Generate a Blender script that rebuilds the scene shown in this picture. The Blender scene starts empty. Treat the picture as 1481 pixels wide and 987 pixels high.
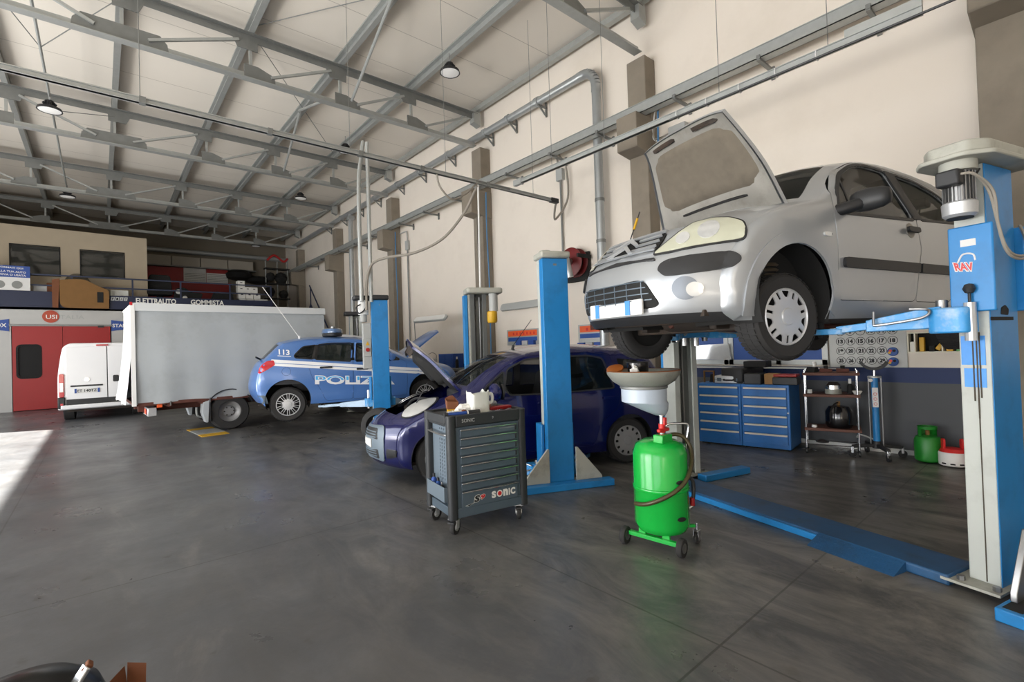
import bpy, bmesh, math, random
from mathutils import Vector, Matrix
from mathutils.geometry import delaunay_2d_cdt, interpolate_bezier
from mathutils.bvhtree import BVHTree
random.seed(7)
PI = math.pi
R = math.radians
SC = bpy.context.scene
COL = SC.collection

# ------------------------------------------------------------------ materials
def lin(c):
    return c / 12.92 if c <= 0.04045 else ((c + 0.055) / 1.055) ** 2.4
def rgb(r, g, b):
    return (lin(r / 255), lin(g / 255), lin(b / 255), 1.0)

def mat(name, col, rough=0.5, metal=0.0, var=0.08, scale=6.0, bump=0.0, coat=0.0, dirt=None, dscale=3.0, damt=0.45, spec=0.5):
    """procedural principled material: base colour broken up by noise, optional dirt patches and bump"""
    m = bpy.data.materials.new(name); m.use_nodes = True
    nt = m.node_tree; N = nt.nodes; L = nt.links
    b = N['Principled BSDF']
    b.inputs['Roughness'].default_value = rough
    b.inputs['Metallic'].default_value = metal
    b.inputs['Specular IOR Level'].default_value = spec
    if coat: 
        b.inputs['Coat Weight'].default_value = coat
        b.inputs['Coat Roughness'].default_value = 0.06
    tc = N.new('ShaderNodeTexCoord')
    nz = N.new('ShaderNodeTexNoise'); nz.inputs['Scale'].default_value = scale; nz.inputs['Detail'].default_value = 5
    L.new(tc.outputs['Object'], nz.inputs['Vector'])
    mx = N.new('ShaderNodeMix'); mx.data_type = 'RGBA'
    k0, k1 = 1 - var, 1 + var
    mx.inputs[6].default_value = (col[0] * k0, col[1] * k0, col[2] * k0, 1)
    mx.inputs[7].default_value = (min(1, col[0] * k1), min(1, col[1] * k1), min(1, col[2] * k1), 1)
    L.new(nz.outputs['Fac'], mx.inputs[0])
    out = mx.outputs[2]
    if dirt:
        n2 = N.new('ShaderNodeTexNoise'); n2.inputs['Scale'].default_value = dscale; n2.inputs['Detail'].default_value = 8; n2.inputs['Roughness'].default_value = 0.65
        L.new(tc.outputs['Object'], n2.inputs['Vector'])
        rp = N.new('ShaderNodeValToRGB')
        rp.color_ramp.elements[0].position = 0.50; rp.color_ramp.elements[0].color = (0, 0, 0, 1)
        rp.color_ramp.elements[1].position = 0.75; rp.color_ramp.elements[1].color = (damt, damt, damt, 1)
        L.new(n2.outputs['Fac'], rp.inputs[0])
        m2 = N.new('ShaderNodeMix'); m2.data_type = 'RGBA'
        L.new(rp.outputs[0], m2.inputs[0]); L.new(out, m2.inputs[6]); m2.inputs[7].default_value = dirt
        out = m2.outputs[2]
    L.new(out, b.inputs['Base Color'])
    if bump:
        bp = N.new('ShaderNodeBump'); bp.inputs['Strength'].default_value = bump; bp.inputs['Distance'].default_value = 0.01
        L.new(nz.outputs['Fac'], bp.inputs['Height']); L.new(bp.outputs[0], b.inputs['Normal'])
    return m

def glass(name, col, alpha, rough=0.03):
    """tinted pane: glossy coat over a partly transparent dark body"""
    m = bpy.data.materials.new(name); m.use_nodes = True
    nt = m.node_tree; N = nt.nodes; L = nt.links
    b = N['Principled BSDF']; o = N['Material Output']
    b.inputs['Base Color'].default_value = col; b.inputs['Roughness'].default_value = rough
    tr = N.new('ShaderNodeBsdfTransparent'); mx = N.new('ShaderNodeMixShader')
    nz = N.new('ShaderNodeTexNoise'); nz.inputs['Scale'].default_value = 2.0
    mp = N.new('ShaderNodeMapRange'); mp.inputs[3].default_value = max(0, alpha - 0.04); mp.inputs[4].default_value = min(1, alpha + 0.04)
    L.new(nz.outputs['Fac'], mp.inputs[0]); L.new(mp.outputs[0], mx.inputs[0])
    L.new(tr.outputs[0], mx.inputs[1]); L.new(b.outputs[0], mx.inputs[2]); L.new(mx.outputs[0], o.inputs[0])
    return m

MT = {}
def DM(key, *a, **k): MT[key] = mat(key, *a, **k)
GREASE = rgb(35, 30, 26)
DM('galv', rgb(170, 173, 171), 0.45, 0.45, 0.12, 9)
DM('galv_dark', rgb(128, 130, 128), 0.5, 0.4, 0.16, 7)
DM('duct', rgb(172, 176, 177), 0.35, 0.5, 0.12, 7)
DM('chrome', rgb(210, 212, 215), 0.16, 0.95, 0.05, 20)
DM('steel', rgb(150, 150, 150), 0.35, 0.85, 0.12, 15)
DM('alu', rgb(198, 200, 202), 0.35, 0.5, 0.08, 12)
DM('concrete', rgb(134, 125, 112), 0.9, 0, 0.12, 5, 0.15, dirt=rgb(110, 100, 88), dscale=2)
DM('lift_blue', rgb(36, 128, 194), 0.38, 0, 0.06, 5, dirt=rgb(28, 60, 90), dscale=4, damt=0.35)
DM('lift_blue_dirty', rgb(36, 82, 124), 0.5, 0, 0.2, 5, dirt=rgb(40, 52, 62), dscale=3, damt=0.8)
DM('arm_blue', rgb(58, 150, 215), 0.35, 0, 0.08, 6, dirt=rgb(190, 205, 215), dscale=9, damt=0.7)
DM('lift_grey', rgb(186, 190, 184), 0.5, 0, 0.05, 4, dirt=rgb(120, 116, 104), dscale=3, damt=0.35)
DM('cap_grey', rgb(172, 172, 162), 0.6, 0, 0.06, 8, dirt=rgb(90, 82, 70), dscale=5, damt=0.5)
DM('silver_paint', rgb(176, 180, 184), 0.33, 0.45, 0.03, 3, coat=0.5)
DM('silver_under', rgb(150, 147, 140), 0.45, 0.3, 0.12, 8, dirt=rgb(95, 88, 78), dscale=5)
DM('hood_felt', rgb(112, 104, 92), 0.95, 0, 0.15, 14, 0.2, dirt=rgb(80, 72, 62))
DM('blue_paint', rgb(9, 17, 80), 0.2, 0.25, 0.05, 3, coat=0.8)
DM('police_blue', rgb(78, 120, 184), 0.28, 0.1, 0.03, 3, coat=0.6)
DM('white_paint', rgb(235, 236, 238), 0.3, 0, 0.02, 3, coat=0.3)
DM('white', rgb(232, 231, 226), 0.5, 0, 0.03, 6)
DM('cream', rgb(226, 222, 206), 0.45, 0, 0.03, 6)
DM('black_plastic', rgb(38, 39, 41), 0.5, 0, 0.15, 8)
DM('black_gloss', rgb(14, 14, 16), 0.2, 0, 0.1, 8, coat=0.5)
DM('dark', rgb(20, 20, 20), 0.8, 0, 0.2, 6)
DM('rubber', rgb(44, 43, 43), 0.8, 0, 0.12, 12, 0.1)
DM('hub_silver', rgb(205, 207, 210), 0.35, 0.35, 0.03, 10)
DM('hub_dull', rgb(150, 150, 150), 0.5, 0.3, 0.1, 10)
DM('under', rgb(52, 45, 40), 0.75, 0.2, 0.35, 9, 0.3, dirt=rgb(96, 74, 56), dscale=7)
DM('silver_dark', rgb(128, 134, 142), .35, .4, .04, 4)
DM('lens', rgb(196, 198, 178), 0.18, 0, 0.05, 12, coat=0.6)
DM('lens_clear', rgb(214, 216, 216), 0.1, 0.3, 0.08, 30, coat=0.8)
DM('red_lens', rgb(190, 22, 40), 0.15, 0, 0.12, 12, coat=0.8)
DM('red', rgb(156, 24, 24), 0.45, 0, 0.06, 4)
DM('red_bright', rgb(205, 40, 40), 0.4, 0, 0.06, 8)
DM('reel_red', rgb(108, 24, 26), 0.45, 0, 0.1, 6)
DM('orange', rgb(232, 96, 44), 0.5, 0, 0.06, 8)
DM('orange_oily', rgb(150, 84, 34), 0.4, 0, 0.25, 8)
DM('yellow', rgb(206, 160, 30), 0.5, 0, 0.15, 6, dirt=rgb(80, 70, 40))
DM('green_tank', rgb(24, 176, 66), 0.25, 0, 0.04, 3, coat=0.4, dirt=rgb(14, 100, 36), dscale=2.5, damt=0.35)
DM('green_gas', rgb(30, 128, 40), 0.4, 0, 0.06, 4)
DM('cab_grey', rgb(84, 98, 110), 0.4, 0.15, 0.04, 5)
DM('cab_light', rgb(112, 126, 138), 0.4, 0.15, 0.04, 5)
DM('cab_black', rgb(44, 47, 50), 0.55, 0, 0.1, 8)
DM('cab_blue', rgb(36, 112, 186), 0.45, 0, 0.05, 4, dirt=rgb(20, 50, 84), dscale=3, damt=0.35)
DM('panel_blue', rgb(30, 76, 150), 0.5, 0, 0.06, 5)
DM('cyan', rgb(70, 176, 236), 0.4, 0, 0.03, 5)
DM('label_blue', rgb(76, 150, 226), 0.5, 0, 0.12, 30)
DM('navy', rgb(22, 32, 62), 0.5, 0, 0.08, 5)
DM('tarp', rgb(172, 178, 182), 0.6, 0, 0.10, 1.6, 0.0, dirt=rgb(140, 143, 143), dscale=1.1, damt=0.6)
DM('post_dark', rgb(98, 101, 100), .5, .2, .1, 6)
DM('tarp_light', rgb(208, 211, 212), .6, 0, .04, 2)
DM('tarp_white', rgb(238, 238, 236), 0.6, 0, 0.03, 2)
DM('rust', rgb(92, 52, 42), 0.8, 0, 0.3, 9)
DM('brown_shelf', rgb(96, 58, 44), 0.6, 0, 0.12, 10)
DM('cardboard', rgb(168, 128, 84), 0.85, 0, 0.1, 8)
DM('cardboard_dark', rgb(120, 74, 48), 0.85, 0, 0.15, 8)
DM('plywood', rgb(128, 92, 48), 0.75, 0, 0.15, 5)
DM('paper', rgb(222, 222, 220), 0.8, 0, 0.05, 12)
DM('milky', rgb(226, 228, 222), 0.35, 0, 0.04, 6, dirt=rgb(180, 170, 140), dscale=6, damt=0.4)
DM('zinc_bowl', rgb(186, 198, 212), 0.4, 0.0, 0.05, 6)
DM('bowl_grey', rgb(148, 150, 142), 0.45, 0.1, 0.12, 8, dirt=rgb(70, 56, 42), dscale=6, damt=0.5)
DM('hose', rgb(74, 66, 42), 0.35, 0.1, 0.2, 20)
DM('cable_grey', rgb(142, 136, 126), 0.6, 0, 0.08, 20)
DM('cable_blue', rgb(64, 122, 170), 0.5, 0, 0.08, 20)
DM('box_grey', rgb(168, 170, 168), 0.5, 0, 0.04, 8)
DM('seat', rgb(46, 47, 50), 0.85, 0, 0.15, 14)
DM('ink', rgb(24, 24, 26), 0.6, 0, 0.05, 20)
DM('sign_blue', rgb(38, 74, 150), 0.5, 0, 0.05, 8)
DM('office_wall', rgb(172, 159, 138), 0.8, 0, 0.05, 4)
DM('booth_white', rgb(186, 186, 183), 0.5, 0, 0.04, 4)
DM('board_grey', rgb(196, 198, 196), 0.5, 0, 0.05, 6)
DM('blind_grey', rgb(188, 190, 190), 0.5, 0.1, 0.05, 8)
DM('lamp_white', rgb(230, 230, 226), 0.35, 0, 0.02, 10)
DM('grime', rgb(70, 62, 50), 0.7, 0, 0.2, 10)
DM('puddle', rgb(58, 55, 52), 0.45, 0, 0.2, 4)
DM('case_black', rgb(16, 16, 18), 0.25, 0, 0.1, 8, spec=.3)
MT['glass_dark'] = glass('glass_dark', rgb(18, 22, 22), 0.62)
MT['glass_clear'] = glass('glass_clear', rgb(40, 48, 46), 0.30)
MT['glass_mid'] = glass('glass_mid', rgb(30, 38, 36), 0.45)
MT['glass_office'] = glass('glass_office', rgb(60, 60, 56), 0.72)

# ------------------------------------------------------------------ mesh builder
class MB:
    def __init__(s): s.v = []; s.f = []; s.fm = []; s.m = 0
    def add(s, vs, fs, M=None, m=None):
        o = len(s.v)
        if M is not None: vs = [M @ Vector(p) for p in vs]
        s.v += [tuple(p) for p in vs]
        s.f += [tuple(i + o for i in f) for f in fs]
        s.fm += [s.m if m is None else m] * len(fs)
        return s
    def box(s, x0, x1, y0, y1, z0, z1, M=None, m=None):
        v = [(x0, y0, z0), (x1, y0, z0), (x1, y1, z0), (x0, y1, z0), (x0, y0, z1), (x1, y0, z1), (x1, y1, z1), (x0, y1, z1)]
        return s.add(v, [(0, 3, 2, 1), (4, 5, 6, 7), (0, 1, 5, 4), (1, 2, 6, 5), (2, 3, 7, 6), (3, 0, 4, 7)], M, m)
    def cbox(s, c, d, M=None, m=None):
        return s.box(c[0] - d[0] / 2, c[0] + d[0] / 2, c[1] - d[1] / 2, c[1] + d[1] / 2, c[2] - d[2] / 2, c[2] + d[2] / 2, M, m)
    def cyl(s, p0, p1, r0, r1=None, n=20, caps=True, m=None, M=None):
        p0 = Vector(p0); p1 = Vector(p1); r1 = r0 if r1 is None else r1
        d = p1 - p0; q = d.to_track_quat('Z', 'Y').to_matrix()
        vs = []
        for p, r in ((p0, r0), (p1, r1)):
            for i in range(n):
                a = 2 * PI * i / n; vs.append(p + q @ Vector((r * math.cos(a), r * math.sin(a), 0)))
        fs = [(i, (i + 1) % n, n + (i + 1) % n, n + i) for i in range(n)]
        if caps: fs += [tuple(range(n - 1, -1, -1)), tuple(range(n, 2 * n))]
        return s.add(vs, fs, M, m)
    def bar(s, p0, p1, w, h, up=(0, 0, 1), m=None):
        """rectangular bar from p0 to p1, h measured along up"""
        p0 = Vector(p0); p1 = Vector(p1); d = (p1 - p0).normalized(); up = Vector(up)
        a = d.cross(up)
        if a.length < 1e-4: a = d.cross(Vector((1, 0, 0)))
        a.normalize(); b = a.cross(d).normalized()
        vs = []
        for p in (p0, p1):
            for i, j in ((-1, -1), (1, -1), (1, 1), (-1, 1)): vs.append(p + a * (w / 2 * i) + b * (h / 2 * j))
        return s.add(vs, [(3, 2, 1, 0), (4, 5, 6, 7), (0, 1, 5, 4), (1, 2, 6, 5), (2, 3, 7, 6), (3, 0, 4, 7)], None, m)
    def tube(s, pts, r, n=10, sub=8, m=None, closed=False, smooth=True):
        P = [Vector(p) for p in pts]
        if smooth and len(P) > 2:
            Q = []
            k = len(P)
            for i in range(k - 1):
                a = P[max(i - 1, 0)]; b = P[i]; c = P[i + 1]; d = P[min(i + 2, k - 1)]
                for t in range(sub):
                    u = t / sub
                    Q.append(0.5 * ((2 * b) + (c - a) * u + (2 * a - 5 * b + 4 * c - d) * u * u + (3 * b - a - 3 * c + d) * u ** 3))
            Q.append(P[-1]); P = Q
        vs = []; up = None
        for i, p in enumerate(P):
            t = (P[min(i + 1, len(P) - 1)] - P[max(i - 1, 0)]).normalized()
            if up is None:
                up = t.orthogonal().normalized()
            up = (up - t * up.dot(t))
            if up.length < 1e-6: up = t.orthogonal()
            up.normalize(); b = t.cross(up)
            rr = r[i * (len(r) - 1) // max(1, len(P) - 1)] if isinstance(r, (list, tuple)) else r
            for j in range(n):
                a = 2 * PI * j / n; vs.append(p + up * (rr * math.cos(a)) + b * (rr * math.sin(a)))
        fs = []
        for i in range(len(P) - 1):
            for j in range(n): fs.append((i * n + j, i * n + (j + 1) % n, (i + 1) * n + (j + 1) % n, (i + 1) * n + j))
        e = (len(P) - 1) * n
        fs += [tuple(range(n - 1, -1, -1)), tuple(range(e, e + n))]
        return s.add(vs, fs, None, m)
    def lathe(s, prof, n=32, M=None, m=None, a0=0, a1=2 * PI):
        """prof: list of (r, z), revolved round z"""
        full = abs(a1 - a0 - 2 * PI) < 1e-6
        k = n if full else n + 1
        vs = []
        for r, z in prof:
            for i in range(k):
                a = a0 + (a1 - a0) * i / n; vs.append((r * math.cos(a), r * math.sin(a), z))
        fs = []
        for j in range(len(prof) - 1):
            for i in range(n):
                i2 = (i + 1) % k
                fs.append((j * k + i, j * k + i2, (j + 1) * k + i2, (j + 1) * k + i))
        return s.add(vs, fs, M, m)
    def prism(s, poly, d0, d1, M=None, m=None, axis='z'):
        """2D polygon extruded d0..d1 along an axis ('z': poly=(x,y); 'y': poly=(x,z); 'x': poly=(y,z))"""
        f = {'z': lambda a, b, d: (a, b, d), 'y': lambda a, b, d: (a, d, b), 'x': lambda a, b, d: (d, a, b)}[axis]
        n = len(poly)
        vs = [f(a, b, d0) for a, b in poly] + [f(a, b, d1) for a, b in poly]
        fs = [tuple(range(n - 1, -1, -1)), tuple(range(n, 2 * n))] + [(i, (i + 1) % n, n + (i + 1) % n, n + i) for i in range(n)]
        return s.add(vs, fs, M, m)
    def plate(s, outer, holes, fn, th, grid=None, m=None):
        """flat or curved plate: 2D outline with holes, mapped by fn(u,v)->(point, normal), given thickness th"""
        vs, fs, loops = cdt(outer, holes, grid)
        n = len(vs); top = []; bot = []
        for u, v in vs:
            p, nr = fn(u, v); p = Vector(p); nr = Vector(nr); top.append(p); bot.append(p - nr * th)
        F = [tuple(f) for f in fs]
        allv = top; allf = list(F)
        if th:
            allv = top + bot
            allf += [tuple(i + n for i in reversed(f)) for f in F]
            cnt = {}
            for f in F:
                for i in range(len(f)):
                    e = (f[i], f[(i + 1) % len(f)]); cnt[e] = cnt.get(e, 0) + 1
            for (a, b) in list(cnt):
                if (b, a) not in cnt: allf.append((b, a, a + n, b + n))
        return s.add(allv, allf, None, m)
    def build(s, name, mt, parent=None, smooth=35, bevel=0, loc=None, seg=2, fix=True):
        me = bpy.data.meshes.new(name)
        me.from_pydata(s.v, [], s.f)
        ms = mt if isinstance(mt, (list, tuple)) else [mt]
        for x in ms: me.materials.append(MT[x] if isinstance(x, str) else x)
        if len(ms) > 1: me.polygons.foreach_set('material_index', s.fm)
        if fix:
            b = bmesh.new(); b.from_mesh(me)
            bmesh.ops.remove_doubles(b, verts=b.verts, dist=1e-5)
            bmesh.ops.recalc_face_normals(b, faces=b.faces); b.to_mesh(me); b.free()
        if smooth:
            me.polygons.foreach_set('use_smooth', [True] * len(me.polygons)); me.set_sharp_from_angle(angle=R(smooth))
        me.update()
        o = bpy.data.objects.new(name, me); COL.objects.link(o)
        if parent is not None: o.parent = parent
        if loc: o.location = loc
        if bevel:
            q = o.modifiers.new('edge', 'BEVEL'); q.width = bevel; q.segments = seg; q.limit_method = 'ANGLE'; q.angle_limit = R(40)
            q.harden_normals = False
        return o

def inside(p, poly):
    x, y = p; r = False; j = len(poly) - 1
    for i in range(len(poly)):
        xi, yi = poly[i]; xj, yj = poly[j]
        if (yi > y) != (yj > y) and x < (xj - xi) * (y - yi) / (yj - yi) + xi: r = not r
        j = i
    return r

def cdt(outer, holes=(), grid=None, extra=()):
    V = []; E = []
    for lp in [outer] + list(holes):
        o = len(V); V += [tuple(p) for p in lp]; k = len(lp)
        E += [(o + i, o + (i + 1) % k) for i in range(k)]
    pts = list(extra)
    if grid:
        xs = [p[0] for p in outer]; ys = [p[1] for p in outer]
        gx, gy = grid if isinstance(grid, (tuple, list)) else (grid, grid)
        nx = int((max(xs) - min(xs)) / gx) + 1; ny = int((max(ys) - min(ys)) / gy) + 1
        for i in range(nx + 1):
            for j in range(ny + 1):
                pts.append((min(xs) + (i + .5) * gx, min(ys) + (j + .5) * gy))
    for p in pts:
        if not inside(p, outer) or any(inside(p, h) for h in holes): continue
        V.append(p)
    r = delaunay_2d_cdt([Vector(p) for p in V], E, [], 0, 1e-6)
    vs = [(p.x, p.y) for p in r[0]]; fs = []
    for f in r[2]:
        c = (sum(vs[i][0] for i in f) / len(f), sum(vs[i][1] for i in f) / len(f))
        if inside(c, outer) and not any(inside(c, h) for h in holes): fs.append(tuple(f))
    return vs, fs, None

def rrect(x0, x1, y0, y1, r, n=4):
    P = []
    for cx, cy, a in ((x1 - r, y1 - r, 0), (x0 + r, y1 - r, 90), (x0 + r, y0 + r, 180), (x1 - r, y0 + r, 270)):
        for i in range(n + 1):
            t = R(a + 90 * i / n); P.append((cx + r * math.cos(t), cy + r * math.sin(t)))
    return P
def circ(cx, cy, r, n=24, a0=0, a1=360):
    return [(cx + r * math.cos(R(a0 + (a1 - a0) * i / n)), cy + r * math.sin(R(a0 + (a1 - a0) * i / n))) for i in range(n if a1 - a0 == 360 else n + 1)]
def rnd(poly, r, n=4):
    """round the corners of a polygon"""
    P = []; k = len(poly)
    for i in range(k):
        a = Vector(poly[i - 1]); b = Vector(poly[i]); c = Vector(poly[(i + 1) % k])
        rr = r[i] if isinstance(r, (list, tuple)) else r
        d0 = min(rr, (a - b).length * .45); d1 = min(rr, (c - b).length * .45)
        if rr <= 0: P.append((b.x, b.y)); continue
        p0 = b + (a - b).normalized() * d0; p1 = b + (c - b).normalized() * d1
        for j in range(n + 1):
            t = j / n; q = p0 * (1 - t) ** 2 + b * (2 * t * (1 - t)) + p1 * t * t; P.append((q.x, q.y))
    return P
def spline(pts, sub=6):
    k = len(pts); Q = []
    for i in range(k - 1):
        a = pts[max(i - 1, 0)]; b = pts[i]; c = pts[i + 1]; d = pts[min(i + 2, k - 1)]
        for t in range(sub):
            u = t / sub
            Q.append(tuple(0.5 * (2 * b[j] + (c[j] - a[j]) * u + (2 * a[j] - 5 * b[j] + 4 * c[j] - d[j]) * u * u + (3 * b[j] - a[j] - 3 * c[j] + d[j]) * u ** 3) for j in range(len(b))))
    Q.append(tuple(pts[-1])); return Q
def interp(xs, ys, x):
    if x <= xs[0]: return ys[0]
    for i in range(len(xs) - 1):
        if x <= xs[i + 1]:
            t = (x - xs[i]) / (xs[i + 1] - xs[i]); t = t * t * (3 - 2 * t) * .5 + t * .5
            return ys[i] + (ys[i + 1] - ys[i]) * t
    return ys[-1]

def T(x=0, y=0, z=0): return Matrix.Translation((x, y, z))
def RZ(a): return Matrix.Rotation(R(a), 4, 'Z')
def RX(a): return Matrix.Rotation(R(a), 4, 'X')
def RY(a): return Matrix.Rotation(R(a), 4, 'Y')

def tag(o, label=None, cat=None, group=None, kind=None):
    if label: o['label'] = label
    if cat: o['category'] = cat
    if group: o['group'] = group
    if kind: o['kind'] = kind
    return o
def thing(name, label, cat, loc=(0, 0, 0), rz=0, group=None):
    o = bpy.data.objects.new(name, None); COL.objects.link(o)
    o.empty_display_size = 0.1
    o.location = loc; o.rotation_euler = (0, 0, R(rz))
    return tag(o, label, cat, group)
def dup(root, loc, rz=None, label=None):
    r = root.copy(); COL.objects.link(r); r.location = loc
    if rz is not None: r.rotation_euler = (0, 0, R(rz))
    if label: r['label'] = label
    for ch in list(root.children):
        c = ch.copy(); COL.objects.link(c); c.parent = r
        for g in list(ch.children):
            d = g.copy(); COL.objects.link(d); d.parent = c
    return r

_TX = {}
def text2d(s, bold=0.0):
    """outline of a word as a flat triangulation: (verts2d, faces), cap height about 1 before scaling, origin at its lower left"""
    k = (s, bold)
    if k in _TX: return _TX[k]
    cu = bpy.data.curves.new('word', 'FONT'); cu.body = s; cu.size = 1.0; cu.offset = bold; cu.resolution_u = 3
    o = bpy.data.objects.new('word', cu); COL.objects.link(o)
    dg = bpy.context.evaluated_depsgraph_get(); dg.update()
    me = o.evaluated_get(dg).to_mesh()
    vs = [(v.co.x, v.co.y) for v in me.vertices]; fs = [tuple(p.vertices) for p in me.polygons]
    o.evaluated_get(dg).to_mesh_clear()
    bpy.data.objects.remove(o); bpy.data.curves.remove(cu)
    x0 = min(v[0] for v in vs); x1 = max(v[0] for v in vs); y0 = min(v[1] for v in vs); y1 = max(v[1] for v in vs)
    vs = [((x - x0) / (x1 - x0), (y - y0) / (y1 - y0)) for x, y in vs]
    _TX[k] = (vs, fs); return _TX[k]
def word(mb, s, fn, bold=0.0, m=None, clip=None):
    """lay the word on a surface: fn(u,v) with u,v in 0..1 over the word's box"""
    vs, fs = text2d(s, bold)
    if clip:
        b = bmesh.new(); V = [b.verts.new((x, y, 0)) for x, y in vs]
        for f in fs:
            try: b.faces.new([V[i] for i in f])
            except ValueError: pass
        bmesh.ops.bisect_plane(b, geom=b.verts[:] + b.edges[:] + b.faces[:], plane_co=(0, clip, 0), plane_no=(0, -1, 0), clear_outer=True)
        b.verts.index_update(); vs = [(v.co.x, v.co.y) for v in b.verts]; fs = [tuple(v.index for v in f.verts) for f in b.faces]; b.free()
    mb.add([fn(u, v) for u, v in vs], fs, None, m)
    return mb
def planar(o, ux, uy):
    o = Vector(o); ux = Vector(ux); uy = Vector(uy)
    return lambda u, v: o + ux * u + uy * v
DM('arm_pale', rgb(176, 200, 222), .4, 0, .06, 6, dirt=rgb(120, 140, 160), dscale=6, damt=.5)
# ------------------------------------------------------------------ room materials
WX, LX, YF, YB, CZ = 7.65, -6.95, -5.5, 27.5, 7.72

def floor_mat():
    m = bpy.data.materials.new('polished_concrete'); m.use_nodes = True
    nt = m.node_tree; N = nt.nodes; L = nt.links; b = N['Principled BSDF']
    tc = N.new('ShaderNodeTexCoord')
    def noise(sc, det=6, rough=.6, vec=None, dist=0):
        n = N.new('ShaderNodeTexNoise'); n.inputs['Scale'].default_value = sc; n.inputs['Detail'].default_value = det; n.inputs['Roughness'].default_value = rough
        n.inputs['Distortion'].default_value = dist
        L.new(vec or tc.outputs['Object'], n.inputs['Vector']); return n.outputs['Fac']
    def ramp(f, stops):
        r = N.new('ShaderNodeValToRGB'); e = r.color_ramp.elements
        while len(e) < len(stops): e.new(0.5)
        for i, (p, c) in enumerate(stops): e[i].position = p; e[i].color = c
        L.new(f, r.inputs[0]); return r.outputs[0]
    def mix(f, a, c, mode='MIX'):
        x = N.new('ShaderNodeMix'); x.data_type = 'RGBA'; x.blend_type = mode
        if isinstance(f, float): x.inputs[0].default_value = f
        else: L.new(f, x.inputs[0])
        for i, q in ((6, a), (7, c)):
            if isinstance(q, tuple): x.inputs[i].default_value = q
            else: L.new(q, x.inputs[i])
        return x.outputs[2]
    def math_(op, a, c=None):
        x = N.new('ShaderNodeMath'); x.operation = op
        for i, q in ((0, a), (1, c)):
            if q is None: continue
            if isinstance(q, (int, float)): x.inputs[i].default_value = q
            else: L.new(q, x.inputs[i])
        return x.outputs[0]
    base = ramp(noise(.7, 9, .66, None, .4), [(.25, rgb(80, 83, 87)), (.5, rgb(104, 106, 110)), (.75, rgb(132, 133, 135))])
    mp = N.new('ShaderNodeMapping'); mp.inputs['Rotation'].default_value = (0, 0, .5); mp.inputs['Scale'].default_value = (1, .4, 1); L.new(tc.outputs['Object'], mp.inputs[0])
    streak = ramp(noise(2.6, 8, .7, mp.outputs[0], .6), [(.46, (0, 0, 0, 1)), (.72, (.55, .55, .55, 1))])
    c1 = mix(streak, base, rgb(84, 82, 81))
    pale = ramp(noise(1.7, 7, .72, mp.outputs[0], 1.0), [(.56, (0, 0, 0, 1)), (.75, (.4, .4, .4, 1))])
    c1 = mix(pale, c1, rgb(170, 164, 158))
    spots = ramp(noise(7, 3, .5), [(.66, (0, 0, 0, 1)), (.74, (.7, .7, .7, 1))])
    c1 = mix(spots, c1, rgb(66, 62, 58))
    sep = N.new('ShaderNodeSeparateXYZ'); L.new(tc.outputs['Object'], sep.inputs[0])
    big = ramp(noise(.33, 4, .55, None, .8), [(.38, (0, 0, 0, 1)), (.62, (.55, .55, .55, 1))])
    c1 = mix(big, c1, rgb(76, 77, 79))
    grit = ramp(noise(14, 8, .75), [(.42, (0, 0, 0, 1)), (.62, (.35, .35, .35, 1))])
    c1 = mix(grit, c1, rgb(88, 88, 89))
    # work bays by the wall: oil and rubber wear plus painted falloff of door light
    wx = math_('ADD', sep.outputs[0], math_('MULTIPLY', noise(.8, 3), 1.6))
    bay = N.new('ShaderNodeMapRange'); L.new(wx, bay.inputs[0]); bay.inputs[1].default_value = .9; bay.inputs[2].default_value = 4.6; bay.inputs[3].default_value = 0; bay.inputs[4].default_value = .8
    bayc = mix(ramp(noise(2.6, 9, .74, mp.outputs[0], 1.2), [(.40, (0, 0, 0, 1)), (.66, (1, 1, 1, 1))]), rgb(60, 59, 57), rgb(134, 129, 121))
    c1 = mix(bay.outputs[0], c1, bayc)
    def joint(o, off):
        a = math_('SUBTRACT', o, off); a = math_('PINGPONG', a, 1.5)
        return math_('LESS_THAN', a, .006)
    j = math_('MAXIMUM', joint(sep.outputs[0], -.7), joint(sep.outputs[1], 1.2))
    c1 = mix(math_('MULTIPLY', j, .6), c1, rgb(52, 50, 48))
    L.new(c1, b.inputs['Base Color'])
    rr = N.new('ShaderNodeMapRange'); L.new(noise(1.3, 6, .6), rr.inputs[0]); rr.inputs[1].default_value = .3; rr.inputs[2].default_value = .7; rr.inputs[3].default_value = .24; rr.inputs[4].default_value = .46
    L.new(rr.outputs[0], b.inputs['Roughness'])
    bp = N.new('ShaderNodeBump'); bp.inputs['Strength'].default_value = .06; bp.inputs['Distance'].default_value = .01
    L.new(noise(30, 4), bp.inputs['Height']); L.new(bp.outputs[0], b.inputs['Normal'])
    return m
MT['floor'] = floor_mat()

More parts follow.
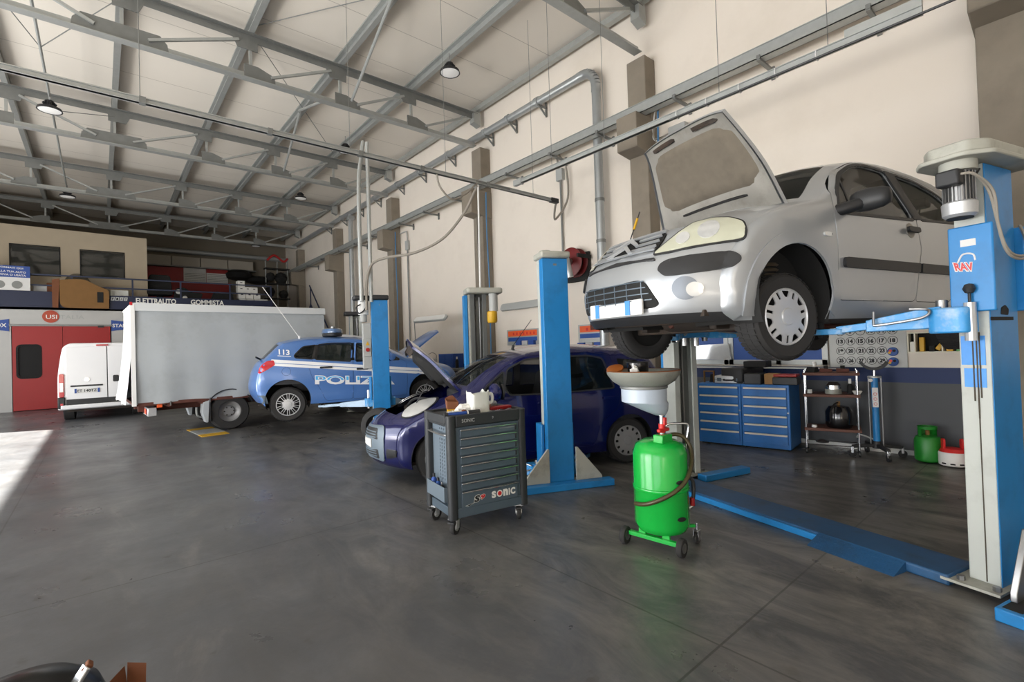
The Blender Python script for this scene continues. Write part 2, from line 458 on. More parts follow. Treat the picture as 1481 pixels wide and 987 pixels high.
def ceil_mat():
    m = mat('ceiling_panels', rgb(226, 219, 208), .85, 0, .05, .7)
    nt = m.node_tree; N = nt.nodes; L = nt.links; b = N['Principled BSDF']
    src = b.inputs['Base Color'].links[0].from_socket
    tc = N.new('ShaderNodeTexCoord'); sep = N.new('ShaderNodeSeparateXYZ'); L.new(tc.outputs['Object'], sep.inputs[0])
    p = N.new('ShaderNodeMath'); p.operation = 'PINGPONG'; L.new(sep.outputs[1], p.inputs[0]); p.inputs[1].default_value = .6
    l = N.new('ShaderNodeMath'); l.operation = 'LESS_THAN'; L.new(p.outputs[0], l.inputs[0]); l.inputs[1].default_value = .008
    k = N.new('ShaderNodeMath'); k.operation = 'MULTIPLY'; L.new(l.outputs[0], k.inputs[0]); k.inputs[1].default_value = .5
    mx = N.new('ShaderNodeMix'); mx.data_type = 'RGBA'; L.new(k.outputs[0], mx.inputs[0]); L.new(src, mx.inputs[6]); mx.inputs[7].default_value = rgb(120, 110, 98)
    L.new(mx.outputs[2], b.inputs['Base Color'])
    return m
MT['ceiling'] = ceil_mat()
DM('plaster', rgb(230, 221, 209), .85, 0, .04, .8, 0.0, dirt=rgb(212, 202, 188), dscale=.7, damt=.5)
DM('wall_grey', rgb(78, 80, 84), .6, 0, .06, 3)
DM('wall_blue', rgb(24, 45, 92), .6, 0, .06, 3)
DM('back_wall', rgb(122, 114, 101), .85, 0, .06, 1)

fl = MB().box(-14, WX + .2, YF - 4, YB + .3, -.2, 0).build('floor', 'floor', smooth=0); tag(fl, kind='structure', label='grey polished concrete workshop floor with oil stains')
ce = MB().box(LX - .2, WX + .2, YF - .2, YB + .2, CZ, CZ + .15).build('ceiling', 'ceiling', smooth=0); tag(ce, kind='structure', label='beige panelled ceiling above the steel trusses')
w = MB()
w.m = 0; w.box(WX, WX + .2, YF, YB, 1.09, CZ)
w.m = 1; w.box(WX, WX + .2, YF, YB, .90, 1.09)
w.m = 2; w.box(WX, WX + .2, YF, YB, 0, .90)
tag(w.build('wall_right', ['plaster', 'wall_blue', 'wall_grey'], smooth=0), kind='structure', label='cream side wall with a blue band over a grey lower wall')
# left wall with three big door openings the daylight comes through
OPEN = [(-4.5, 1.2, 4.6), (2.6, 8.0, 4.6), (9.6, 17.8, 4.5)]
w = MB(); y = YF
for a, b_, h in OPEN:
    w.box(LX - .2, LX, y, a, 0, CZ); w.box(LX - .2, LX, a, b_, h, CZ); y = b_
w.box(LX - .2, LX, y, YB, 0, CZ)
tag(w.build('wall_left', 'plaster', smooth=0), kind='structure')
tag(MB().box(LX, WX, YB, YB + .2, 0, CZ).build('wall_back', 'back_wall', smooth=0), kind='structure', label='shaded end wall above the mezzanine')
tag(MB().box(LX, WX, YF - .2, YF, 0, CZ).build('wall_front', 'plaster', smooth=0), kind='structure')

# ------------------------------------------------------------------ columns
COLY = [5.0, 9.82, 14.72, 19.62, 24.52]
def column(y, wd, top, label):
    t = thing('concrete_column', label, 'column', (7.5, y, 0), 0, 'concrete columns along the side wall'); t['kind'] = 'thing'
    MB().box(-.16, .15, -wd / 2, wd / 2, 0, top).build('shaft', 'concrete', t, bevel=.015)
    m = MB(); c = wd / 2 + .02
    m.prism([(-.5, 4.86), (.14, 4.78), (.14, 5.46), (-.5, 5.46)], -c, c, axis='y')
    m.build('corbel', 'concrete', t, bevel=.015)
    return t
ordn = ['nearest', 'second', 'third', 'fourth', 'fifth']
for i, y in enumerate(COLY):
    column(y, .38, 6.56, ['grey concrete column rising behind the open silver bonnet', 'grey concrete column behind the grey capped lift post with yellow motor cover', 'grey concrete column right of the black capped police lift post', 'slim concrete column behind the police car roof light', 'concrete column at the far corner by the mezzanine stairs'][i])
column(.22, .88, 7.7, 'wide dark concrete column at the right edge behind the motor post')

# ------------------------------------------------------------------ roof steel
PX = [7.3, 5.58, 3.92, 2.23, .35, -1.46, -3.2, -4.9, -6.6]
def truss(y, label):
    t = thing('roof_truss', label, 'roof truss', (0, y, 0), 0, 'steel roof trusses'); t['kind'] = 'thing'
    zt, zb = 7.42, 6.70
    def angle(a, b_, s, flip):     # pair of back to back angles = T section
        m = MB(); a = Vector(a); b_ = Vector(b_)
        m.bar(a, b_, .02, s * 1.0, (0, 0, 1)); up = Vector((0, 0, s / 2 * flip))
        m.bar(a + up, b_ + up, s * 1.5, .014, (0, 0, 1)); return m
    angle((-6.8, 0, zt), (7.42, 0, zt), .13, 1).build('top_chord', 'galv_dark', t, smooth=0)
    angle((-6.8, 0, zb), (7.36, 0, zb), .11, -1).build('bottom_chord', 'galv', t, smooth=0)
    px = PX[1:-1]
    for x in px:
        s = 1 if x > .36 else -1
        MB().bar((x, .03, zb), (x, .03, zt), .05, .05, (0, 1, 0)).build('web_post', 'galv', t, smooth=0)
        if abs(x - .35) < .05:
            MB().prism([(x - .62, zb - .04), (x + .62, zb - .04), (x + .60, zb + .10), (x + .5, zb + .22), (x - .5, zb + .22), (x - .60, zb + .1)], -.012, .012, axis='y').build('gusset_plate', 'galv_dark', t, smooth=0)
        else:
            MB().prism([(x - .12 * s, zb - .04), (x + .42 * s, zb - .04), (x + .40 * s, zb + .12), (x + .12 * s, zb + .22), (x - .12 * s, zb + .22)], -.012, .012, axis='y').build('gusset_plate', 'galv_dark', t, smooth=0)
        MB().prism([(x - (.34 if s > 0 else .12), zt + .04), (x + (.12 if s > 0 else .34), zt + .04), (x + (.12 if s > 0 else .22), zt - .22), (x - (.22 if s > 0 else .12), zt - .22)], -.012, .012, axis='y').build('gusset_plate', 'galv_dark', t, smooth=0)
    for i in range(len(PX) - 1):
        a, b_ = PX[i], PX[i + 1]
        lo, hi = (b_, a) if b_ > .3 else (a, b_)
        s = 1 if hi > lo else -1
        MB().bar((lo + .34 * s, -.025, zb + .08), (hi - .2 * s, -.025, zt - .1), .045, .05, (0, 1, 0)).build('web_diagonal', 'galv', t, smooth=0)
    MB().prism([(7.3, zt + .1), (7.5, zt + .1), (7.5, zt - .25), (7.3, zt - .18)], -.09, .09, axis='y').build('end_plate', 'galv', t, smooth=0)
    return t
for i, y in enumerate([4.95, 9.88, 14.8, 19.7, 24.6]):
    truss(y, 'galvanized roof truss, ' + ['nearest of the five to the camera', 'second of the five from the camera', 'third and middle one of the five', 'fourth of the five, in the shade', 'farthest of the five, above the mezzanine'][i])
for i, x in enumerate(PX):
    m = MB(); m.box(-.05, .05, -.004 + YF + .1, YB - .05, 7.68, 7.71); m.box(.03, .05, YF + .1, YB - .05, 7.50, 7.70); m.box(-.05, .05, YF + .1, YB - .05, 7.49, 7.505)
    if i in (0,): m = MB().box(.10, .22, YF + .1, YB - .05, 7.56, 7.68)
    o = m.build('roof_purlin', 'galv', loc=(x, 0, 0), smooth=0)
    tag(o, 'long steel roof purlin, ' + ['along the top of the cream wall', 'first one in from the cream wall, beside the high bay lamps', 'second one in from the cream wall', 'third one in from the cream wall', 'over the middle of the hall', 'next left of the hall middle', 'second left of the hall middle', 'third left of the hall middle', 'along the door wall'][i], 'purlin', 'roof purlins', 'thing')
def strut(name, a, b_, r, label, cat, mt='galv', grp=None):
    a = Vector(a); b_ = Vector(b_); m = MB().cyl((0, 0, 0), b_ - a, r, n=8)
    o = m.build(name, mt, loc=a); return tag(o, label, cat, grp)
strut('brace_tube', (3.84, 7.35, 7.45), (4.1, 9.75, 6.78), .03, 'slanting steel brace from the second truss up to the purlin', 'brace', 'galv', 'roof brace tubes')
strut('brace_tube', (3.8, 7.3, 7.45), (3.62, 5.05, 6.8), .03, 'slanting steel brace from the purlin down to the nearest truss', 'brace', 'galv', 'roof brace tubes')
strut('brace_tube', (3.84, 12.3, 7.45), (4.1, 14.68, 6.78), .03, 'slanting steel brace reaching the third truss', 'brace', 'galv', 'roof brace tubes')
strut('brace_tube', (3.8, 12.2, 7.45), (3.7, 10.02, 6.8), .03, 'slanting steel brace leaving the second truss towards the back', 'brace', 'galv', 'roof brace tubes')
strut('lamp_rail', (-.71, 10.0, 7.0), (-.72, 21.2, 6.99), .022, 'thin steel tube carrying the high bay lamps at the left', 'rail', 'galv')
for i, (a, b_) in enumerate((((-.71, 11.6, 7.0), (.35, 9.95, 7.4)), ((-.71, 11.6, 7.0), (-1.46, 9.95, 7.4)), ((-.71, 14.4, 7.0), (.35, 14.75, 7.3)), ((2.3, 10.0, 7.6), (5.5, 14.6, 7.6)), ((5.5, 5.1, 7.6), (2.3, 9.7, 7.6)))):
    strut('tie_rod', a, b_, .008, ['thin tie rod from the lamp tube to the middle purlin', 'thin tie rod from the lamp tube to the left purlin', 'thin tie rod beside the left lamp', 'thin cross rod under the ceiling beyond the second truss', 'thin cross rod under the ceiling before the second truss'][i], 'rod', 'galv_dark', 'roof tie rods')

# ------------------------------------------------------------------ lamps
def bay_lamp(loc, label, hang):
    t = thing('high_bay_lamp', label, 'lamp', loc, 0, 'round high bay lamps')
    MB().lathe([(0, .20), (.07, .20), (.075, .10), (.19, .05), (.205, 0), (.19, -.005), (.185, .02), (0, .03)], 28).build('housing', 'black_plastic', t)
    for k in range(0, 12): pass
    f = MB()
    for k in range(14):
        a = 2 * PI * k / 14
        f.bar((.03 * math.cos(a), .03 * math.sin(a), .11), (.085 * math.cos(a), .085 * math.sin(a), .17), .006, .09)
    f.build('heat_sink', 'black_plastic', t, smooth=0)
    MB().lathe([(0, -.012), (.10, -.01), (.182, .004), (.182, .016), (0, .016)], 28).build('lens', 'bay_lens', t)
    MB().tube([(0, 0, .2), (.03, 0, .25), (0, 0, .28), (0, 0, hang)], .008, 6, 4).build('hook', 'steel', t)
    return t
MT['bay_lens'] = mat('bay_lens', rgb(240, 240, 238), .35, 0, .02, 8)
_b = MT['bay_lens'].node_tree.nodes['Principled BSDF']; _b.inputs['Emission Color'].default_value = (1, .98, .95, 1); _b.inputs['Emission Strength'].default_value = .065
bay_lamp((5.47, 8.1, 7.08), 'round high bay lamp in front of the second truss, nearest the cream wall', .4)
bay_lamp((-.71, 13.55, 6.66), 'round high bay lamp high at the left, the larger one there', .33)
bay_lamp((-.7, 20.3, 6.63), 'round high bay lamp at the left deep in the shade', .36)
bay_lamp((5.25, 13.0, 7.06), 'round high bay lamp half hidden behind the hanging trunking', .42)
bay_lamp((5.38, 17.4, 6.9), 'round high bay lamp between the third and fourth truss', .58)
bay_lamp((5.88, 26.0, 6.85), 'small round high bay lamp above the mezzanine stairs', .6)

# ------------------------------------------------------------------ hanging power trunking
t = thing('busbar_trunking', 'grey power trunking hung across the hall on thin wires', 'trunking', (0, 6.65, 4.36))
m = MB(); m.box(-4.2, 6.9, -.02, .02, -.03, .03); m.box(-4.2, 6.9, -.035, .035, .02, .03); m.box(-4.2, 6.9, -.035, .035, -.03, -.022)
m.build('rail', 'galv', t, smooth=0)
for x in (-3.3, -1.05, .4, 1.7, 2.9, 3.9, 5.2): MB().box(x - .03, x + .03, -.04, .04, -.036, .036).build('joint_clamp', 'galv_dark', t, smooth=0)
MB().box(6.75, 6.95, -.045, .045, -.045, .045).build('end_box', 'black_plastic', t, bevel=.008)
MB().cyl((4.95, 0, 0), (5.7, 0, 0), .032, n=10).build('sleeve', 'galv_dark', t)
t = thing('busbar_trunking', 'grey power trunking running towards the camera along the cream wall', 'trunking', (5.75, 0, 4.45))
m = MB(); m.box(-.02, .02, .85, 6.45, -.035, .035); m.box(-.04, .04, .85, 6.45, .027, .035); m.box(-.04, .04, .85, 6.45, -.035, -.027)
m.build('rail', 'galv', t, smooth=0)
MB().box(-.04, .04, 6.35, 6.55, -.05, .05).build('end_box', 'box_grey', t, bevel=.01)
MB().box(-.02, .03, .85, 1.45, .03, .12).build('joint_plate', 'galv', t, smooth=0)
for y in (1.7, 2.1, 2.5, 2.9, 3.3): MB().tube([(-.045, y, .03), (-.05, y, -.03), (0, y, -.06), (.05, y, -.03)], .006, 5, 4).build('cable_tie', 'paper', t)
MB().tube([(-.05, -1, -.05), (-.05, 1.5, -.055), (-.045, 3.4, -.05)], .012, 6).build('cable', 'black_plastic', t)
for i, (x, y, z0, lab) in enumerate(((5.75, 2.75, 4.49, 'thin wire holding the wall side trunking near the silver car'), (5.75, 1.6, 4.49, 'thin wire holding the wall side trunking at its near end'), (5.75, 5.6, 4.49, 'thin wire holding the wall side trunking near its far end'), (5.75, 4.5, 4.49, 'thin wire holding the wall side trunking at mid length'),
        (.38, 6.65, 4.4, 'thin wire holding the cross trunking at the left purlin'), (2.75, 6.65, 4.4, 'thin wire holding the cross trunking at its middle'), (4.35, 6.65, 4.4, 'thin wire holding the cross trunking below the lamp'), (6.3, 6.65, 4.4, 'thin wire holding the cross trunking at its wall end'))):
    tag(MB().cyl((0, 0, 0), (0, 0, CZ - z0), .004, n=6).build('hanger_wire', 'galv_dark', loc=(x, y, z0)), lab, 'wire', 'trunking hanger wires')

# ------------------------------------------------------------------ cable tray on brackets along the wall
t = thing('cable_tray', 'long galvanized cable tray on brackets along the cream wall', 'cable tray', (7.14, 0, 5.46))
m = MB(); m.box(-.01, .0, YF + .2, 26.5, 0, .16); m.box(-.01, .16, YF + .2, 26.5, 0, .012); m.box(.15, .16, YF + .2, 26.5, 0, .10); m.box(-.03, .0, YF + .2, 26.5, .155, .165)
m.build('channel', 'galv', t, smooth=0)
for y in (-1.2, .25, 1.55, 2.83, 4.15, 5.75, 7.0, 8.4, 10.6, 12.1, 13.6, 15.6, 17.1, 18.6, 20.6, 22.4):
    m = MB(); m.bar((-.02, y, -.02), (.5, y, -.02), .05, .035); m.bar((.48, y, -.14), (.48, y, .05), .05, .03, (1, 0, 0)); m.bar((-.02, y, -.02), (-.02, y, .04), .05, .02, (1, 0, 0))
    m.build('bracket', 'galv_dark', t, smooth=0)

# ------------------------------------------------------------------ round exhaust duct
t = thing('exhaust_duct', 'round galvanized exhaust duct along the wall, dropping behind the silver car', 'duct', (7.42, 0, 0))
z = 6.88
MB().cyl((0, 6.35, z), (0, 25.5, z), .085, n=20).build('duct_run', 'duct', t)
pts = [(0, 6.4, z)]
for k in range(9):
    a = R(k * 90 / 8); pts.append((0, 6.3 - .33 * math.sin(a), z - .33 * (1 - math.cos(a))))
pts.append((0, 5.97, z - .45))
e = MB(); 
for a, b_ in zip(pts[:-1], pts[1:]):
    e.cyl(a, b_, .092, n=20, caps=False); e.cyl(Vector(b_) - (Vector(b_) - Vector(a)).normalized() * .012, b_, .097, n=20, caps=False)
e.build('elbow', 'duct', t)
MB().cyl((0, 5.97, z - .4), (0, 5.97, .6), .085, n=20).build('drop_pipe', 'duct', t)
for y in (7.6, 8.6, 9.5, 11.2, 12.8, 14.2, 15.9, 17.4, 19, 20.7):
    m = MB(); m.cyl((0, y - .05, z), (0, y + .05, z), .1, n=20, caps=False); m.cyl((0, y - .05, z), (0, y - .035, z), .106, n=20); m.cyl((0, y + .035, z), (0, y + .05, z), .106, n=20)
    m.build('collar', 'duct', t)
    m = MB(); m.bar((-.05, y - .06, z - .1), (.22, y - .06, z - .1), .035, .035); m.bar((.2, y - .06, z + .02), (.2, y - .06, z - .3), .035, .03, (1, 0, 0)); m.bar((-.02, y - .06, z - .1), (.2, y - .06, z - .28), .03, .03)
    m.build('bracket', 'galv_dark', t, smooth=0)
for zz in (5.6, 4.3, 3.5):
    MB().cyl((0, 5.97, zz - .03), (0, 5.97, zz + .03), .094, n=20).build('pipe_clip', 'galv_dark', t)
for y, zt, lab in ((18.1, 6.85, 'galvanized drop duct beyond the police lift'),):
    t = thing('drop_duct', lab, 'duct', (7.42, y, 0))
    MB().cyl((0, 0, .9), (0, 0, zt), .085, n=16).build('pipe', 'duct', t)
    MB().box(-.12, .12, -.12, .12, zt - .25, zt - .1).build('collar', 'duct', t, bevel=.01)

# ------------------------------------------------------------------ conduits, boxes, cables on the wall
t = thing('wall_conduit', 'grey conduit with junction box under the tray, above the hose reel', 'conduit', (7.6, 7.16, 0))
MB().cyl((0, 0, 3.1), (0, 0, 5.25), .022, n=10).build('pipe', 'galv_dark', t)
MB().box(-.05, .05, -.09, .09, 5.05, 5.3).build('junction_box', 'box_grey', t, bevel=.01)
MB().tube([(-.02, .02, 5.3), (-.06, .04, 5.7), (-.08, -.1, 5.5), (-.06, -.22, 5.3), (-.05, -.24, 4.6), (-.3, -.1, 4.15), (-.55, -.35, 4.32), (-.63, -.5, 4.36)], .022, 8).build('flexible_cable', 'cable_grey', t)
t = thing('wall_conduit', 'grey conduit with a small box bending down behind the blue bonnets', 'conduit', (7.6, 14.0, 0))
MB().tube([(0, .95, 5.28), (0, .6, 5.36), (0, .12, 5.36), (0, 0, 5.3), (0, 0, 4.9)], .02, 8, 4).build('bend', 'box_grey', t)
MB().box(-.04, .04, -.09, .09, 4.75, 5.05).build('junction_box', 'box_grey', t, bevel=.01)
MB().cyl((0, 0, 1.6), (0, 0, 4.8), .022, n=10).build('pipe', 'galv_dark', t)
for i, (x, y, zt, zb, mt, lab) in enumerate(((7.42, 9.55, 5.4, 1.2, 'cable_blue', 'thin blue cable down the side of the column behind the grey capped lift post'), (7.42, 14.45, 5.4, 1.2, 'cable_blue', 'thin blue cable down the column by the police lift'), (7.40, 4.62, 5.5, 2.3, 'cable_blue', 'blue cable down the column behind the open silver bonnet'), (7.30, 9.80, 5.4, 2.55, 'cable_grey', 'pale cable down the face of the second column'))):
    tag(MB().tube([(0, 0, zt), (.01, .03, zt - 1), (0, -.02, zt - 2.2), (0, 0, zb)], .016, 6, 5).build('wall_cable', mt, loc=(x, y, 0)), lab, 'cable', 'cables down the columns')
t = thing('junction_box', 'grey junction box with looped cables beside the first column corbel', 'junction box', (7.58, 4.35, 5.0))
MB().box(-.07, .05, -.16, .16, -.2, .2).build('case', 'box_grey', t, bevel=.015)
for k in range(3):
    MB().tube([(0, .1 - k * .08, .18), (-.08, .3, -.05 + .06 * k), (-.1, .42 + .03 * k, .15), (-.1, .34 + .06 * k, .45), (-.08, .3 + .08 * k, .62)], .014, 6, 6).build('cable', ['cable_grey', 'paper', 'cable_grey'][k], t)
# power hoses hanging from the cross trunking
tag(MB().tube([(5.0, 6.65, 4.30), (4.98, 6.75, 4.2), (4.9, 6.97, 3.87), (4.64, 7.26, 3.46), (4.29, 7.63, 3.24), (3.94, 8.0, 3.18), (3.76, 8.17, 3.10), (3.69, 8.24, 2.95), (3.65, 8.26, 2.68), (3.64, 8.27, 2.25)], .024, 10, 8).build('power_hose', 'cable_grey'), 'grey corrugated power hose drooping from the cross trunking to the police lift post', 'hose')
tag(MB().tube([(4.18, 6.65, 4.33), (4.20, 6.65, 4.2), (4.28, 6.65, 4.08), (4.47, 6.65, 3.97), (4.76, 6.65, 4.13), (4.9, 6.65, 4.27), (4.98, 6.65, 4.33)], .016, 8, 8).build('power_hose', 'cable_grey'), 'short grey hose looping below the cross trunking', 'hose')
tag(MB().cyl((5.0, 6.65, 4.32), (5.0, 6.68, 2.5), .016, n=8).build('power_cable', 'paper'), 'straight pale cable dropping from the cross trunking to the grey lift post cap', 'cable')
t = thing('lift_feed_pipe', 'pair of steel feed pipes rising from the police lift post', 'pipe', (3.62, 8.28, 0))
MB().tube([(-.06, .0, 2.4), (-.06, 0, 4.4), (.06, .1, 5.1), (.1, .12, 5.35)], .035, 10, 4).build('bent_pipe', 'galv', t)
MB().cyl((.12, 0, 2.4), (.12, 0, 5.3), .035, n=10).build('straight_pipe', 'galv', t)

# wall lamps
def wall_lamp(loc, rz, tilt, ln, label, arm):
    t = thing('wall_lamp', label, 'lamp', loc, rz, 'fluorescent wall lamps')
    M = RX(tilt)
    MB().prism(rrect(-ln / 2, ln / 2, -.09, .09, .07), -.03, .03, M=M @ RX(90)).build('body', 'box_grey', t, bevel=.01)
    MB().prism(rrect(-ln / 2 + .04, ln / 2 - .04, -.075, .075, .06), .0305, .05, M=M @ RX(90)).build('diffuser', 'lamp_white', t, bevel=.01)
    if arm: MB().tube(arm, .012, 8, 5).build('arm', 'galv_dark', t)
    return t
wall_lamp((6.75, 11.3, 2.33), -82, -40, 1.35, 'tilted fluorescent lamp on an arm above the light blue bonnet', [(-.66, .05, .0), (-1.1, .3, .02), (-1.35, .5, -.04), (-1.4, .55, -.5), (-1.4, .55, -1.1)])
wall_lamp((7.55, 8.55, 2.48), 90, 20, 1.4, 'fluorescent lamp fixed to the wall left of the hose reel', [(0, -.03, 0), (.0, -.06, .06)])

# hose reel
t = thing('hose_reel', 'dark red hose reel on the wall above the silver car nose', 'hose reel', (7.40, 6.72, 3.2))
MB().lathe([(0, -.03), (.28, -.03), (.3, -.02), (.3, -.005), (.29, 0), (0, 0)], 36, M=RY(-90) @ T(0, 0, .06)).build('flange', 'reel_red', t)
MB().lathe([(0, -.03), (.28, -.03), (.3, -.02), (.3, -.005), (.29, 0), (0, 0)], 36, M=RY(-90) @ T(0, 0, -.12)).build('flange', 'reel_red', t)
MB().cyl((-.05, 0, 0), (.12, 0, 0), .18, n=24).build('drum', 'dark', t)
m = MB(); m.box(.1, .22, -.3, .3, -.38, -.3); m.box(-.2, .2, -.34, -.3, .05, .12); m.box(.16, .22, -.3, .3, -.38, .2); m.build('bracket', 'dark', t, smooth=0)
MB().tube([(-.08, 0, 0), (-.22, -.05, .02), (-.34, -.16, -.02), (-.36, -.22, -.2), (-.34, -.24, -.36)], .07, 14, 6).build('elbow_pipe', 'duct', t)
t = thing('wall_conduit', 'grey conduit ending in a switch box between lift post and silver car', 'conduit', (7.62, 6.25, 0))
MB().tube([(0, -.25, 2.62), (0, -.05, 2.6), (0, 0, 2.5), (0, 0, 1.6), (0, .03, 1.35)], .02, 8, 4).build('pipe', 'galv_dark', t)
MB().box(-.05, .02, -.09, .09, 1.15, 1.4).build('switch_box', 'box_grey', t, bevel=.01)
MB().box(-.05, .02, .1, .2, 1.8, 2.05).build('small_box', 'rust', t, bevel=.01)
# ------------------------------------------------------------------ spray booth under the mezzanine
YBO = 21.5
t = thing('spray_booth', 'white spray booth with red double door at the back left', 'spray booth', (0, YBO, 0))
m = MB(); m.box(-6.5, -2.1, 0, .06, 0, 2.68); m.box(.3, 3.2, 0, .06, 0, 2.68); m.box(-6.5, 3.2, 0, .06, 2.68, 3.25); m.box(-6.5, 3.2, 5.5, 5.56, 0, 3.25); m.box(3.14, 3.2, .06, 5.5, 0, 3.25); m.box(-6.5, 3.2, 0, 5.5, 3.19, 3.25)
m.build('panel', 'booth_white', t, smooth=0)
for x0, x1, wx0, wx1 in ((-2.08, -.93, -1.95, -1.47), (-.92, .27, -1 + .2, -.32)):
    d = MB(); d.plate([(x0, .02), (x1, .02), (x1, 2.67), (x0, 2.67)], [rrect(wx0, wx1, 1.06, 2.04, .1)], lambda u, v: ((u, -.03, v), (0, -1, 0)), .05)
    d = d.build('door', 'red', t, smooth=30)
    MB().plate(rrect(wx0 - .02, wx1 + .02, 1.04, 2.06, .11), [], lambda u, v: ((u, -.005, v), (0, -1, 0)), .015).build('window_pane', 'dark', d, smooth=30)
    MB().plate(rrect(wx0 - .05, wx1 + .05, 1.01, 2.09, .13), [rrect(wx0, wx1, 1.06, 2.04, .1)], lambda u, v: ((u, -.045, v), (0, -1, 0)), .02).build('window_seal', 'dark', d, smooth=30)
MB().box(-2.14, .32, -.05, 0, 2.66, 2.72).build('door_rail', 'galv_dark', t, smooth=0)
MB().box(-.05, .1, -.08, -.03, 2.62, 2.68).build('door_closer', 'black_plastic', t, smooth=0)
# logo on the fascia: round red badge and a grey word
m = MB(); m.cyl((-1.2, -.02, 2.975), (-1.2, 0, 2.975), .2, n=32); b_ = m.build('round_badge', 'badge_red', t) if 'badge_red' in MT else None
if b_ is None:
    DM('badge_red', rgb(178, 66, 38), .4, 0, .1, 6); b_ = m.build('round_badge', 'badge_red', t)
m = MB(); word(m, 'USI', planar((-1.31, -.026, 2.9), (.26, 0, 0), (0, 0, .13)), .01); m.build('badge_letters', 'white', b_, smooth=0)
m = MB(); word(m, 'ITALIA', planar((-1.03, -.012, 2.9), (.64, 0, 0), (0, 0, .13)), .0); m.build('lettering', 'galv', t, smooth=0)
def bow(x0, x1, z0, z1):
    n = 10; top = [(x0 + (x1 - x0) * i / n, z1 - .05 * math.sin(PI * i / n)) for i in range(n + 1)]; bot = [(x1 - (x1 - x0) * i / n, z0 + .05 * math.sin(PI * i / n)) for i in range(n + 1)]
    return top + bot
for x0, tx, lab in ((-3.0, -2.95, 'blue bow shaped sign at the left edge reading STANDOX'), (.3, .33, 'blue bow shaped sign beside the truck tarpaulin reading STANDOX')):
    t = thing('wall_sign', lab, 'sign', (0, YBO - .03, 0), 0, 'STANDOX signs')
    MB().plate(bow(x0, x0 + .86, 2.5, 2.88), [], lambda u, v: ((u, 0, v), (0, -1, 0)), .02).build('board', 'sign_blue', t, smooth=0)
    m = MB(); word(m, 'STANDOX', planar((tx, -.004, 2.63), (.76, 0, 0), (0, 0, .12)), .02); m.build('lettering', 'white', t, smooth=0)

# ------------------------------------------------------------------ mezzanine
t = thing('mezzanine', 'dark blue mezzanine deck with white signwriting on its front beam', 'mezzanine', (0, YBO, 0))
MB().box(-6.6, 5.42, .05, 5.95, 3.45, 3.6).build('deck', 'navy', t, smooth=0)
MB().box(.27, 5.42, -.02, .06, 3.25, 3.72).build('front_beam', 'navy', t, smooth=0)
MB().box(-6.6, .26, -.02, .06, 3.27, 3.78).build('front_beam', 'navy', t, smooth=0)
m = MB(); word(m, 'ELETTRAUTO', planar((.98, -.025, 3.48), (1.17, 0, 0), (0, 0, .19)), .03); m.build('lettering', 'white', t, smooth=0)
m = MB(); word(m, 'GOMMISTA', planar((2.60, -.025, 3.485), (1.08, 0, 0), (0, 0, .19)), .03); m.build('lettering', 'white', t, smooth=0)
for i, ch in enumerate('FIAT'):
    x = .30 + i * .115
    b_ = MB().prism([(x, 3.55), (x + .095, 3.55), (x + .115, 3.67), (x + .02, 3.67)], -.03, -.015, axis='y').build('letter_tile', 'blind_grey', t, smooth=0)
    m = MB(); word(m, ch, planar((x + .03, -.034, 3.57), (.05, 0, 0), (.01, 0, .08)), .02); m.build('letter', 'ink', b_, smooth=0)
for x in (1.8, 5.3):
    MB().box(x - .07, x + .07, .3, .44, 0, 3.45).build('post', 'navy', t, smooth=0)
t = thing('railing', 'thin dark blue railing along the mezzanine edge', 'railing', (0, YBO + .02, 3.7))
m = MB()
for z in (.62, .28): m.bar((-6.5, 0, z), (5.4, 0, z), .045, .045)
m.build('rail', 'sign_dark', t, smooth=0) if 'sign_dark' in MT else None
if not t.children:
    DM('sign_dark', rgb(34, 44, 70), .5, 0, .08, 6); m.build('rail', 'sign_dark', t, smooth=0)
for x in (-5.2, -4, -2.3, -.68, .9, 2.3, 3.9, 5.38): MB().bar((x, 0, 0), (x, 0, .64), .05, .05, (0, 1, 0)).build('rail_post', 'sign_dark', t, smooth=0)

# office box on the mezzanine
t = thing('office_cabin', 'beige office cabin with two dark windows on the mezzanine', 'cabin', (0, 22.4, 3.6))
W1 = [(-2.17, .82), (-1.01, .82), (-1.01, 1.78), (-2.17, 1.78)]; W2 = [(-.46, .84), (.7, .84), (.7, 1.76), (-.46, 1.76)]
m = MB(); m.plate([(-6.6, 0), (1.38, 0), (1.38, 2.38), (-6.6, 2.5)], [W1, W2], lambda u, v: ((u, 0, v), (0, -1, 0)), .1)
m.box(1.28, 1.38, .1, 4.6, 0, 2.36); m.box(-6.6, 1.38, .1, 4.6, 2.3, 2.37)
m.build('wall_panel', 'office_wall', t, smooth=0)
for wp in (W1, W2):
    f = MB().plate([(wp[0][0] - .03, wp[0][1] - .03), (wp[1][0] + .03, wp[1][1] - .03), (wp[2][0] + .03, wp[2][1] + .03), (wp[3][0] - .03, wp[3][1] + .03)], [[(a, b_) for a, b_ in wp]], lambda u, v: ((u, -.01, v), (0, -1, 0)), .02).build('window_frame', 'dark', t, smooth=0)
    MB().plate(wp, [], lambda u, v: ((u, .05, v), (0, -1, 0)), .008).build('window_pane', 'glass_office', f, smooth=0)
t = thing('strip_light', 'dim strip light in the office cabin window nearer the truck', 'lamp', (.12, 22.9, 5.33), 0, 'office strip lights')
MB().box(-.2, .2, -.04, .04, 0, .05).build('tube', 'bay_lens', t, smooth=0)
MB().box(-.24, .24, -.05, .05, .05, .6).build('holder', 'galv_dark', t, smooth=0)

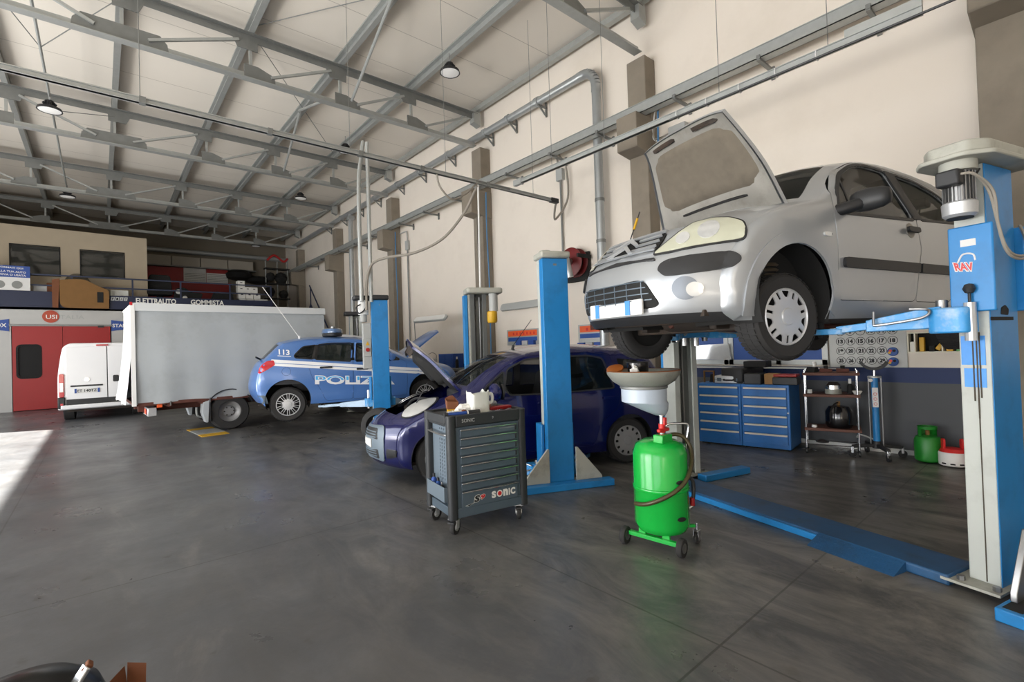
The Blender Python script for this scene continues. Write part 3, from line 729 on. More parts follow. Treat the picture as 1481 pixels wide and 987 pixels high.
# things standing on the mezzanine
t = thing('poster_stand', 'blue and white poster board with rows of words at the left railing', 'poster', (-2.32, 21.42, 3.68))
MB().box(-.7, .67, 0, .03, .5, .86).build('header', 'sign_blue', t, smooth=0)
MB().box(-.7, .67, 0, .03, .1, .5).build('sheet', 'paper', t, smooth=0)
m = MB(); word(m, 'INFORMATI QUI', planar((-.1, -.006, .78), (.62, 0, -.03), (0, 0, .06)), .02); word(m, 'DELLA TUA AUTO', planar((-.1, -.006, .66), (.68, 0, -.03), (0, 0, .06)), .02); word(m, 'NUOVA O USATA', planar((-.1, -.006, .56), (.68, 0, -.03), (0, 0, .06)), .02)
m.build('lettering', 'white', t, smooth=0)
m = MB()
for x in (-.5, -.1, .28): m.cyl((x + .1, -.008, .27), (x + .1, 0, .27), .12, n=20)
m.build('round_picture', 'galv_dark', t)
t = thing('wood_panel', 'curved brown board leaning on the mezzanine edge above the red door', 'board', (-.35, 21.36, 3.26))
m = MB(); m.prism(rnd([(-.62, 0), (.6, 0), (.61, .62), (.35, .74), (.0, .95), (-.3, .95), (-.62, .9)], [.2, .02, .1, .1, .1, .1, .02]), 0, .1, axis='y'); m.build('board', 'plywood', t, smooth=30)
MB().box(.3, .46, -.01, 0, .2, .55).build('dark_patch', 'dark', t, smooth=0)
MB().prism([(-.8, .0), (-.66, .0), (-.62, .95), (-.8, .9)], 0, .1, axis='y').build('edge_post', 'cardboard_dark', t, smooth=0)
for i, (x, w_, h_, mt, lab) in enumerate(((-1.15, .3, .5, 'cardboard_dark', 'brown carton on the mezzanine beside the curved board'), (-1.45, .34, .42, 'blind_grey', 'grey carton on the mezzanine left of the brown carton'), (.55, .5, .35, 'milky', 'pale wrapped bundle on the mezzanine right of the curved board'))):
    tag(MB().box(-w_ / 2, w_ / 2, -.18, .18, 0, h_).build('carton', mt, loc=(x, 21.95, 3.6), bevel=.02), lab, 'box')
tag(MB().lathe([(0, .32), (.12, .3), (.26, .2), (.34, .06), (.36, 0), (0, 0)], 20).build('plastic_bundle', 'glass_mid', loc=(-.55, 21.9, 4.15)), 'clear crumpled plastic heap behind the curved board', 'plastic')
t = thing('stored_panel', 'tall red panel on the end wall beyond the office cabin', 'panel', (2.8, 27.35, 4.3))
MB().box(-1.2, 1.2, 0, .1, 0, 1.45).build('sheet', 'red', t, smooth=0); MB().box(1.2, 2.2, 0, .1, 0, .85).build('sheet', 'red', t, smooth=0)
for k in range(4):
    tag(MB().box(-.55, .55, 0, .3, 0, .42).build('carton', 'cardboard' if 0 else 'booth_shade', loc=(2.0 + k * 1.14, 27.1, 5.82)) if 'booth_shade' in MT else (DM('booth_shade', rgb(170, 164, 152), .8, 0, .06, 4), MB().box(-.55, .55, 0, .3, 0, .42).build('carton', 'booth_shade', loc=(2.0 + k * 1.14, 27.1, 5.82)))[1],
        'long pale carton above the red panel, ' + ['first from the office cabin', 'second from the office cabin', 'third from the office cabin', 'fourth from the office cabin'][k], 'box', 'cartons on the top shelf')
tag(MB().box(1.4, 6.1, 27.05, 27.45, 5.76, 5.81).build('wall_shelf', 'galv_dark'), 'long shelf above the red panel holding pale cartons', 'shelf')
for x, lab, red_ in ((3.5, 'white price list poster beside the red panel', 0), (4.42, 'white poster with a red heading right of the price list', 1)):
    t = thing('wall_poster', lab, 'poster', (x, 27.3, 5.12), 0, 'posters on the end wall')
    MB().box(-.45, .45, 0, .03, 0, .64).build('sheet', 'paper', t, smooth=0)
    if red_: MB().box(-.45, .45, -.01, 0, .46, .64).build('heading', 'red', t, smooth=0)
    m = MB()
    for k in range(5): m.box(-.42, .42, -.008, 0, .06 + k * .08, .072 + k * .08)
    m.build('text_rows', 'ink', t, smooth=0)
# white file boxes
fb = []
k = 0
spots = [(4.55, 0), (4.83, 0), (5.12, 0), (5.36, 0), (4.52, 1), (4.8, 1), (5.08, 1), (4.5, 2), (4.74, 2), (4.98, 2), (4.5, 3)]
names = ['in the bottom row, first from the left', 'in the bottom row, second from the left', 'in the bottom row, third from the left', 'in the bottom row at its right end', 'in the second row, left', 'in the second row, middle', 'in the second row, right end', 'in the third row, left', 'in the third row, middle', 'in the third row, right end', 'alone on top of the pile']
bx0 = None
for (x, r_), nm in zip(spots, names):
    lab = 'white file box ' + nm
    if bx0 is None:
        bx0 = thing('file_box', lab, 'box', (0, 0, 0), 0, 'white file boxes on the mezzanine')
        MB().box(-.13, .13, -.18, .18, 0, .24).build('carton', 'white', bx0, bevel=.01)
        MB().box(-.04, .04, -.188, -.18, .15, .18).build('hand_hole', 'dark', bx0, smooth=0)
        bx = bx0
    else: bx = dup(bx0, (0, 0, 0), 0, lab)
    bx.location = (x * .985, 22.35, 3.605 + .245 * r_); bx.scale = (1, 1, 1)
tag(MB().box(-.4, .4, -.2, .2, 0, .06).build('paper_stack', 'white', loc=(5.0, 21.85, 3.605), bevel=.01), 'flat white stack lying in front of the file boxes', 'paper')
def machine(name, loc, parts, label, cat):
    t = thing(name, label, cat, loc)
    for nm, mb, mt in parts: mb.build(nm, mt, t, bevel=.02)
    return t
machine('office_chair', (1.75, 22.6, 3.6), [('seat', MB().prism(rnd([(-.4, .3), (.4, .3), (.4, .5), (-.4, .5)], .08), -.3, .3, axis='y'), 'dark'), ('backrest', MB().prism(rnd([(-.38, .5), (.42, .5), (.36, 1.12), (-.3, 1.12)], .12), .2, .35, axis='y'), 'dark'), ('base', MB().cyl((0, 0, 0), (0, 0, .3), .1, n=12), 'dark')], 'dark upholstered seat standing behind the railing at ELETTRAUTO', 'seat')
machine('packed_bag', (2.1, 22.3, 4.05 + .6), [('bag', MB().prism(rnd([(-.3, 0), (.35, 0), (.3, .16), (-.2, .2)], .06), -.15, .15, axis='y'), 'dark'), ('paper_tag', MB().box(-.1, .08, -.17, -.155, .08, .16), 'paper')], 'dark bag with a white tag above the dark seat', 'bag') if 0 else None
machine('scooter', (2.6, 22.3, 3.6), [('body', MB().prism(rnd([(-.45, .1), (.4, .1), (.5, .4), (.1, .42), (-.1, .6), (-.4, .55)], .1), -.15, .15, axis='y'), 'dark'), ('headlamp', MB().cyl((-.3, -.17, .42), (-.3, -.15, .42), .09, n=16), 'lens_clear'), ('fender', MB().cyl((-.1, -.165, .2), (-.1, -.15, .2), .08, n=16), 'lens_clear')], 'dark scooter with round bright lamps behind the railing', 'scooter')
machine('engine_block', (3.7, 22.3, 3.6), [('block', MB().prism(rnd([(-.4, 0), (.45, 0), (.42, .42), (-.2, .5)], .08), -.2, .2, axis='y'), 'dark'), ('label_plate', MB().box(-.25, .05, -.215, -.2, .08, .16), 'blind_grey')], 'dark machine part with pale plates above GOMMISTA', 'machine')
for i, (x, z, h_, lab) in enumerate(((5.35, 5.55, .55, 'dark coat heap hanging at the end wall over the file boxes'), (6.2, 5.35, .4, 'dark bundle hanging right of the coat heap'))):
    tag(MB().lathe([(0, .5 * h_), (.4, .4 * h_), (.6, .05), (.55, -.3 * h_), (.2, -.5 * h_), (0, -.5 * h_)], 14).build('hanging_bundle', 'dark', loc=(x, 27.2, z)), lab, 'bundle')
t = thing('storage_rack', 'tall steel rack with rods and hanging gear at the mezzanine end', 'rack', (6.35, 24.4, 3.6))
for x in (-.45, .05, .5): MB().cyl((x, 0, -.4), (x, 0, 2.3), .03, n=8).build('upright', 'galv_dark', t)
for z in (.5, 1.2, 1.9): MB().box(-.5, .55, -.2, .2, z, z + .05).build('shelf', 'dark', t, smooth=0)
MB().tube([(-.4, -.1, 2.3), (-.1, -.15, 2.55), (.3, -.1, 2.3), (.5, -.1, 2.45)], .05, 8).build('red_pipe', 'red', t)
for x, z, s_ in ((-.3, .85, .25), (.2, 1.5, .3), (.3, .75, .22), (-.25, 1.55, .22)):
    MB().lathe([(0, s_), (s_ * .7, s_ * .7), (s_, 0), (s_ * .6, -s_ * .8), (0, -s_)], 10, M=T(x, 0, z)).build('hanging_gear', 'dark', t)
# stairs
t = thing('staircase', 'dark blue steel stairs down from the mezzanine at the wall corner', 'stairs', (5.5, 21.5, 0))
for k in range(14):
    MB().box(.1 + k * .0, 1.5, .1 - k * .26, .34 - k * .26, 3.45 - k * .25, 3.49 - k * .25).build('tread', 'steel' if 0 else 'galv_dark', t, smooth=0)
for x in (.05, 1.55): MB().bar((x, .4, 3.6), (x, -3.4, 0), .05, .25).build('stringer', 'navy', t, smooth=0)
MB().tube([(1.55, .4, 4.5), (1.55, -3.4, .95), (1.55, -3.4, 0)], .03, 8, smooth=False).build('handrail', 'navy', t)
for y in (.3, -1.2, -2.6):
    MB().cyl((1.55, y, 3.5 + (y - .4) * .95), (1.55, y, 4.5 + (y - .4) * .93), .025, n=8).build('rail_post', 'navy', t)
tag(MB().cyl((LX + 8.5, 0, 0), (14.3, 0, 0), .11, n=12).build('roof_duct', 'duct', loc=(0, 27.2, 6.5)), 'dark round duct high along the end wall', 'duct')
IDEA_POS = (3.1785, 5.3221, 0); IDEA_YAW = 156.25
# ------------------------------------------------------------------ car shells
def offset_poly(poly, d):
    n = len(poly); A = sum(poly[i][0] * poly[(i + 1) % n][1] - poly[(i + 1) % n][0] * poly[i][1] for i in range(n))
    s = 1 if A > 0 else -1
    out = []
    for i in range(n):
        a = Vector(poly[i - 1]); b = Vector(poly[i]); c = Vector(poly[(i + 1) % n])
        n1 = (b - a); n2 = (c - b)
        if n1.length < 1e-9 or n2.length < 1e-9: out.append(poly[i]); continue
        n1 = Vector((n1.y, -n1.x)).normalized() * s; n2 = Vector((n2.y, -n2.x)).normalized() * s
        k = (n1 + n2)
        if k.length < 1e-6: k = n1
        k.normalize(); q = b + k * (d / max(.5, k.dot(n1))); out.append((q.x, q.y))
    return out

class Car:
    def __init__(s, chain, plan, belt, tumble, zlow, arches, ground, rr=.06, sub=6, p=2.3, pf=3.2):
        """chain rows: (x_edge, z_edge, dx, dz, inner_fraction, flag) from the front bottom over the top to the rear bottom"""
        s.plan = plan; s.belt = belt; s.tumble = tumble; s.zlow = zlow; s.rr = rr; s.p = p; s.pf = pf
        rows = [c[:5] for c in chain]; fl = {c[5]: i for i, c in enumerate(chain) if len(c) > 5}
        s.C = spline(rows, sub); s.fl = {k: v * sub for k, v in fl.items()}
        s.arches = arches
        xr, zr = s.C[-1][0], s.C[-1][1]; xf, zf = s.C[0][0], s.C[0][1]
        bot = []
        for (cx, cz, r, zg) in sorted(arches):
            a = math.degrees(math.asin(max(-1, min(1, (zg - cz) / r))))
            arc = circ(cx, cz, r, 22, 180 - a, a)
            bot += [arc] 
        s.bottom = [pt for arc in bot for pt in arc]
        s.outline = [(c[0], c[1]) for c in s.C] + s.bottom
    def Y0(s, x, z):
        y = interp([q[0] for q in s.plan], [q[1] for q in s.plan], x)
        zb = s.belt
        if z > zb:
            k = z - zb; y -= s.tumble * k * (.72 + .28 * min(1, k / .3))
        else:
            k = max(0, zb - z); y += .018 * math.sin(min(1, k / .5) * PI) 
        if z < s.zlow: y -= .35 * (s.zlow - z) ** 1.2
        return y
    def dist(s, x, z):
        best = 9
        for i in range(len(s.C) - 1):
            ax, az = s.C[i][0], s.C[i][1]; bx, bz = s.C[i + 1][0], s.C[i + 1][1]
            dx, dz = bx - ax, bz - az; L2 = dx * dx + dz * dz
            t = 0 if L2 < 1e-12 else max(0, min(1, ((x - ax) * dx + (z - az) * dz) / L2))
            d = (x - ax - t * dx) ** 2 + (z - az - t * dz) ** 2
            if d < best: best = d
        return math.sqrt(best)
    def Y(s, x, z):
        d = s.dist(x, z); y = s.Y0(x, z)
        if d < s.rr:
            k = 1 - d / s.rr; y -= s.rr * (1 - math.sqrt(max(0, 1 - k * k)))
        return y
    def surf(s, side, off=0):
        def fn(x, z):
            e = .004
            y = s.Y(x, z); gx = (s.Y(x + e, z) - s.Y(x - e, z)) / (2 * e); gz = (s.Y(x, z + e) - s.Y(x, z - e)) / (2 * e)
            gx = max(-3, min(3, gx)); gz = max(-3, min(3, gz))
            n = Vector((-gx, 1, -gz)).normalized()
            p = Vector((x, y, z)) + n * off
            if side < 0: p.y = -p.y; n.y = -n.y
            return p, n
        return fn
    def ring(s):
        pts = []
        for i in range(1, len(s.C) - 1):
            a = Vector(s.C[i - 1][:2]); b = Vector(s.C[i + 1][:2]); t = b - a
            if t.length < 1e-6: continue
            n = Vector((t.y, -t.x)).normalized()
            for d in (.08, .25, .5, .8):
                for sg in (1, -1):
                    q = Vector(s.C[i][:2]) + n * (d * s.rr * sg)
                    if inside((q.x, q.y), s.outline): pts.append((q.x, q.y)); break
        return pts
    NI, NO = 14, 4
    def vrow(s, i):
        h = s.C[i][4]
        return [-1 + (1 - h) * k / s.NO for k in range(s.NO)] + [-h + 2 * h * k / s.NI for k in range(s.NI)] + [h + (1 - h) * k / s.NO for k in range(s.NO + 1)]
    def P(s, i, v):
        x, z, dx, dz, h = s.C[i]
        ye = s.Y(x, z) if not hasattr(s, '_ye') else s._ye[i]
        pp = s.p
        if 'h1' in s.fl:
            pp = s.p + (s.pf - s.p) * max(0, min(1, (s.fl['h1'] - i) / max(1, s.fl['h1'] - s.fl['h0'])))
        k = 1 - abs(v) ** pp
        return Vector((x + dx * k, ye * v, z + dz * k))
    def grid(s, i0, i1, j0, j1):
        G = []
        for i in range(i0, i1 + 1):
            vr = s.vrow(i); G.append([s.P(i, vr[j]) for j in range(j0, j1 + 1)])
        return G
    def quads(s, mb, G, m=None):
        nr = len(G); nc = len(G[0])
        mb.add([p for r_ in G for p in r_], [(i * nc + j, i * nc + j + 1, (i + 1) * nc + j + 1, (i + 1) * nc + j) for i in range(nr - 1) for j in range(nc - 1)], None, m)
    def shell(s, doors, extra_holes, skip, lip=None):
        """body panels: two sides (with door and window openings) and the strip over the top; skip = ranges (i0,i1) of the inner strip left open"""
        s._ye = [s.Y(c[0], c[1]) for c in s.C]
        body = MB(); lipm = MB()
        holes = [offset_poly(d, .004) for d in doors] + extra_holes
        for side in (1, -1):
            vs, fs, _ = cdt(s.outline, holes, .075, s.ring())
            fn = s.surf(side); body.add([fn(x, z)[0] for x, z in vs], fs)
        nj = s.NO * 2 + s.NI
        for i in range(len(s.C) - 1):
            r0 = s.vrow(i); r1 = s.vrow(i + 1)
            for j in range(nj):
                if s.NO <= j < s.NO + s.NI and any(a <= i < b for a, b in skip): continue
                q = [s.P(i, r0[j]), s.P(i, r0[j + 1]), s.P(i + 1, r1[j + 1]), s.P(i + 1, r1[j])]
                (lipm if lip and i < lip else body).add(q, [(0, 1, 2, 3)])
        full = MB()
        for side in (1, -1):
            vs, fs, _ = cdt(s.outline, [], .1, s.ring()); fn = s.surf(side); full.add([fn(x, z)[0] for x, z in vs], fs)
        for i in range(len(s.C) - 1):
            r0 = s.vrow(i); r1 = s.vrow(i + 1)
            for j in range(nj): full.add([s.P(i, r0[j]), s.P(i, r0[j + 1]), s.P(i + 1, r1[j + 1]), s.P(i + 1, r1[j])], [(0, 1, 2, 3)])
        s.bvh = BVHTree.FromPolygons(full.v, full.f)
        return body, lipm
    def cast(s, ang, off=0.0):
        """project a flat outline onto the shell: ang 0 = from the front, 90 = from the left, 180 = from the rear"""
        a = R(ang); d = Vector((math.cos(a), math.sin(a), 0)); h = Vector((-math.sin(a), math.cos(a), 0)); c0 = Vector((-1.25, 0, 0))
        def fn(u, v):
            base = c0 if abs(ang) in (90, 180) or True else c0
            o = Vector((0, 0, 0)) + h * u + Vector((0, 0, v)) + d * 6
            p, n, _, _ = s.bvh.ray_cast(o, -d)
            if p is None:
                p, n, _, _ = s.bvh.find_nearest(o - d * 5.4)
            if n.dot(d) < 0: n = -n
            return p + n * off, n
        return fn
    def glass_grid(s, i0, i1, drop=.008):
        G = s.grid(i0, i1, s.NO, s.NO + s.NI); mb = MB(); s.quads(mb, G); return mb
    def bonnet(s, root, i0, i1, deg, paint, inner, felt, name='bonnet', felt_on=True, th=.03, deep=1.0):
        hx = s.P(i1, 0); piv = Vector((s.C[i1][0], 0, s.C[i1][1]))
        M = T(*piv) @ RY(-deg) @ T(*(-piv))
        G = s.grid(i0, i1, s.NO, s.NO + s.NI); nr, nc = len(G), len(G[0])
        def nrm(i, j):
            a = G[min(i + 1, nr - 1)][j] - G[max(i - 1, 0)][j]; b = G[i][min(j + 1, nc - 1)] - G[i][max(j - 1, 0)]
            n = a.cross(b).normalized(); return n if n.z > 0 else -n
        Nn = [[nrm(i, j) for j in range(nc)] for i in range(nr)]
        o = MB(); s.quads(o, [[M @ p for p in r_] for r_ in G])
        # rolled down rim
        rim = [G[0][j] for j in range(nc)] + [G[i][nc - 1] for i in range(1, nr)] + [G[nr - 1][j] for j in range(nc - 2, -1, -1)] + [G[i][0] for i in range(nr - 2, 0, -1)]
        rn = [Nn[0][j] for j in range(nc)] + [Nn[i][nc - 1] for i in range(1, nr)] + [Nn[nr - 1][j] for j in range(nc - 2, -1, -1)] + [Nn[i][0] for i in range(nr - 2, 0, -1)]
        k = len(rim); o.add([M @ p for p in rim] + [M @ (p - n * th) for p, n in zip(rim, rn)], [(i, (i + 1) % k, k + (i + 1) % k, k + i) for i in range(k)])
        b = o.build(name, paint, root, smooth=50)
        def skin(u0, u1, v0, v1, depth, nu=16, nv=20, ripple=0, corner=0.0):
            vs = []; 
            for a in range(nu + 1):
                for c in range(nv + 1):
                    fu = a / nu; fv = c / nv
                    u = (u0 + (u1 - u0) * fu) * (nr - 1); v = (v0 + (v1 - v0) * fv)
                    if corner:
                        e = min(fu, 1 - fu); sh = corner * max(0, 1 - e / .25) ** 2; v = .5 + (v - .5) * (1 - sh)
                    v *= (nc - 1)
                    i = min(int(u), nr - 2); j = min(int(v), nc - 2); du = u - i; dv = v - j
                    p = (G[i][j] * (1 - du) * (1 - dv) + G[i + 1][j] * du * (1 - dv) + G[i][j + 1] * (1 - du) * dv + G[i + 1][j + 1] * du * dv)
                    n = Nn[i][j]
                    edge = min(fu, 1 - fu, fv, 1 - fv)
                    dd = depth * min(1, edge / .08) if depth > th else depth
                    vs.append(M @ (p - n * (th * .8 + max(0, dd - th * .8) if depth > th else dd)))
            return vs, [(a * (nv + 1) + c, a * (nv + 1) + c + 1, (a + 1) * (nv + 1) + c + 1, (a + 1) * (nv + 1) + c) for a in range(nu) for c in range(nv)]
        q = MB(); q.add(*skin(.02, .98, .02, .98, .035 * deep)); ip = q.build('inner_panel', inner, b, smooth=50)
        if felt_on:
            q = MB(); q.add(*skin(.17, .80, .06, .94, .062 * deep, corner=.16)); q.build('felt_pad', felt, b, smooth=50)
            # pressed ribs and holes along the edges
            q = MB(); q.add(*skin(.06, .13, .10, .40, .06 * deep, 3, 8)); q.build('latch_pressing', 'under', b, smooth=50); q = MB(); q.add(*skin(.06, .13, .60, .90, .06 * deep, 3, 8)); q.build('latch_pressing', 'under', b, smooth=50)
            q = MB(); q.add(*skin(.83, .86, .2, .8, .055 * deep, 3, 12)); q.build('washer_hose_channel', 'dark', b, smooth=50)
        s.hoodM = M
        return b

def wheel(root, x, y, z, r, wd, side, hub='a', steer=0, hub_mt='hub_silver', hr=.66):
    """tyre (part) with its cover (sub-part); side=+1 outer face towards +y"""
    rim = r * hr
    M = T(x, y, z) @ RZ(steer) @ (RX(-90) if side > 0 else RX(90))
    pr = [(rim * .9, -wd * .45), (rim, -wd * .5), (r * .9, -wd * .5), (r * .97, -wd * .42), (r, -wd * .3), (r, wd * .3), (r * .97, wd * .42), (r * .9, wd * .5), (rim * 1.02, wd * .47), (rim * .98, wd * .42), (rim * .96, wd * .3)]
    m = MB(); m.lathe(pr, 48, M)
    # tread blocks
    for k in range(44):
        a = 2 * PI * k / 44
        for zc in (-.3, 0.0, .3):
            Mb = M @ Matrix.Rotation(a + zc * .15, 4, 'Z') @ T(r * 1.0, 0, wd * zc); m.box(-.004, .002, -r * .05, r * .05, -wd * .12, wd * .12, Mb)
    w_ = m.build('wheel', 'rubber', root, smooth=40)
    d = MB(); d.lathe([(0, wd * .1), (rim * .98, wd * .1), (rim * .98, wd * .4)], 40, M); d.lathe([(0, -wd * .3), (rim, -wd * .3)], 30, M); d.build('brake_disc', 'dark', w_, smooth=30)
    holes = []
    def sect(a, r0, r1, h0, h1):
        return [(r0 * math.cos(a - h0), r0 * math.sin(a - h0)), (r1 * math.cos(a - h1), r1 * math.sin(a - h1)), (r1 * math.cos(a + h1), r1 * math.sin(a + h1)), (r0 * math.cos(a + h0), r0 * math.sin(a + h0))]
    if hub == 'a':
        for k in range(7):
            a = PI / 2 + 2 * PI * k / 7
            holes.append(sect(a, rim * .66, rim * .92, .075, .06)); holes.append(rnd(sect(a + PI / 7, rim * .68, rim * .92, .09, .21), rim * .05, 2))
    elif hub == 'b':
        for k in range(10):
            a = PI / 2 + 2 * PI * k / 10
            holes.append(rnd(sect(a, rim * .5, rim * .93, .1, .085), rim * .04, 2)); holes.append(rnd(sect(a + PI / 10, rim * .45, rim * .93, .09, .19), rim * .06, 2))
    elif hub == 'c':
        for k in range(12):
            a = PI / 2 + 2 * PI * k / 12; holes.append(rnd(sect(a, rim * .7, rim * .9, .11, .10), rim * .05, 2))
    dome = lambda u, v: ((lambda q: (M @ Vector((u, v, wd * (.44 + .06 * (1 - (q / rim) ** 2) - .1 * max(0, (q / rim - .6)) ** 2))), M.to_3x3() @ Vector((0, 0, 1))))(math.hypot(u, v)))
    if hub != 'truck':
        h = MB(); h.plate(circ(0, 0, rim * .985, 48), holes, dome, .008, rim * .16); hc = h.build('hubcap', hub_mt, w_, smooth=50)
        c = MB(); c.lathe([(rim * .3, 0), (rim * .3, .004), (rim * .27, .01), (rim * .12, .012), (0, .012)], 32, M @ T(0, 0, wd * .495)); 
        c.lathe([(rim * .985, -.004), (rim * 1.0, .006), (rim * .97, .012), (rim * .94, .002)], 48, M @ T(0, 0, wd * .42))
        c.build('hub_cap_ring', hub_mt, w_, smooth=40)
    return w_

def seat(root, x, y, z, mt='seat', s=1.0):
    m = MB(); m.prism(rnd([(x + .25, z), (x - .25, z), (x - .25, z + .14), (x + .25, z + .18)], .06), y - .24, y + .24, axis='y')
    m.prism(rnd([(x - .16, z + .1), (x - .32, z + .72), (x - .44, z + .70), (x - .30, z + .08)], .05), y - .23, y + .23, axis='y')
    m.prism(rnd([(x - .33, z + .76), (x - .37, z + .95), (x - .46, z + .94), (x - .43, z + .75)], .04), y - .13, y + .13, axis='y')
    m.cyl((x - .38, y - .06, z + .68), (x - .4, y - .06, z + .8), .008, n=6); m.cyl((x - .38, y + .06, z + .68), (x - .4, y + .06, z + .8), .008, n=6)
    return m.build('seat', mt, root, bevel=.02)

def seam(car, pts, side, r=.004, off=0.0):
    fn = car.surf(side, off); return [fn(x, z)[0] for x, z in pts]

def side_window(car, parent, poly, side, mt, grid=.12):
    MB().plate(poly, [], car.surf(side, -.012), .004, grid).build('window_pane', mt, parent, smooth=50)

def well(car, root, cx, cz, r, wd=.55):
    """dark liner inside a wheel arch, both sides"""
    for side in (1, -1):
        m = MB(); n = 20; V = []
        for i in range(n + 1):
            a = R(-25 + 230 * i / n); V.append((cx + r * math.cos(a), cz + r * math.sin(a)))
        ys = [car.Y(min(max(cx, -9), 9), cz + r * .5) * side - .02 * side, (car.Y(cx, cz + r * .5) - wd) * side]
        vs = [(x, y, z) for y in ys for x, z in V]
        fs = [(i, i + 1, n + 2 + i, n + 1 + i) for i in range(n)] + [tuple(range(n + 1, 2 * n + 2))]
        m.add(vs, fs); m.build('wheel_liner', 'dark', root, smooth=40, fix=False)

def lining(car, root, a, b, windows, zb):
    """dark inner trim behind the side panels, with the same window openings"""
    n = len(car.C); i0, i1 = car.fl[a], car.fl[b]; P = []
    for i in range(i0 + 2, i1 - 1):
        q0 = Vector(car.C[i - 1][:2]); q1 = Vector(car.C[i + 1][:2]); t = (q1 - q0).normalized(); P.append((car.C[i][0] - t.y * .07, car.C[i][1] + t.x * .07))
    P += [(car.C[i1][0] + .05, zb), (car.C[i0][0] - .05, zb)]
    P = [p if p[1] < 9 else p for p in P]
    for side in (1, -1):
        m = MB(); vs, fs, _ = cdt(P, [offset_poly(w, .006) for w in windows], .12); fn = car.surf(side, -.03)
        m.add([fn(x, z)[0] for x, z in vs], fs); m.build('inner_trim', 'seat', root, smooth=50, fix=False)

def hstrip(x0, x1, z0, h, n=14):
    return [(x0 + (x1 - x0) * i / n, z0) for i in range(n + 1)] + [(x1 - (x1 - x0) * i / n, z0 + h) for i in range(n + 1)]
# ------------------------------------------------------------------ silver hatchback on the lift
C3 = Car([
    (.42, .165, .36, 0, .6), (.50, .225, .33, 0, .6, 'lip'), (.52, .31, .33, 0, .6), (.53, .43, .33, 0, .6), (.50, .55, .33, 0, .6), (.45, .63, .32, .01, .6), (.40, .70, .27, .03, .58), (.33, .765, .24, .06, .56, 'h0'),
    (.20, .84, .18, .07, .62), (0, .91, .10, .08, .72), (-.26, .975, .06, .06, .80, 'h1'), (-.42, 1.03, .16, .05, .84, 'w0'), (-.66, 1.22, .17, .05, .86), (-.90, 1.365, .13, .05, .86, 'w1'),
    (-1.12, 1.425, .05, .06, .8), (-1.45, 1.45, 0, .06, .8), (-1.85, 1.432, 0, .06, .8), (-2.25, 1.37, -.03, .05, .8), (-2.55, 1.26, -.08, .04, .8, 'r0'), (-2.80, 1.05, -.12, 0, .8, 'r1'), (-2.93, .85, -.12, 0, .8), (-2.99, .62, -.13, 0, .8), (-2.99, .42, -.13, 0, .8), (-2.92, .21, -.12, 0, .8)],
    plan=[(-3.0, .70), (-2.7, .785), (-2.2, .825), (-1.2, .835), (-.4, .832), (.1, .815), (.4, .775), (.55, .72)], belt=.90, tumble=.40, zlow=.34,
    arches=[(0, .30, .35, .165), (-2.46, .30, .35, .185)], ground=.165)
c3 = thing('hatchback_car', 'silver hatchback raised on the blue lift with its bonnet open', 'car', (3.6288, 1.9704, 1.458), 165.83)
D1 = rnd([(-.415, .295), (-.40, .62), (-.40, .90), (-.50, 1.08), (-.70, 1.26), (-.98, 1.385), (-1.16, 1.395), (-1.46, 1.385), (-1.49, .98), (-1.47, .70), (-1.40, .295)], [.05, .02, .02, .04, .04, .08, .03, .04, .02, .02, .05])
D2 = rnd([(-1.41, .295), (-1.48, .70), (-1.50, .98), (-1.47, 1.382), (-1.85, 1.36), (-2.2, 1.27), (-2.42, 1.10), (-2.46, .93), (-2.36, .72), (-2.12, .60), (-1.95, .295)], [.04, .02, .02, .04, .08, .08, .06, .05, .08, .1, .05])
WF = rnd([(-.47, .905), (-.56, 1.07), (-.74, 1.235), (-.96, 1.345), (-1.14, 1.362), (-1.40, 1.352), (-1.435, .985), (-1.432, .938)], [.03, .05, .06, .1, .06, .05, .02, .02])
WR = rnd([(-1.56, .948), (-1.56, .99), (-1.525, 1.345), (-1.84, 1.318), (-2.12, 1.235), (-2.31, 1.09), (-2.36, .985)], [.02, .02, .05, .08, .08, .08, .04])
f = C3.fl
body, lip = C3.shell([D1, D2], [], [(f['h0'], f['h1']), (f['w0'], f['w1']), (f['r0'], f['r1'])], f['lip'])
b = body.build('body_shell', 'silver_paint', c3, smooth=48)
lip.build('bumper_lip', 'black_plastic', c3, smooth=48)
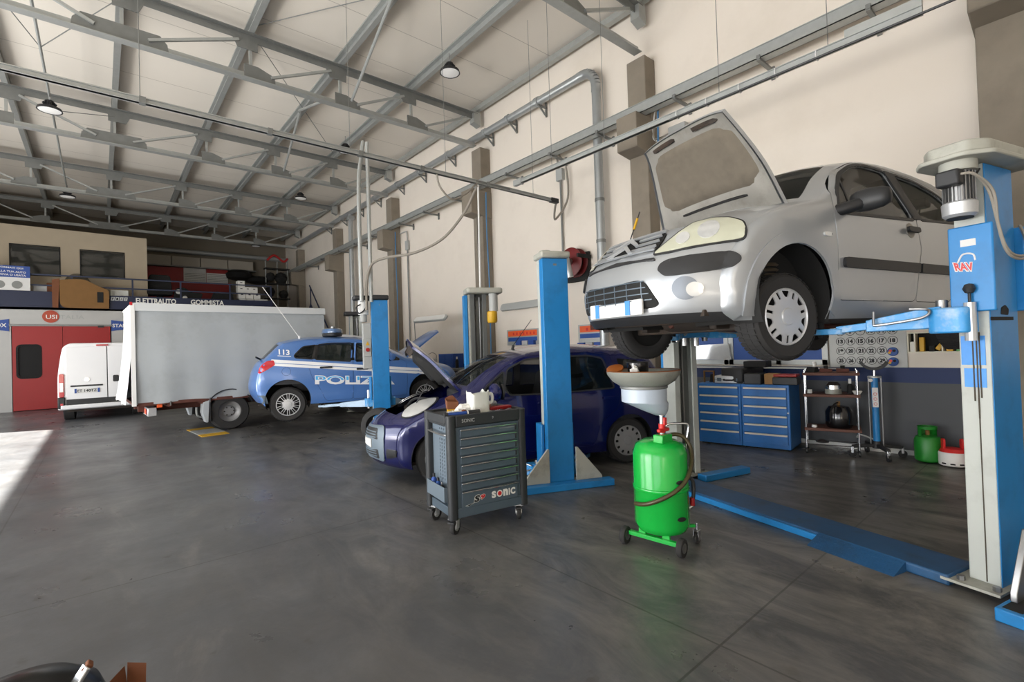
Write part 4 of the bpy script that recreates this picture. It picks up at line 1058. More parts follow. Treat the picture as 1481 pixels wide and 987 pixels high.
for side in (1, -1):
    for D, Wn, hx in ((D1, WF, -1.345), (D2, WR, -2.28)):
        d = MB().plate(D, [Wn], C3.surf(side), .015, .075).build('door', 'silver_paint', c3, smooth=48)
        MB().plate(offset_poly(Wn, .022), [Wn], C3.surf(side, .004), .012).build('window_seal', 'black_plastic', d, smooth=40)
        side_window(C3, d, Wn, side, 'glass_dark' if D is D1 else 'glass_mid')
        zz = .835 if D is D1 else .88
        MB().plate(rrect(hx - .085, hx + .085, zz - .02, zz + .02, .018), [], C3.surf(side, .035), .02).build('door_handle', 'black_plastic', d, bevel=.006)
        MB().plate(circ(hx, zz, .058, 20), [], C3.surf(side, .003), .006).build('handle_recess', 'black_plastic' if 0 else 'silver_under', d, smooth=40)
        if D is D1: MB().plate(rnd([(-.455, .515), (-.455, .585), (-1.42, .585), (-1.42, .515)], [.03, .03, .005, .005]), [], C3.surf(side, .02), .024, .1).build('side_moulding', 'black_plastic', d, bevel=.006)
        else: MB().plate(rnd([(-1.45, .515), (-1.45, .585), (-2.08, .585), (-2.02, .515)], .006), [], C3.surf(side, .02), .024, .1).build('side_moulding', 'black_plastic', d, bevel=.006)
    # pillar cover between the doors
    MB().plate(rnd([(-1.435, .93), (-1.395, 1.365), (-1.53, 1.36), (-1.56, .94)], .01), [], C3.surf(side, .007), .008, .05).build('pillar_trim', 'black_plastic', c3, smooth=40)
    # quarter light divider in the front window
    MB().plate([(-.625, .91), (-.645, .91), (-.70, 1.20), (-.68, 1.19)], [], C3.surf(side, .0), .01).build('quarter_divider', 'black_plastic', c3, smooth=40)
    # wheel arch flare, body coloured
    a = circ(0, .30, .352, 30, -18, 192); o_ = circ(0, .30, .43, 30, -14, 196)
    MB().plate(a + o_[::-1], [], C3.surf(side, .012), .016, .05).build('arch_flare', 'silver_paint', c3, smooth=60)
    a = circ(-2.46, .30, .352, 30, -14, 190); o_ = circ(-2.46, .30, .41, 30, -10, 186)
    MB().plate(a + o_[::-1], [], C3.surf(side, .010), .014, .05).build('arch_flare', 'silver_paint', c3, smooth=60)
    # mirror
    m = MB(); m.lathe([(0, -.12), (.05, -.112), (.07, -.07), (.078, 0), (.074, .065), (.055, .108), (0, .12)], 20, T(-.60, side * .955, .965) @ RZ(8 * side) @ RX(90) @ Matrix.Diagonal((.75, 1.0, 1, 1)))
    mi = m.build('wing_mirror', 'black_plastic', c3, smooth=60)
    MB().tube([(-.46, side * .80, .91), (-.50, side * .85, .92), (-.57, side * .91, .945)], [.042, .042, .04], 10).build('mirror_foot', 'black_plastic', mi, smooth=60)
    # indicator lamp on the wing
    MB().plate(rrect(-.335, -.255, .715, .745, .014), [], C3.surf(side, .010), .012).build('side_indicator', 'lens_clear', c3, bevel=.004)
    # headlamp, bumper moulding, fog lamp
    s = side
    H = [(u * s, v) for u, v in [(-.055, .628), (.01, .695), (.073, .757), (.167, .83), (.279, .848), (.378, .83), (.455, .79), (.483, .727), (.478, .668), (.394, .665), (.183, .646), (.051, .631)]]
    H = rnd(H, .02)
    hl = MB().plate(H, [], C3.cast(28 * s, .012), .024, .03).build('headlamp', 'lens', c3, smooth=50)
    MB().plate(circ(.27 * s, .755, .065, 24), [], C3.cast(28 * s, .0145), .012, .03).build('reflector', 'lens_clear', hl, smooth=50)
    MB().plate(circ(.12 * s, .715, .045, 20), [], C3.cast(28 * s, .0145), .012, .03).build('reflector', 'lens_clear', hl, smooth=50)
    MB().plate(offset_poly(H, .012), [H], C3.cast(28 * s, .008), .014, .03).build('lamp_seal', 'black_plastic', hl, smooth=50)
    B = rnd([(u * s, v) for u, v in [(-.015, .508), (.006, .553), (.05, .571), (.189, .587), (.349, .596), (.419, .588), (.462, .56), (.464, .524), (.419, .493), (.271, .478), (.106, .467), (.027, .468)]], .02, 3)
    MB().plate(B, [], C3.cast(28 * s, .018), .024, .03).build('bumper_moulding', 'black_plastic', c3, smooth=50, bevel=.006)
    fo = MB().plate(circ(.268 * s, .383, .074, 28), [circ(.318 * s, .372, .046, 24)], C3.cast(20 * s, .008), .01, .025).build('fog_lamp_bezel', 'silver_dark', c3, smooth=50)
    MB().plate(circ(.318 * s, .372, .046, 24), [], C3.cast(20 * s, .012), .014, .025).build('fog_lamp', 'lens_clear', fo, smooth=50)
# grilles
up = rnd([(-.34, .655), (.34, .655), (.31, .79), (-.31, .79)], [.02, .02, .03, .03])
g = MB().plate(up, [], C3.cast(0, .010), .012, .03).build('upper_grille', 'dark', c3, smooth=50)
m = MB()
for zz in (.672, .712, .752):
    for s in (1, -1):
        x1 = .325 - (zz - .665) * .25
        m.plate([(s * .10, zz), (s * x1, zz + .004), (s * (x1 - .01), zz + .016), (s * .10, zz + .013)], [], C3.cast(0, .026), .012, .03)
m.plate(hstrip(-.33, .33, .65, .01), [], C3.cast(0, .026), .012, .03)
m.plate(hstrip(-.31, .31, .782, .016), [], C3.cast(0, .026), .012, .03)
m.build('grille_bar', 'silver_paint', g, smooth=40)
m = MB()
for z0 in (.655, .712):
    m.plate([(-.14, z0), (-.10, z0), (0, z0 + .050), (.10, z0), (.14, z0), (0, z0 + .078)], [], C3.cast(0, .042), .016, .03)
m.build('chevron_emblem', 'alu', g, smooth=30, bevel=.004)
MB().plate(rnd([(-.37, .578), (0, .595), (.37, .578), (.36, .60), (0, .622), (-.36, .60)], .01), [], C3.cast(0, .009), .012, .03).build('slot_grille', 'black_plastic', c3, smooth=50)
lo = rnd([(-.37, .27), (.37, .27), (.405, .295), (.33, .44), (.28, .46), (-.28, .46), (-.33, .44), (-.405, .295)], .03)
g = MB().plate(lo, [], C3.cast(0, .010), .012, .03).build('lower_grille', 'dark', c3, smooth=50)
m = MB()
for zz in (.325, .365, .405, .445): m.plate(hstrip(-.38 + (zz - .29) * .4, .38 - (zz - .29) * .4, zz, .006), [], C3.cast(0, .018), .008)
for yy in (-.3, -.18, -.06, .06, .18, .3): m.plate([(yy - .003, .29), (yy + .003, .29), (yy + .003, .37), (yy + .003, .45), (yy - .003, .45), (yy - .003, .37)], [], C3.cast(0, .015), .006)
m.build('grille_mesh', 'cab_grey', g, smooth=30)
p_ = MB().plate(rrect(-.25, .32, .232, .335, .01), [], lambda u, v: ((.872 - .16 * abs(u) ** 2, u, v), (1, 0, 0)), .012, .1).build('number_plate', 'paper', c3, smooth=40)
for u0, u1 in ((-.175, -.13), (.165, .21)): MB().plate([(u0, .235), (u1, .235), (u1, .332), (u0, .332)], [], lambda u, v: ((.875 - .16 * abs(u) ** 2, u, v), (1, 0, 0)), .004).build('plate_band', 'label_blue', p_, smooth=0)
lining(C3, c3, 'w0', 'r1', [WF, WR], .55)
C3.glass_grid(f['w0'], f['w1']).build('windscreen', 'glass_clear', c3, smooth=60)
C3.glass_grid(f['r0'], f['r1']).build('rear_window', 'glass_mid', c3, smooth=60)
C3.bonnet(c3, f['h0'], f['h1'], 74, 'silver_paint', 'silver_under', 'hood_felt')
MB().tube([(.22, -.60, .82), (.06, -.57, 1.22)], .005, 6).build('bonnet_stay', 'black_plastic', c3)
MB().tube([(.12, -.585, 1.06), (.085, -.575, 1.16)], .011, 8).build('stay_clip', 'yellow', c3)
# cowl, engine bay, interior
m = MB(); m.box(-.30, .42, -.62, .62, .40, .68); m.build('engine_bay', 'dark', c3, smooth=0)
m = MB(); m.box(-.2, .25, -.45, .3, .62, .80); m.cyl((.1, .45, .6), (.1, .45, .84), .1, n=14); m.box(-.25, -.05, -.5, .5, .72, .86); m.build('engine', 'under', c3, bevel=.03)
m = MB(); m.prism(rnd([(-.30, .6), (-.32, .93), (-.55, .98), (-.85, .92), (-.85, .6)], .05), -.68, .68, axis='y'); m.build('dashboard', 'seat', c3, smooth=40)
MB().lathe([(.165, 0), (.178, .012), (.19, 0), (.178, -.012), (.165, 0)], 28, T(-.95, .36, .93) @ RY(-62)).build('steering_wheel', 'black_plastic', c3, smooth=60)
for y in (.36, -.36): seat(c3, -1.35, y, .45)
seat(c3, -2.15, .33, .48); seat(c3, -2.15, -.33, .48)
for cx in (0, -2.46): well(C3, c3, cx, .30, .36)
m = MB(); m.box(-2.1, -.35, -.76, .76, .17, .2); m.box(-2.9, -2.82, -.6, .6, .2, .3); m.box(-.36, .60, -.60, .60, .2, .24); m.box(-2.85, -2.05, -.5, .5, .22, .26)
m.build('floor_pan', 'under', c3, smooth=0)
m = MB(); m.tube([(.2, -.1, .18), (-.5, -.05, .14), (-1.3, 0, .14), (-2.0, -.1, .16), (-2.9, -.4, .2)], .03, 8); m.cyl((-1.0, 0, .14), (-1.5, 0, .14), .08, n=12); m.build('exhaust_pipe', 'rust', c3)
m = MB(); m.bar((.05, -.6, .14), (.05, .6, .14), .12, .06); m.bar((.42, -.5, .2), (.42, .5, .2), .05, .06); m.bar((-.25, -.35, .15), (.25, -.35, .15), .06, .05); m.bar((-.25, .35, .15), (.25, .35, .15), .06, .05)
for s in (1, -1): m.bar((.0, .2 * s, .18), (.0, .7 * s, .14), .07, .05); m.tube([(-.02, .55 * s, .15), (-.02, .56 * s, .35), (-.02, .56 * s, .62)], .05, 8)
m.cyl((.1, -.2, .25), (.1, .25, .25), .13, n=12); m.build('subframe', 'under', c3, bevel=.01)
m = MB()
for k in range(6): m.lathe([(.07, 0), (.085, .012), (.07, .024)], 14, T(-.02 + .0, .58, .36 + k * .035))
m.build('suspension_spring', 'grime', c3)
DZ = -.10
wheel(c3, 0, .66, .285 + DZ, .288, .185, 1, 'a', -6); wheel(c3, 0, -.66, .285 + DZ, .288, .185, -1, 'a', -6)
wheel(c3, -2.46, .68, .285 + DZ, .288, .175, 1, 'a'); wheel(c3, -2.46, -.68, .285 + DZ, .288, .175, -1, 'a')
for s in (1, -1): MB().plate(rnd([(.58 * s, .80), (.68 * s, .80), (.66 * s, 1.0), (.60 * s, 1.02)], .03), [], C3.cast(180, .006), .01, .06).build('tail_lamp', 'red_lens', c3, smooth=50)
# ------------------------------------------------------------------ police hatchback, nose to the wall
BR = Car([
    (.50, .20, .28, 0, .6), (.60, .30, .26, 0, .6, 'lip'), (.62, .45, .26, 0, .6), (.60, .60, .25, 0, .6), (.52, .70, .25, .02, .6), (.40, .78, .22, .04, .62, 'h0'), (.15, .87, .12, .05, .72), (-.12, .94, .08, .05, .78), (-.36, 1.0, .06, .05, .82, 'h1'),
    (-.48, 1.05, .18, .05, .84, 'w0'), (-.80, 1.22, .17, .05, .86), (-1.12, 1.37, .12, .05, .86, 'w1'), (-1.40, 1.425, .04, .05, .8), (-1.85, 1.44, 0, .05, .8), (-2.3, 1.43, 0, .05, .8), (-2.62, 1.375, -.05, .04, .82), (-2.70, 1.33, -.08, .03, .84, 'r0'), (-2.95, 1.08, -.10, .0, .82, 'r1'), (-3.03, .98, -.12, 0, .8), (-3.10, .80, -.13, 0, .8), (-3.13, .60, -.14, 0, .8), (-3.11, .44, -.14, 0, .8), (-3.03, .28, -.12, 0, .8)],
    plan=[(-3.25, .74), (-3.0, .82), (-2.5, .87), (-1.4, .885), (-.2, .88), (.2, .85), (.5, .77), (.65, .70)], belt=.98, tumble=.50, zlow=.30,
    arches=[(0, .31, .37, .20), (-2.6, .31, .385, .22)], ground=.2)
po = thing('police_car', 'blue and white police car lifted with its back to the open hall', 'car', (5.3361, 9.6418, .35), -14)
f = BR.fl
DF = rnd([(-.42, .26), (-.40, .60), (-.42, .93), (-.62, 1.06), (-.86, 1.20), (-1.15, 1.325), (-1.38, 1.365), (-1.44, 1.0), (-1.44, .7), (-1.46, .26)], [.05, .03, .03, .03, .05, .08, .02, .02, .02, .04])
DR = rnd([(-1.475, .26), (-1.455, .7), (-1.455, 1.0), (-1.395, 1.367), (-1.85, 1.375), (-2.075, 1.345), (-2.148, 1.05), (-2.24, .92), (-2.19, .72), (-2.05, .50), (-1.95, .26)], [.04, .02, .02, .02, .05, .04, .05, .06, .1, .1, .05])
W1 = rnd([(-.56, .985), (-.68, 1.055), (-.90, 1.18), (-1.16, 1.285), (-1.34, 1.325), (-1.385, .985)], [.02, .03, .05, .06, .03, .02])
W2 = rnd([(-1.50, .99), (-1.445, 1.33), (-1.85, 1.335), (-2.05, 1.31), (-2.11, 1.05)], [.02, .03, .06, .03, .02])
W3 = rnd([(-2.17, 1.06), (-2.10, 1.305), (-2.32, 1.28), (-2.47, 1.13), (-2.46, 1.095)], [.02, .02, .04, .04, .02])
body, lip = BR.shell([DF, DR], [W3], [(f['h0'], f['h1']), (f['w0'], f['w1']), (f['r0'], f['r1'])], f['lip'])
b = body.build('body_shell', 'police_blue', po, smooth=48); lip.build('bumper_lip', 'black_plastic', po, smooth=48)
def stripe(x): return 1.075 + (x + 2.9) * (-.105)
def band(x0, x1, lo, hi, n=8):
    top = [(x0 + (x1 - x0) * i / n, stripe(x0 + (x1 - x0) * i / n) + hi) for i in range(n + 1)]
    return top + [(x0 + (x1 - x0) * i / n, stripe(x0 + (x1 - x0) * i / n) + lo) for i in range(n, -1, -1)]
for side in (1, -1):
    for D, Wn, hx, hz in ((DF, W1, -1.28, .83), (DR, W2, -2.0 + .06, .885)):
        d = MB().plate(D, [Wn], BR.surf(side), .015, .08).build('door', 'police_blue', po, smooth=48)
        side_window(BR, d, Wn, side, 'glass_mid')
        MB().plate(offset_poly(Wn, .02), [Wn], BR.surf(side, .003), .01).build('window_seal', 'black_gloss', d, smooth=40)
        MB().plate(rrect(hx - .11, hx + .11, hz - .018, hz + .018, .016), [], BR.surf(side, .028), .02).build('door_handle', 'black_plastic', d, bevel=.005)
    side_window(BR, b, W3, side, 'glass_dark')
    MB().plate(offset_poly(W3, .02), [W3], BR.surf(side, .003), .01).build('window_seal', 'black_gloss', b, smooth=40)
    MB().plate(rnd([(-1.42, 1.0), (-1.40, 1.34), (-1.44, 1.34), (-1.48, 1.0)], .004), [], BR.surf(side, .004), .008).build('pillar_trim', 'black_gloss', b, smooth=40)
    MB().plate([(-2.095, 1.045), (-2.035, 1.315), (-2.11, 1.315), (-2.185, 1.055)], [], BR.surf(side, .009), .008, .05).build('pillar_trim', 'black_gloss', b, smooth=40)
    MB().plate(band(-2.86, -.02, -.055, 0), [], BR.surf(side, .005), .006, .12).build('white_stripe', 'white_paint', b, smooth=50)
    MB().plate(band(-2.86, -.02, -.115, -.066), [], BR.surf(side, .005), .006, .12).build('white_stripe', 'white_paint', b, smooth=50)
    fn = BR.surf(side, .008); fn2 = BR.surf(side, .011)
    def lay(fn, x0, x1, z0, h, sl): 
        return lambda u, v: fn(x0 + (x1 - x0) * u, z0 + h * v + sl * (x0 + (x1 - x0) * u))[0]
    for (w_, q0, q1, zz, hh) in (('POLIZIA', -2.14, -.66, .44, .17), ('113', -2.735, -2.555, .865, .10)):
        xs = (q0, q1) if side < 0 else (q1, q0)
        sl = -.065 if w_ == 'POLIZIA' else -.105
        m = MB(); word(m, w_, lay(fn, xs[0], xs[1], zz, hh, sl), .045 if w_ == 'POLIZIA' else .03); m.build('lettering', 'white_paint', b, smooth=0, fix=False)
        if w_ == 'POLIZIA':
            m = MB(); word(m, w_, lay(fn2, xs[0] + (.012 if side < 0 else -.012), xs[1] - (.012 if side < 0 else -.012), zz + .012, hh - .024, sl), .0, clip=.5); m.build('letter_tops', 'cyan', b, smooth=0, fix=False)
        else:
            MB().plate([(q0 - .02, zz - .025 + q0 * sl), (q1 + .02, zz - .025 + q1 * sl), (q1 + .02, zz - .015 + q1 * sl), (q0 - .02, zz - .015 + q0 * sl)], [], BR.surf(side, .006), .004).build('underline', 'white_paint', b, smooth=0)
    s = side
    TL = rnd([(u * s, v) for u, v in [(.02, .93), (.10, 1.05), (.34, 1.10), (.38, 1.06), (.37, .98), (.12, .87)]], .03)
    MB().plate(TL, [], BR.cast(180 - 62 * s, .008) if 0 else BR.cast(180 + 60 * (-s), .008), .02, .05).build('tail_lamp', 'red_lens', po, smooth=50) if 0 else None
    TLx = rnd([(-2.80, .97), (-2.82, 1.055), (-2.93, 1.045), (-3.03, .965), (-3.085, .86), (-3.06, .815), (-2.95, .875)], .025)
    MB().plate(TLx, [], BR.surf(side, .006), .02, .05).build('tail_lamp', 'red_lens', po, smooth=50)
    MB().plate(circ(-2.62, .84, .075, 28), [circ(-2.62, .84, .071, 28)], BR.surf(side, .001), .003).build('fuel_flap_gap', 'dark', b, smooth=0)
    MB().plate(rnd([(-3.02, .275), (-2.93, .275), (-2.955, .40), (-3.0, .43), (-3.10, .43)], .01), [], BR.surf(side, .004), .01, .06).build('bumper_skirt', 'cab_grey', po, smooth=40)
    m = MB(); m.lathe([(0, -.12), (.06, -.11), (.085, 0), (.06, .11), (0, .12)], 18, T(-.72, side * 1.0, 1.05) @ RX(90) @ Matrix.Diagonal((.8, 1, 1, 1)))
    mi = m.build('wing_mirror', 'police_blue', po, smooth=60); MB().cyl((-.62, side * .84, .99), (-.70, side * .95, 1.03), .03, n=10).build('mirror_foot', 'black_plastic', mi)
lining(BR, po, 'w0', 'r1', [W1, W2, W3], .6)
BR.glass_grid(f['w0'], f['w1']).build('windscreen', 'glass_clear', po, smooth=60)
BR.glass_grid(f['r0'], f['r1']).build('rear_window', 'glass_dark', po, smooth=60)
BR.bonnet(po, f['h0'], f['h1'], 47, 'police_blue', 'police_blue', 'dark', felt_on=False)
m = MB(); m.box(-.3, .5, -.62, .62, .45, .7); m.build('engine_bay', 'dark', po, smooth=0)
m = MB(); m.box(-.25, .35, -.45, .4, .68, .86); m.cyl((.1, .5, .6), (.1, .5, .92), .09, n=14); m.build('engine', 'under', po, bevel=.03)
m = MB(); m.prism(rnd([(-.4, .6), (-.42, .95), (-.68, 1.0), (-.95, .92), (-.95, .6)], .05), -.7, .7, axis='y'); m.build('dashboard', 'seat', po, smooth=40)
for y in (.38, -.38): seat(po, -1.35, y, .42)
seat(po, -2.2, .35, .45); seat(po, -2.2, -.35, .45)
for cx in (0, -2.6): well(BR, po, cx, .31, .385)
m = MB(); m.box(-3.1, .55, -.62, .62, .22, .26); m.box(-2.2, -.4, -.78, .78, .21, .25); m.build('floor_pan', 'under', po, smooth=0)
for s in (1, -1):
    wheel(po, 0, .78 * s - .09 * s, .31 - .08, .315, .205, s, 'b'); wheel(po, -2.6, .78 * s - .09 * s, .31 - .08, .315, .205, s, 'b')
t_ = MB(); t_.lathe([(0, 0), (.26, 0), (.27, .05), (.24, .1), (.1, .12), (0, .12)], 28, T(-1.72, 0, 1.50) @ Matrix.Diagonal((.72, 1.5, 1, 1))); lb = t_.build('roof_beacon_bar', 'black_plastic', po, smooth=40)
MB().lathe([(.28, .06), (.285, .1), (.27, .14), (.2, .16), (0, .16)], 28, T(-1.72, 0, 1.50) @ Matrix.Diagonal((.72, 1.5, 1, 1))).build('beacon_lens', 'glass_beacon', lb, smooth=40) if 'glass_beacon' in MT else None
if not lb.children:
    DM('glass_beacon', rgb(80, 110, 150), .12, 0, .1, 8, coat=.8)
    MB().lathe([(.28, .06), (.285, .1), (.27, .14), (.2, .16), (0, .16)], 28, T(-1.72, 0, 1.50) @ Matrix.Diagonal((.72, 1.5, 1, 1))).build('beacon_lens', 'glass_beacon', lb, smooth=40)
MB().lathe([(0, .15), (.05, .15), (.05, .19), (.0, .2)], 14, T(-1.72, -.18, 1.5)).build('small_lamp', 'steel', lb)
an = MB().cyl((0, 0, 0), (-.62, .0, .98), .006, n=6); an.cyl((0, 0, -.03), (0, 0, .04), .02, n=10); an.build('aerial', 'paper', po, loc=(-2.36, -.35, 1.47))
MB().bar((-3.02, -.25, 1.06), (-3.12, -.55, 1.12), .015, .03).build('wiper', 'black_plastic', po)

# ------------------------------------------------------------------ dark blue people carrier on the floor, nose to the hall
ID = Car([
    (.42, .20, .34, 0, .6), (.50, .27, .33, 0, .6, 'lip'), (.53, .42, .33, 0, .6), (.52, .58, .33, 0, .6), (.46, .70, .32, .02, .6), (.34, .80, .28, .04, .6, 'h0'), (.14, .90, .2, .07, .68), (-.08, .98, .12, .07, .76), (-.28, 1.06, .08, .06, .82, 'h1'),
    (-.40, 1.13, .18, .05, .85, 'w0'), (-.68, 1.33, .17, .05, .87), (-.95, 1.47, .12, .05, .87, 'w1'), (-1.25, 1.545, .04, .05, .8), (-1.8, 1.585, 0, .05, .8), (-2.4, 1.56, 0, .05, .8), (-2.9, 1.48, -.04, .04, .8, 'r0'), (-3.12, 1.12, -.09, 0, .8, 'r1'), (-3.18, .9, -.1, 0, .8), (-3.2, .6, -.12, 0, .8), (-3.1, .25, -.1, 0, .8)],
    plan=[(-3.2, .74), (-2.8, .80), (-2.0, .835), (-1, .845), (-.3, .84), (.1, .82), (.4, .77), (.55, .71)], belt=1.0, tumble=.34, zlow=.32,
    arches=[(0, .31, .36, .20), (-2.51, .31, .36, .20)], ground=.2, pf=1.8)
mpv = thing('people_carrier', 'dark blue people carrier parked behind the tool trolley with its bonnet open', 'car', IDEA_POS, IDEA_YAW); mpv.scale = (.93, .93, .93)
f = ID.fl
D1 = rnd([(-.40, .30), (-.38, .65), (-.40, 1.0), (-.58, 1.18), (-.84, 1.37), (-1.08, 1.485), (-1.42, 1.51), (-1.44, 1.0), (-1.44, .7), (-1.42, .30)], [.05, .03, .03, .03, .05, .08, .02, .02, .02, .04])
D2 = rnd([(-1.43, .30), (-1.455, .7), (-1.455, 1.0), (-1.435, 1.512), (-2.0, 1.515), (-2.32, 1.47), (-2.42, 1.1), (-2.36, .78), (-2.1, .62), (-1.98, .30)], [.04, .02, .02, .02, .05, .06, .1, .1, .1, .05])
V1 = rnd([(-.86, 1.03), (-.80, 1.10), (-.86, 1.33), (-1.10, 1.44), (-1.36, 1.455), (-1.38, 1.02)], [.02, .03, .04, .06, .03, .02])
V0 = rnd([(-.46, 1.02), (-.58, 1.14), (-.80, 1.30), (-.77, 1.03)], [.02, .02, .02, .02])
V2 = rnd([(-1.50, 1.02), (-1.48, 1.46), (-2.0, 1.46), (-2.2, 1.42), (-2.30, 1.04)], [.02, .03, .06, .04, .03])
V3 = rnd([(-2.50, 1.08), (-2.42, 1.42), (-2.75, 1.38), (-2.88, 1.1)], .03)
body, lip = ID.shell([D1, D2], [V3], [(f['h0'], f['h1']), (f['w0'], f['w1']), (f['r0'], f['r1'])], f['lip'])
b = body.build('body_shell', 'blue_paint', mpv, smooth=48); lip.build('bumper_lip', 'blue_paint', mpv, smooth=48)
for side in (1, -1):
    for D, ws, hx in ((D1, [V0, V1], -1.31), (D2, [V2], -2.22)):
        d = MB().plate(D, ws, ID.surf(side), .015, .08).build('door', 'blue_paint', mpv, smooth=48)
        for Wn in ws:
            if Wn is not V1 or side < 0: side_window(ID, d, Wn, side, 'glass_mid' if Wn is not V2 else 'glass_dark')
            MB().plate(offset_poly(Wn, .02), [Wn], ID.surf(side, .003), .01).build('window_seal', 'black_plastic', d, smooth=40)
        MB().plate(rrect(hx - .1, hx + .1, .89, .925, .016), [], ID.surf(side, .03), .02).build('door_handle', 'blue_paint', d, bevel=.005)
    side_window(ID, b, V3, side, 'glass_dark')
    s = side
    m = MB(); m.lathe([(0, -.12), (.07, -.11), (.10, -.04), (.10, .05), (.07, .11), (0, .12)], 20, T(-.62, side * 1.0, 1.08) @ RX(90) @ Matrix.Diagonal((.75, 1.1, 1, 1)))
    mi = m.build('wing_mirror', 'blue_paint', mpv, smooth=60)
    MB().lathe([(0, 0), (.085, 0), (.09, .02), (0, .02)], 20, T(-.695, side * 1.0, 1.08) @ RY(-90) @ Matrix.Diagonal((1.1, 1.05, 1, 1))).build('mirror_glass', 'black_plastic', mi, smooth=40)
    MB().cyl((-.52, side * .82, 1.02), (-.60, side * .94, 1.05), .035, n=10).build('mirror_foot', 'black_plastic', mi)
    H = rnd([(u * s, v) for u, v in [(.264, .815), (.215, .88), (.225, .935), (.27, .975), (.37, .998), (.48, 1.005), (.555, .962), (.565, .90), (.52, .855), (.43, .818), (.34, .805)]], .03)
    hl = MB().plate(H, [], ID.cast(30 * s, .014), .024, .03).build('headlamp', 'lens_clear', mpv, smooth=50)
    MB().plate(offset_poly(H, .012), [H], ID.cast(30 * s, .010), .014, .03).build('lamp_seal', 'black_plastic', hl, smooth=50)
    MB().plate(rnd([(.37 * s, .31), (.386 * s, .433), (.55 * s, .43), (.57 * s, .41), (.526 * s, .34)], .03), [], ID.cast(12 * s, .006), .008, .03).build('fog_recess', 'black_gloss', mpv, smooth=50)
g = MB().plate(rnd([(-.48, .27), (.48, .27), (.50, .60), (.46, .70), (-.46, .70), (-.50, .60)], .05), [], ID.cast(0, .014), .02, .035).build('grille_surround', 'cab_light', mpv, smooth=50)
MB().plate(rnd([(-.40, .30), (.40, .30), (.40, .41), (-.40, .41)], .02), [], ID.cast(0, .018), .006, .035).build('lower_grille', 'black_plastic', g, smooth=50)
MB().plate(rnd([(-.40, .53), (.40, .53), (.36, .66), (-.36, .66)], .02), [], ID.cast(0, .018), .006, .035).build('upper_grille', 'black_plastic', g, smooth=50)
m = MB()
for zz in (.325, .355, .385, .55, .58, .61): m.plate(hstrip(-.37, .37, zz, .010), [], ID.cast(0, .026), .01)
m.build('grille_bar', 'cab_light', g, smooth=40)
MB().plate(rrect(-.27, .27, .42, .525, .01), [], ID.cast(0, .024), .008, .04).build('number_plate', 'paper', g, smooth=40)
lining(ID, mpv, 'w0', 'r1', [V0, V1, V2, V3], .6)
ID.glass_grid(f['w0'], f['w1']).build('windscreen', 'glass_clear', mpv, smooth=60)
ID.glass_grid(f['r0'], f['r1']).build('rear_window', 'glass_dark', mpv, smooth=60)
ID.bonnet(mpv, f['h0'], f['h1'], 64, 'blue_paint', 'black_plastic', 'dark', deep=2.6)
m = MB(); m.box(-.25, .45, -.62, .62, .45, .66); m.build('engine_bay', 'dark', mpv, smooth=0)
m = MB(); m.box(-.15, .3, -.35, .30, .64, .84); m.cyl((.1, .45, .6), (.1, .45, .90), .09, n=14); m.cyl((.25, -.48, .6), (.25, -.48, .84), .1, n=14); m.box(-.22, -.05, .25, .55, .7, .92); m.build('engine', 'under', mpv, bevel=.03)
m = MB()
for k in range(5): m.tube([(.3 - .1 * k, -.4 + .15 * k, .84), (.2 - .05 * k, -.2 + .1 * k, .95 - .01 * k), (-.05, 0 + .08 * k, .93), (-.2, .2, .9)], .018, 6)
m.build('engine_hoses', 'black_plastic', mpv)
MB().tube([(.35, .45, .80), (.12, .5, 1.20)], .006, 6).build('bonnet_stay', 'black_plastic', mpv)
m = MB(); m.prism(rnd([(-.3, .6), (-.3, 1.03), (-.6, 1.07), (-.85, .98), (-.85, .6)], .05), -.68, .68, axis='y'); m.build('dashboard', 'seat', mpv, smooth=40)
MB().lathe([(.165, 0), (.178, .012), (.19, 0), (.178, -.012), (.165, 0)], 28, T(-.95, .36, 1.0) @ RY(-62)).build('steering_wheel', 'black_plastic', mpv, smooth=60)
for y in (.37, -.37): seat(mpv, -1.4, y, .52)
seat(mpv, -2.2, .35, .55); seat(mpv, -2.2, -.35, .55)
for cx in (0, -2.51): well(ID, mpv, cx, .31, .37)
m = MB(); m.box(-3.05, .5, -.62, .62, .22, .26); m.box(-2.1, -.4, -.76, .76, .21, .25); m.build('floor_pan', 'under', mpv, smooth=0)
for s in (1, -1):
    wheel(mpv, 0, .665 * s, .308, .308, .195, s, 'c', hub_mt='hub_dull'); wheel(mpv, -2.51, .675 * s, .308, .308, .195, s, 'c', hub_mt='hub_dull')
an = MB().cyl((0, 0, 0), (-.30, 0, .38), .005, n=6); an.cyl((0, 0, -.04), (-.02, 0, .02), .02, n=8); an.build('aerial', 'black_plastic', mpv, loc=(-1.15, 0, 1.62))

# ------------------------------------------------------------------ tarpaulin truck
tk = thing('tarpaulin_truck', 'small lorry with grey tarpaulin body parked behind the police car', 'truck', (.46, 11.32, 0), 2.0)
L_, W_, z0, z1 = 3.53, 2.0, .67, 2.53
m = MB(); n = 40; nz = 16; vs = []; 
for j in range(nz + 1):
    for i in range(n + 1):
        u = i / n; v = j / nz
        sag = .025 * math.sin(u * 34) * (1 - v) ** 2 + .012 * math.sin(u * 13 + 2) * math.sin(PI * v) + .01 * math.sin(v * 9 + u * 5)
        vs.append((u * L_, -.01 + sag * .8 - .02 * math.sin(PI * v), z0 - .02 * math.sin(u * 18) * (1 - v) ** 4 + (z1 - z0) * v))
m.add(vs, [(j * (n + 1) + i, j * (n + 1) + i + 1, (j + 1) * (n + 1) + i + 1, (j + 1) * (n + 1) + i) for j in range(nz) for i in range(n)])
m.build('side_tarpaulin', 'tarp', tk, smooth=60, fix=False)
m = MB(); vs = []
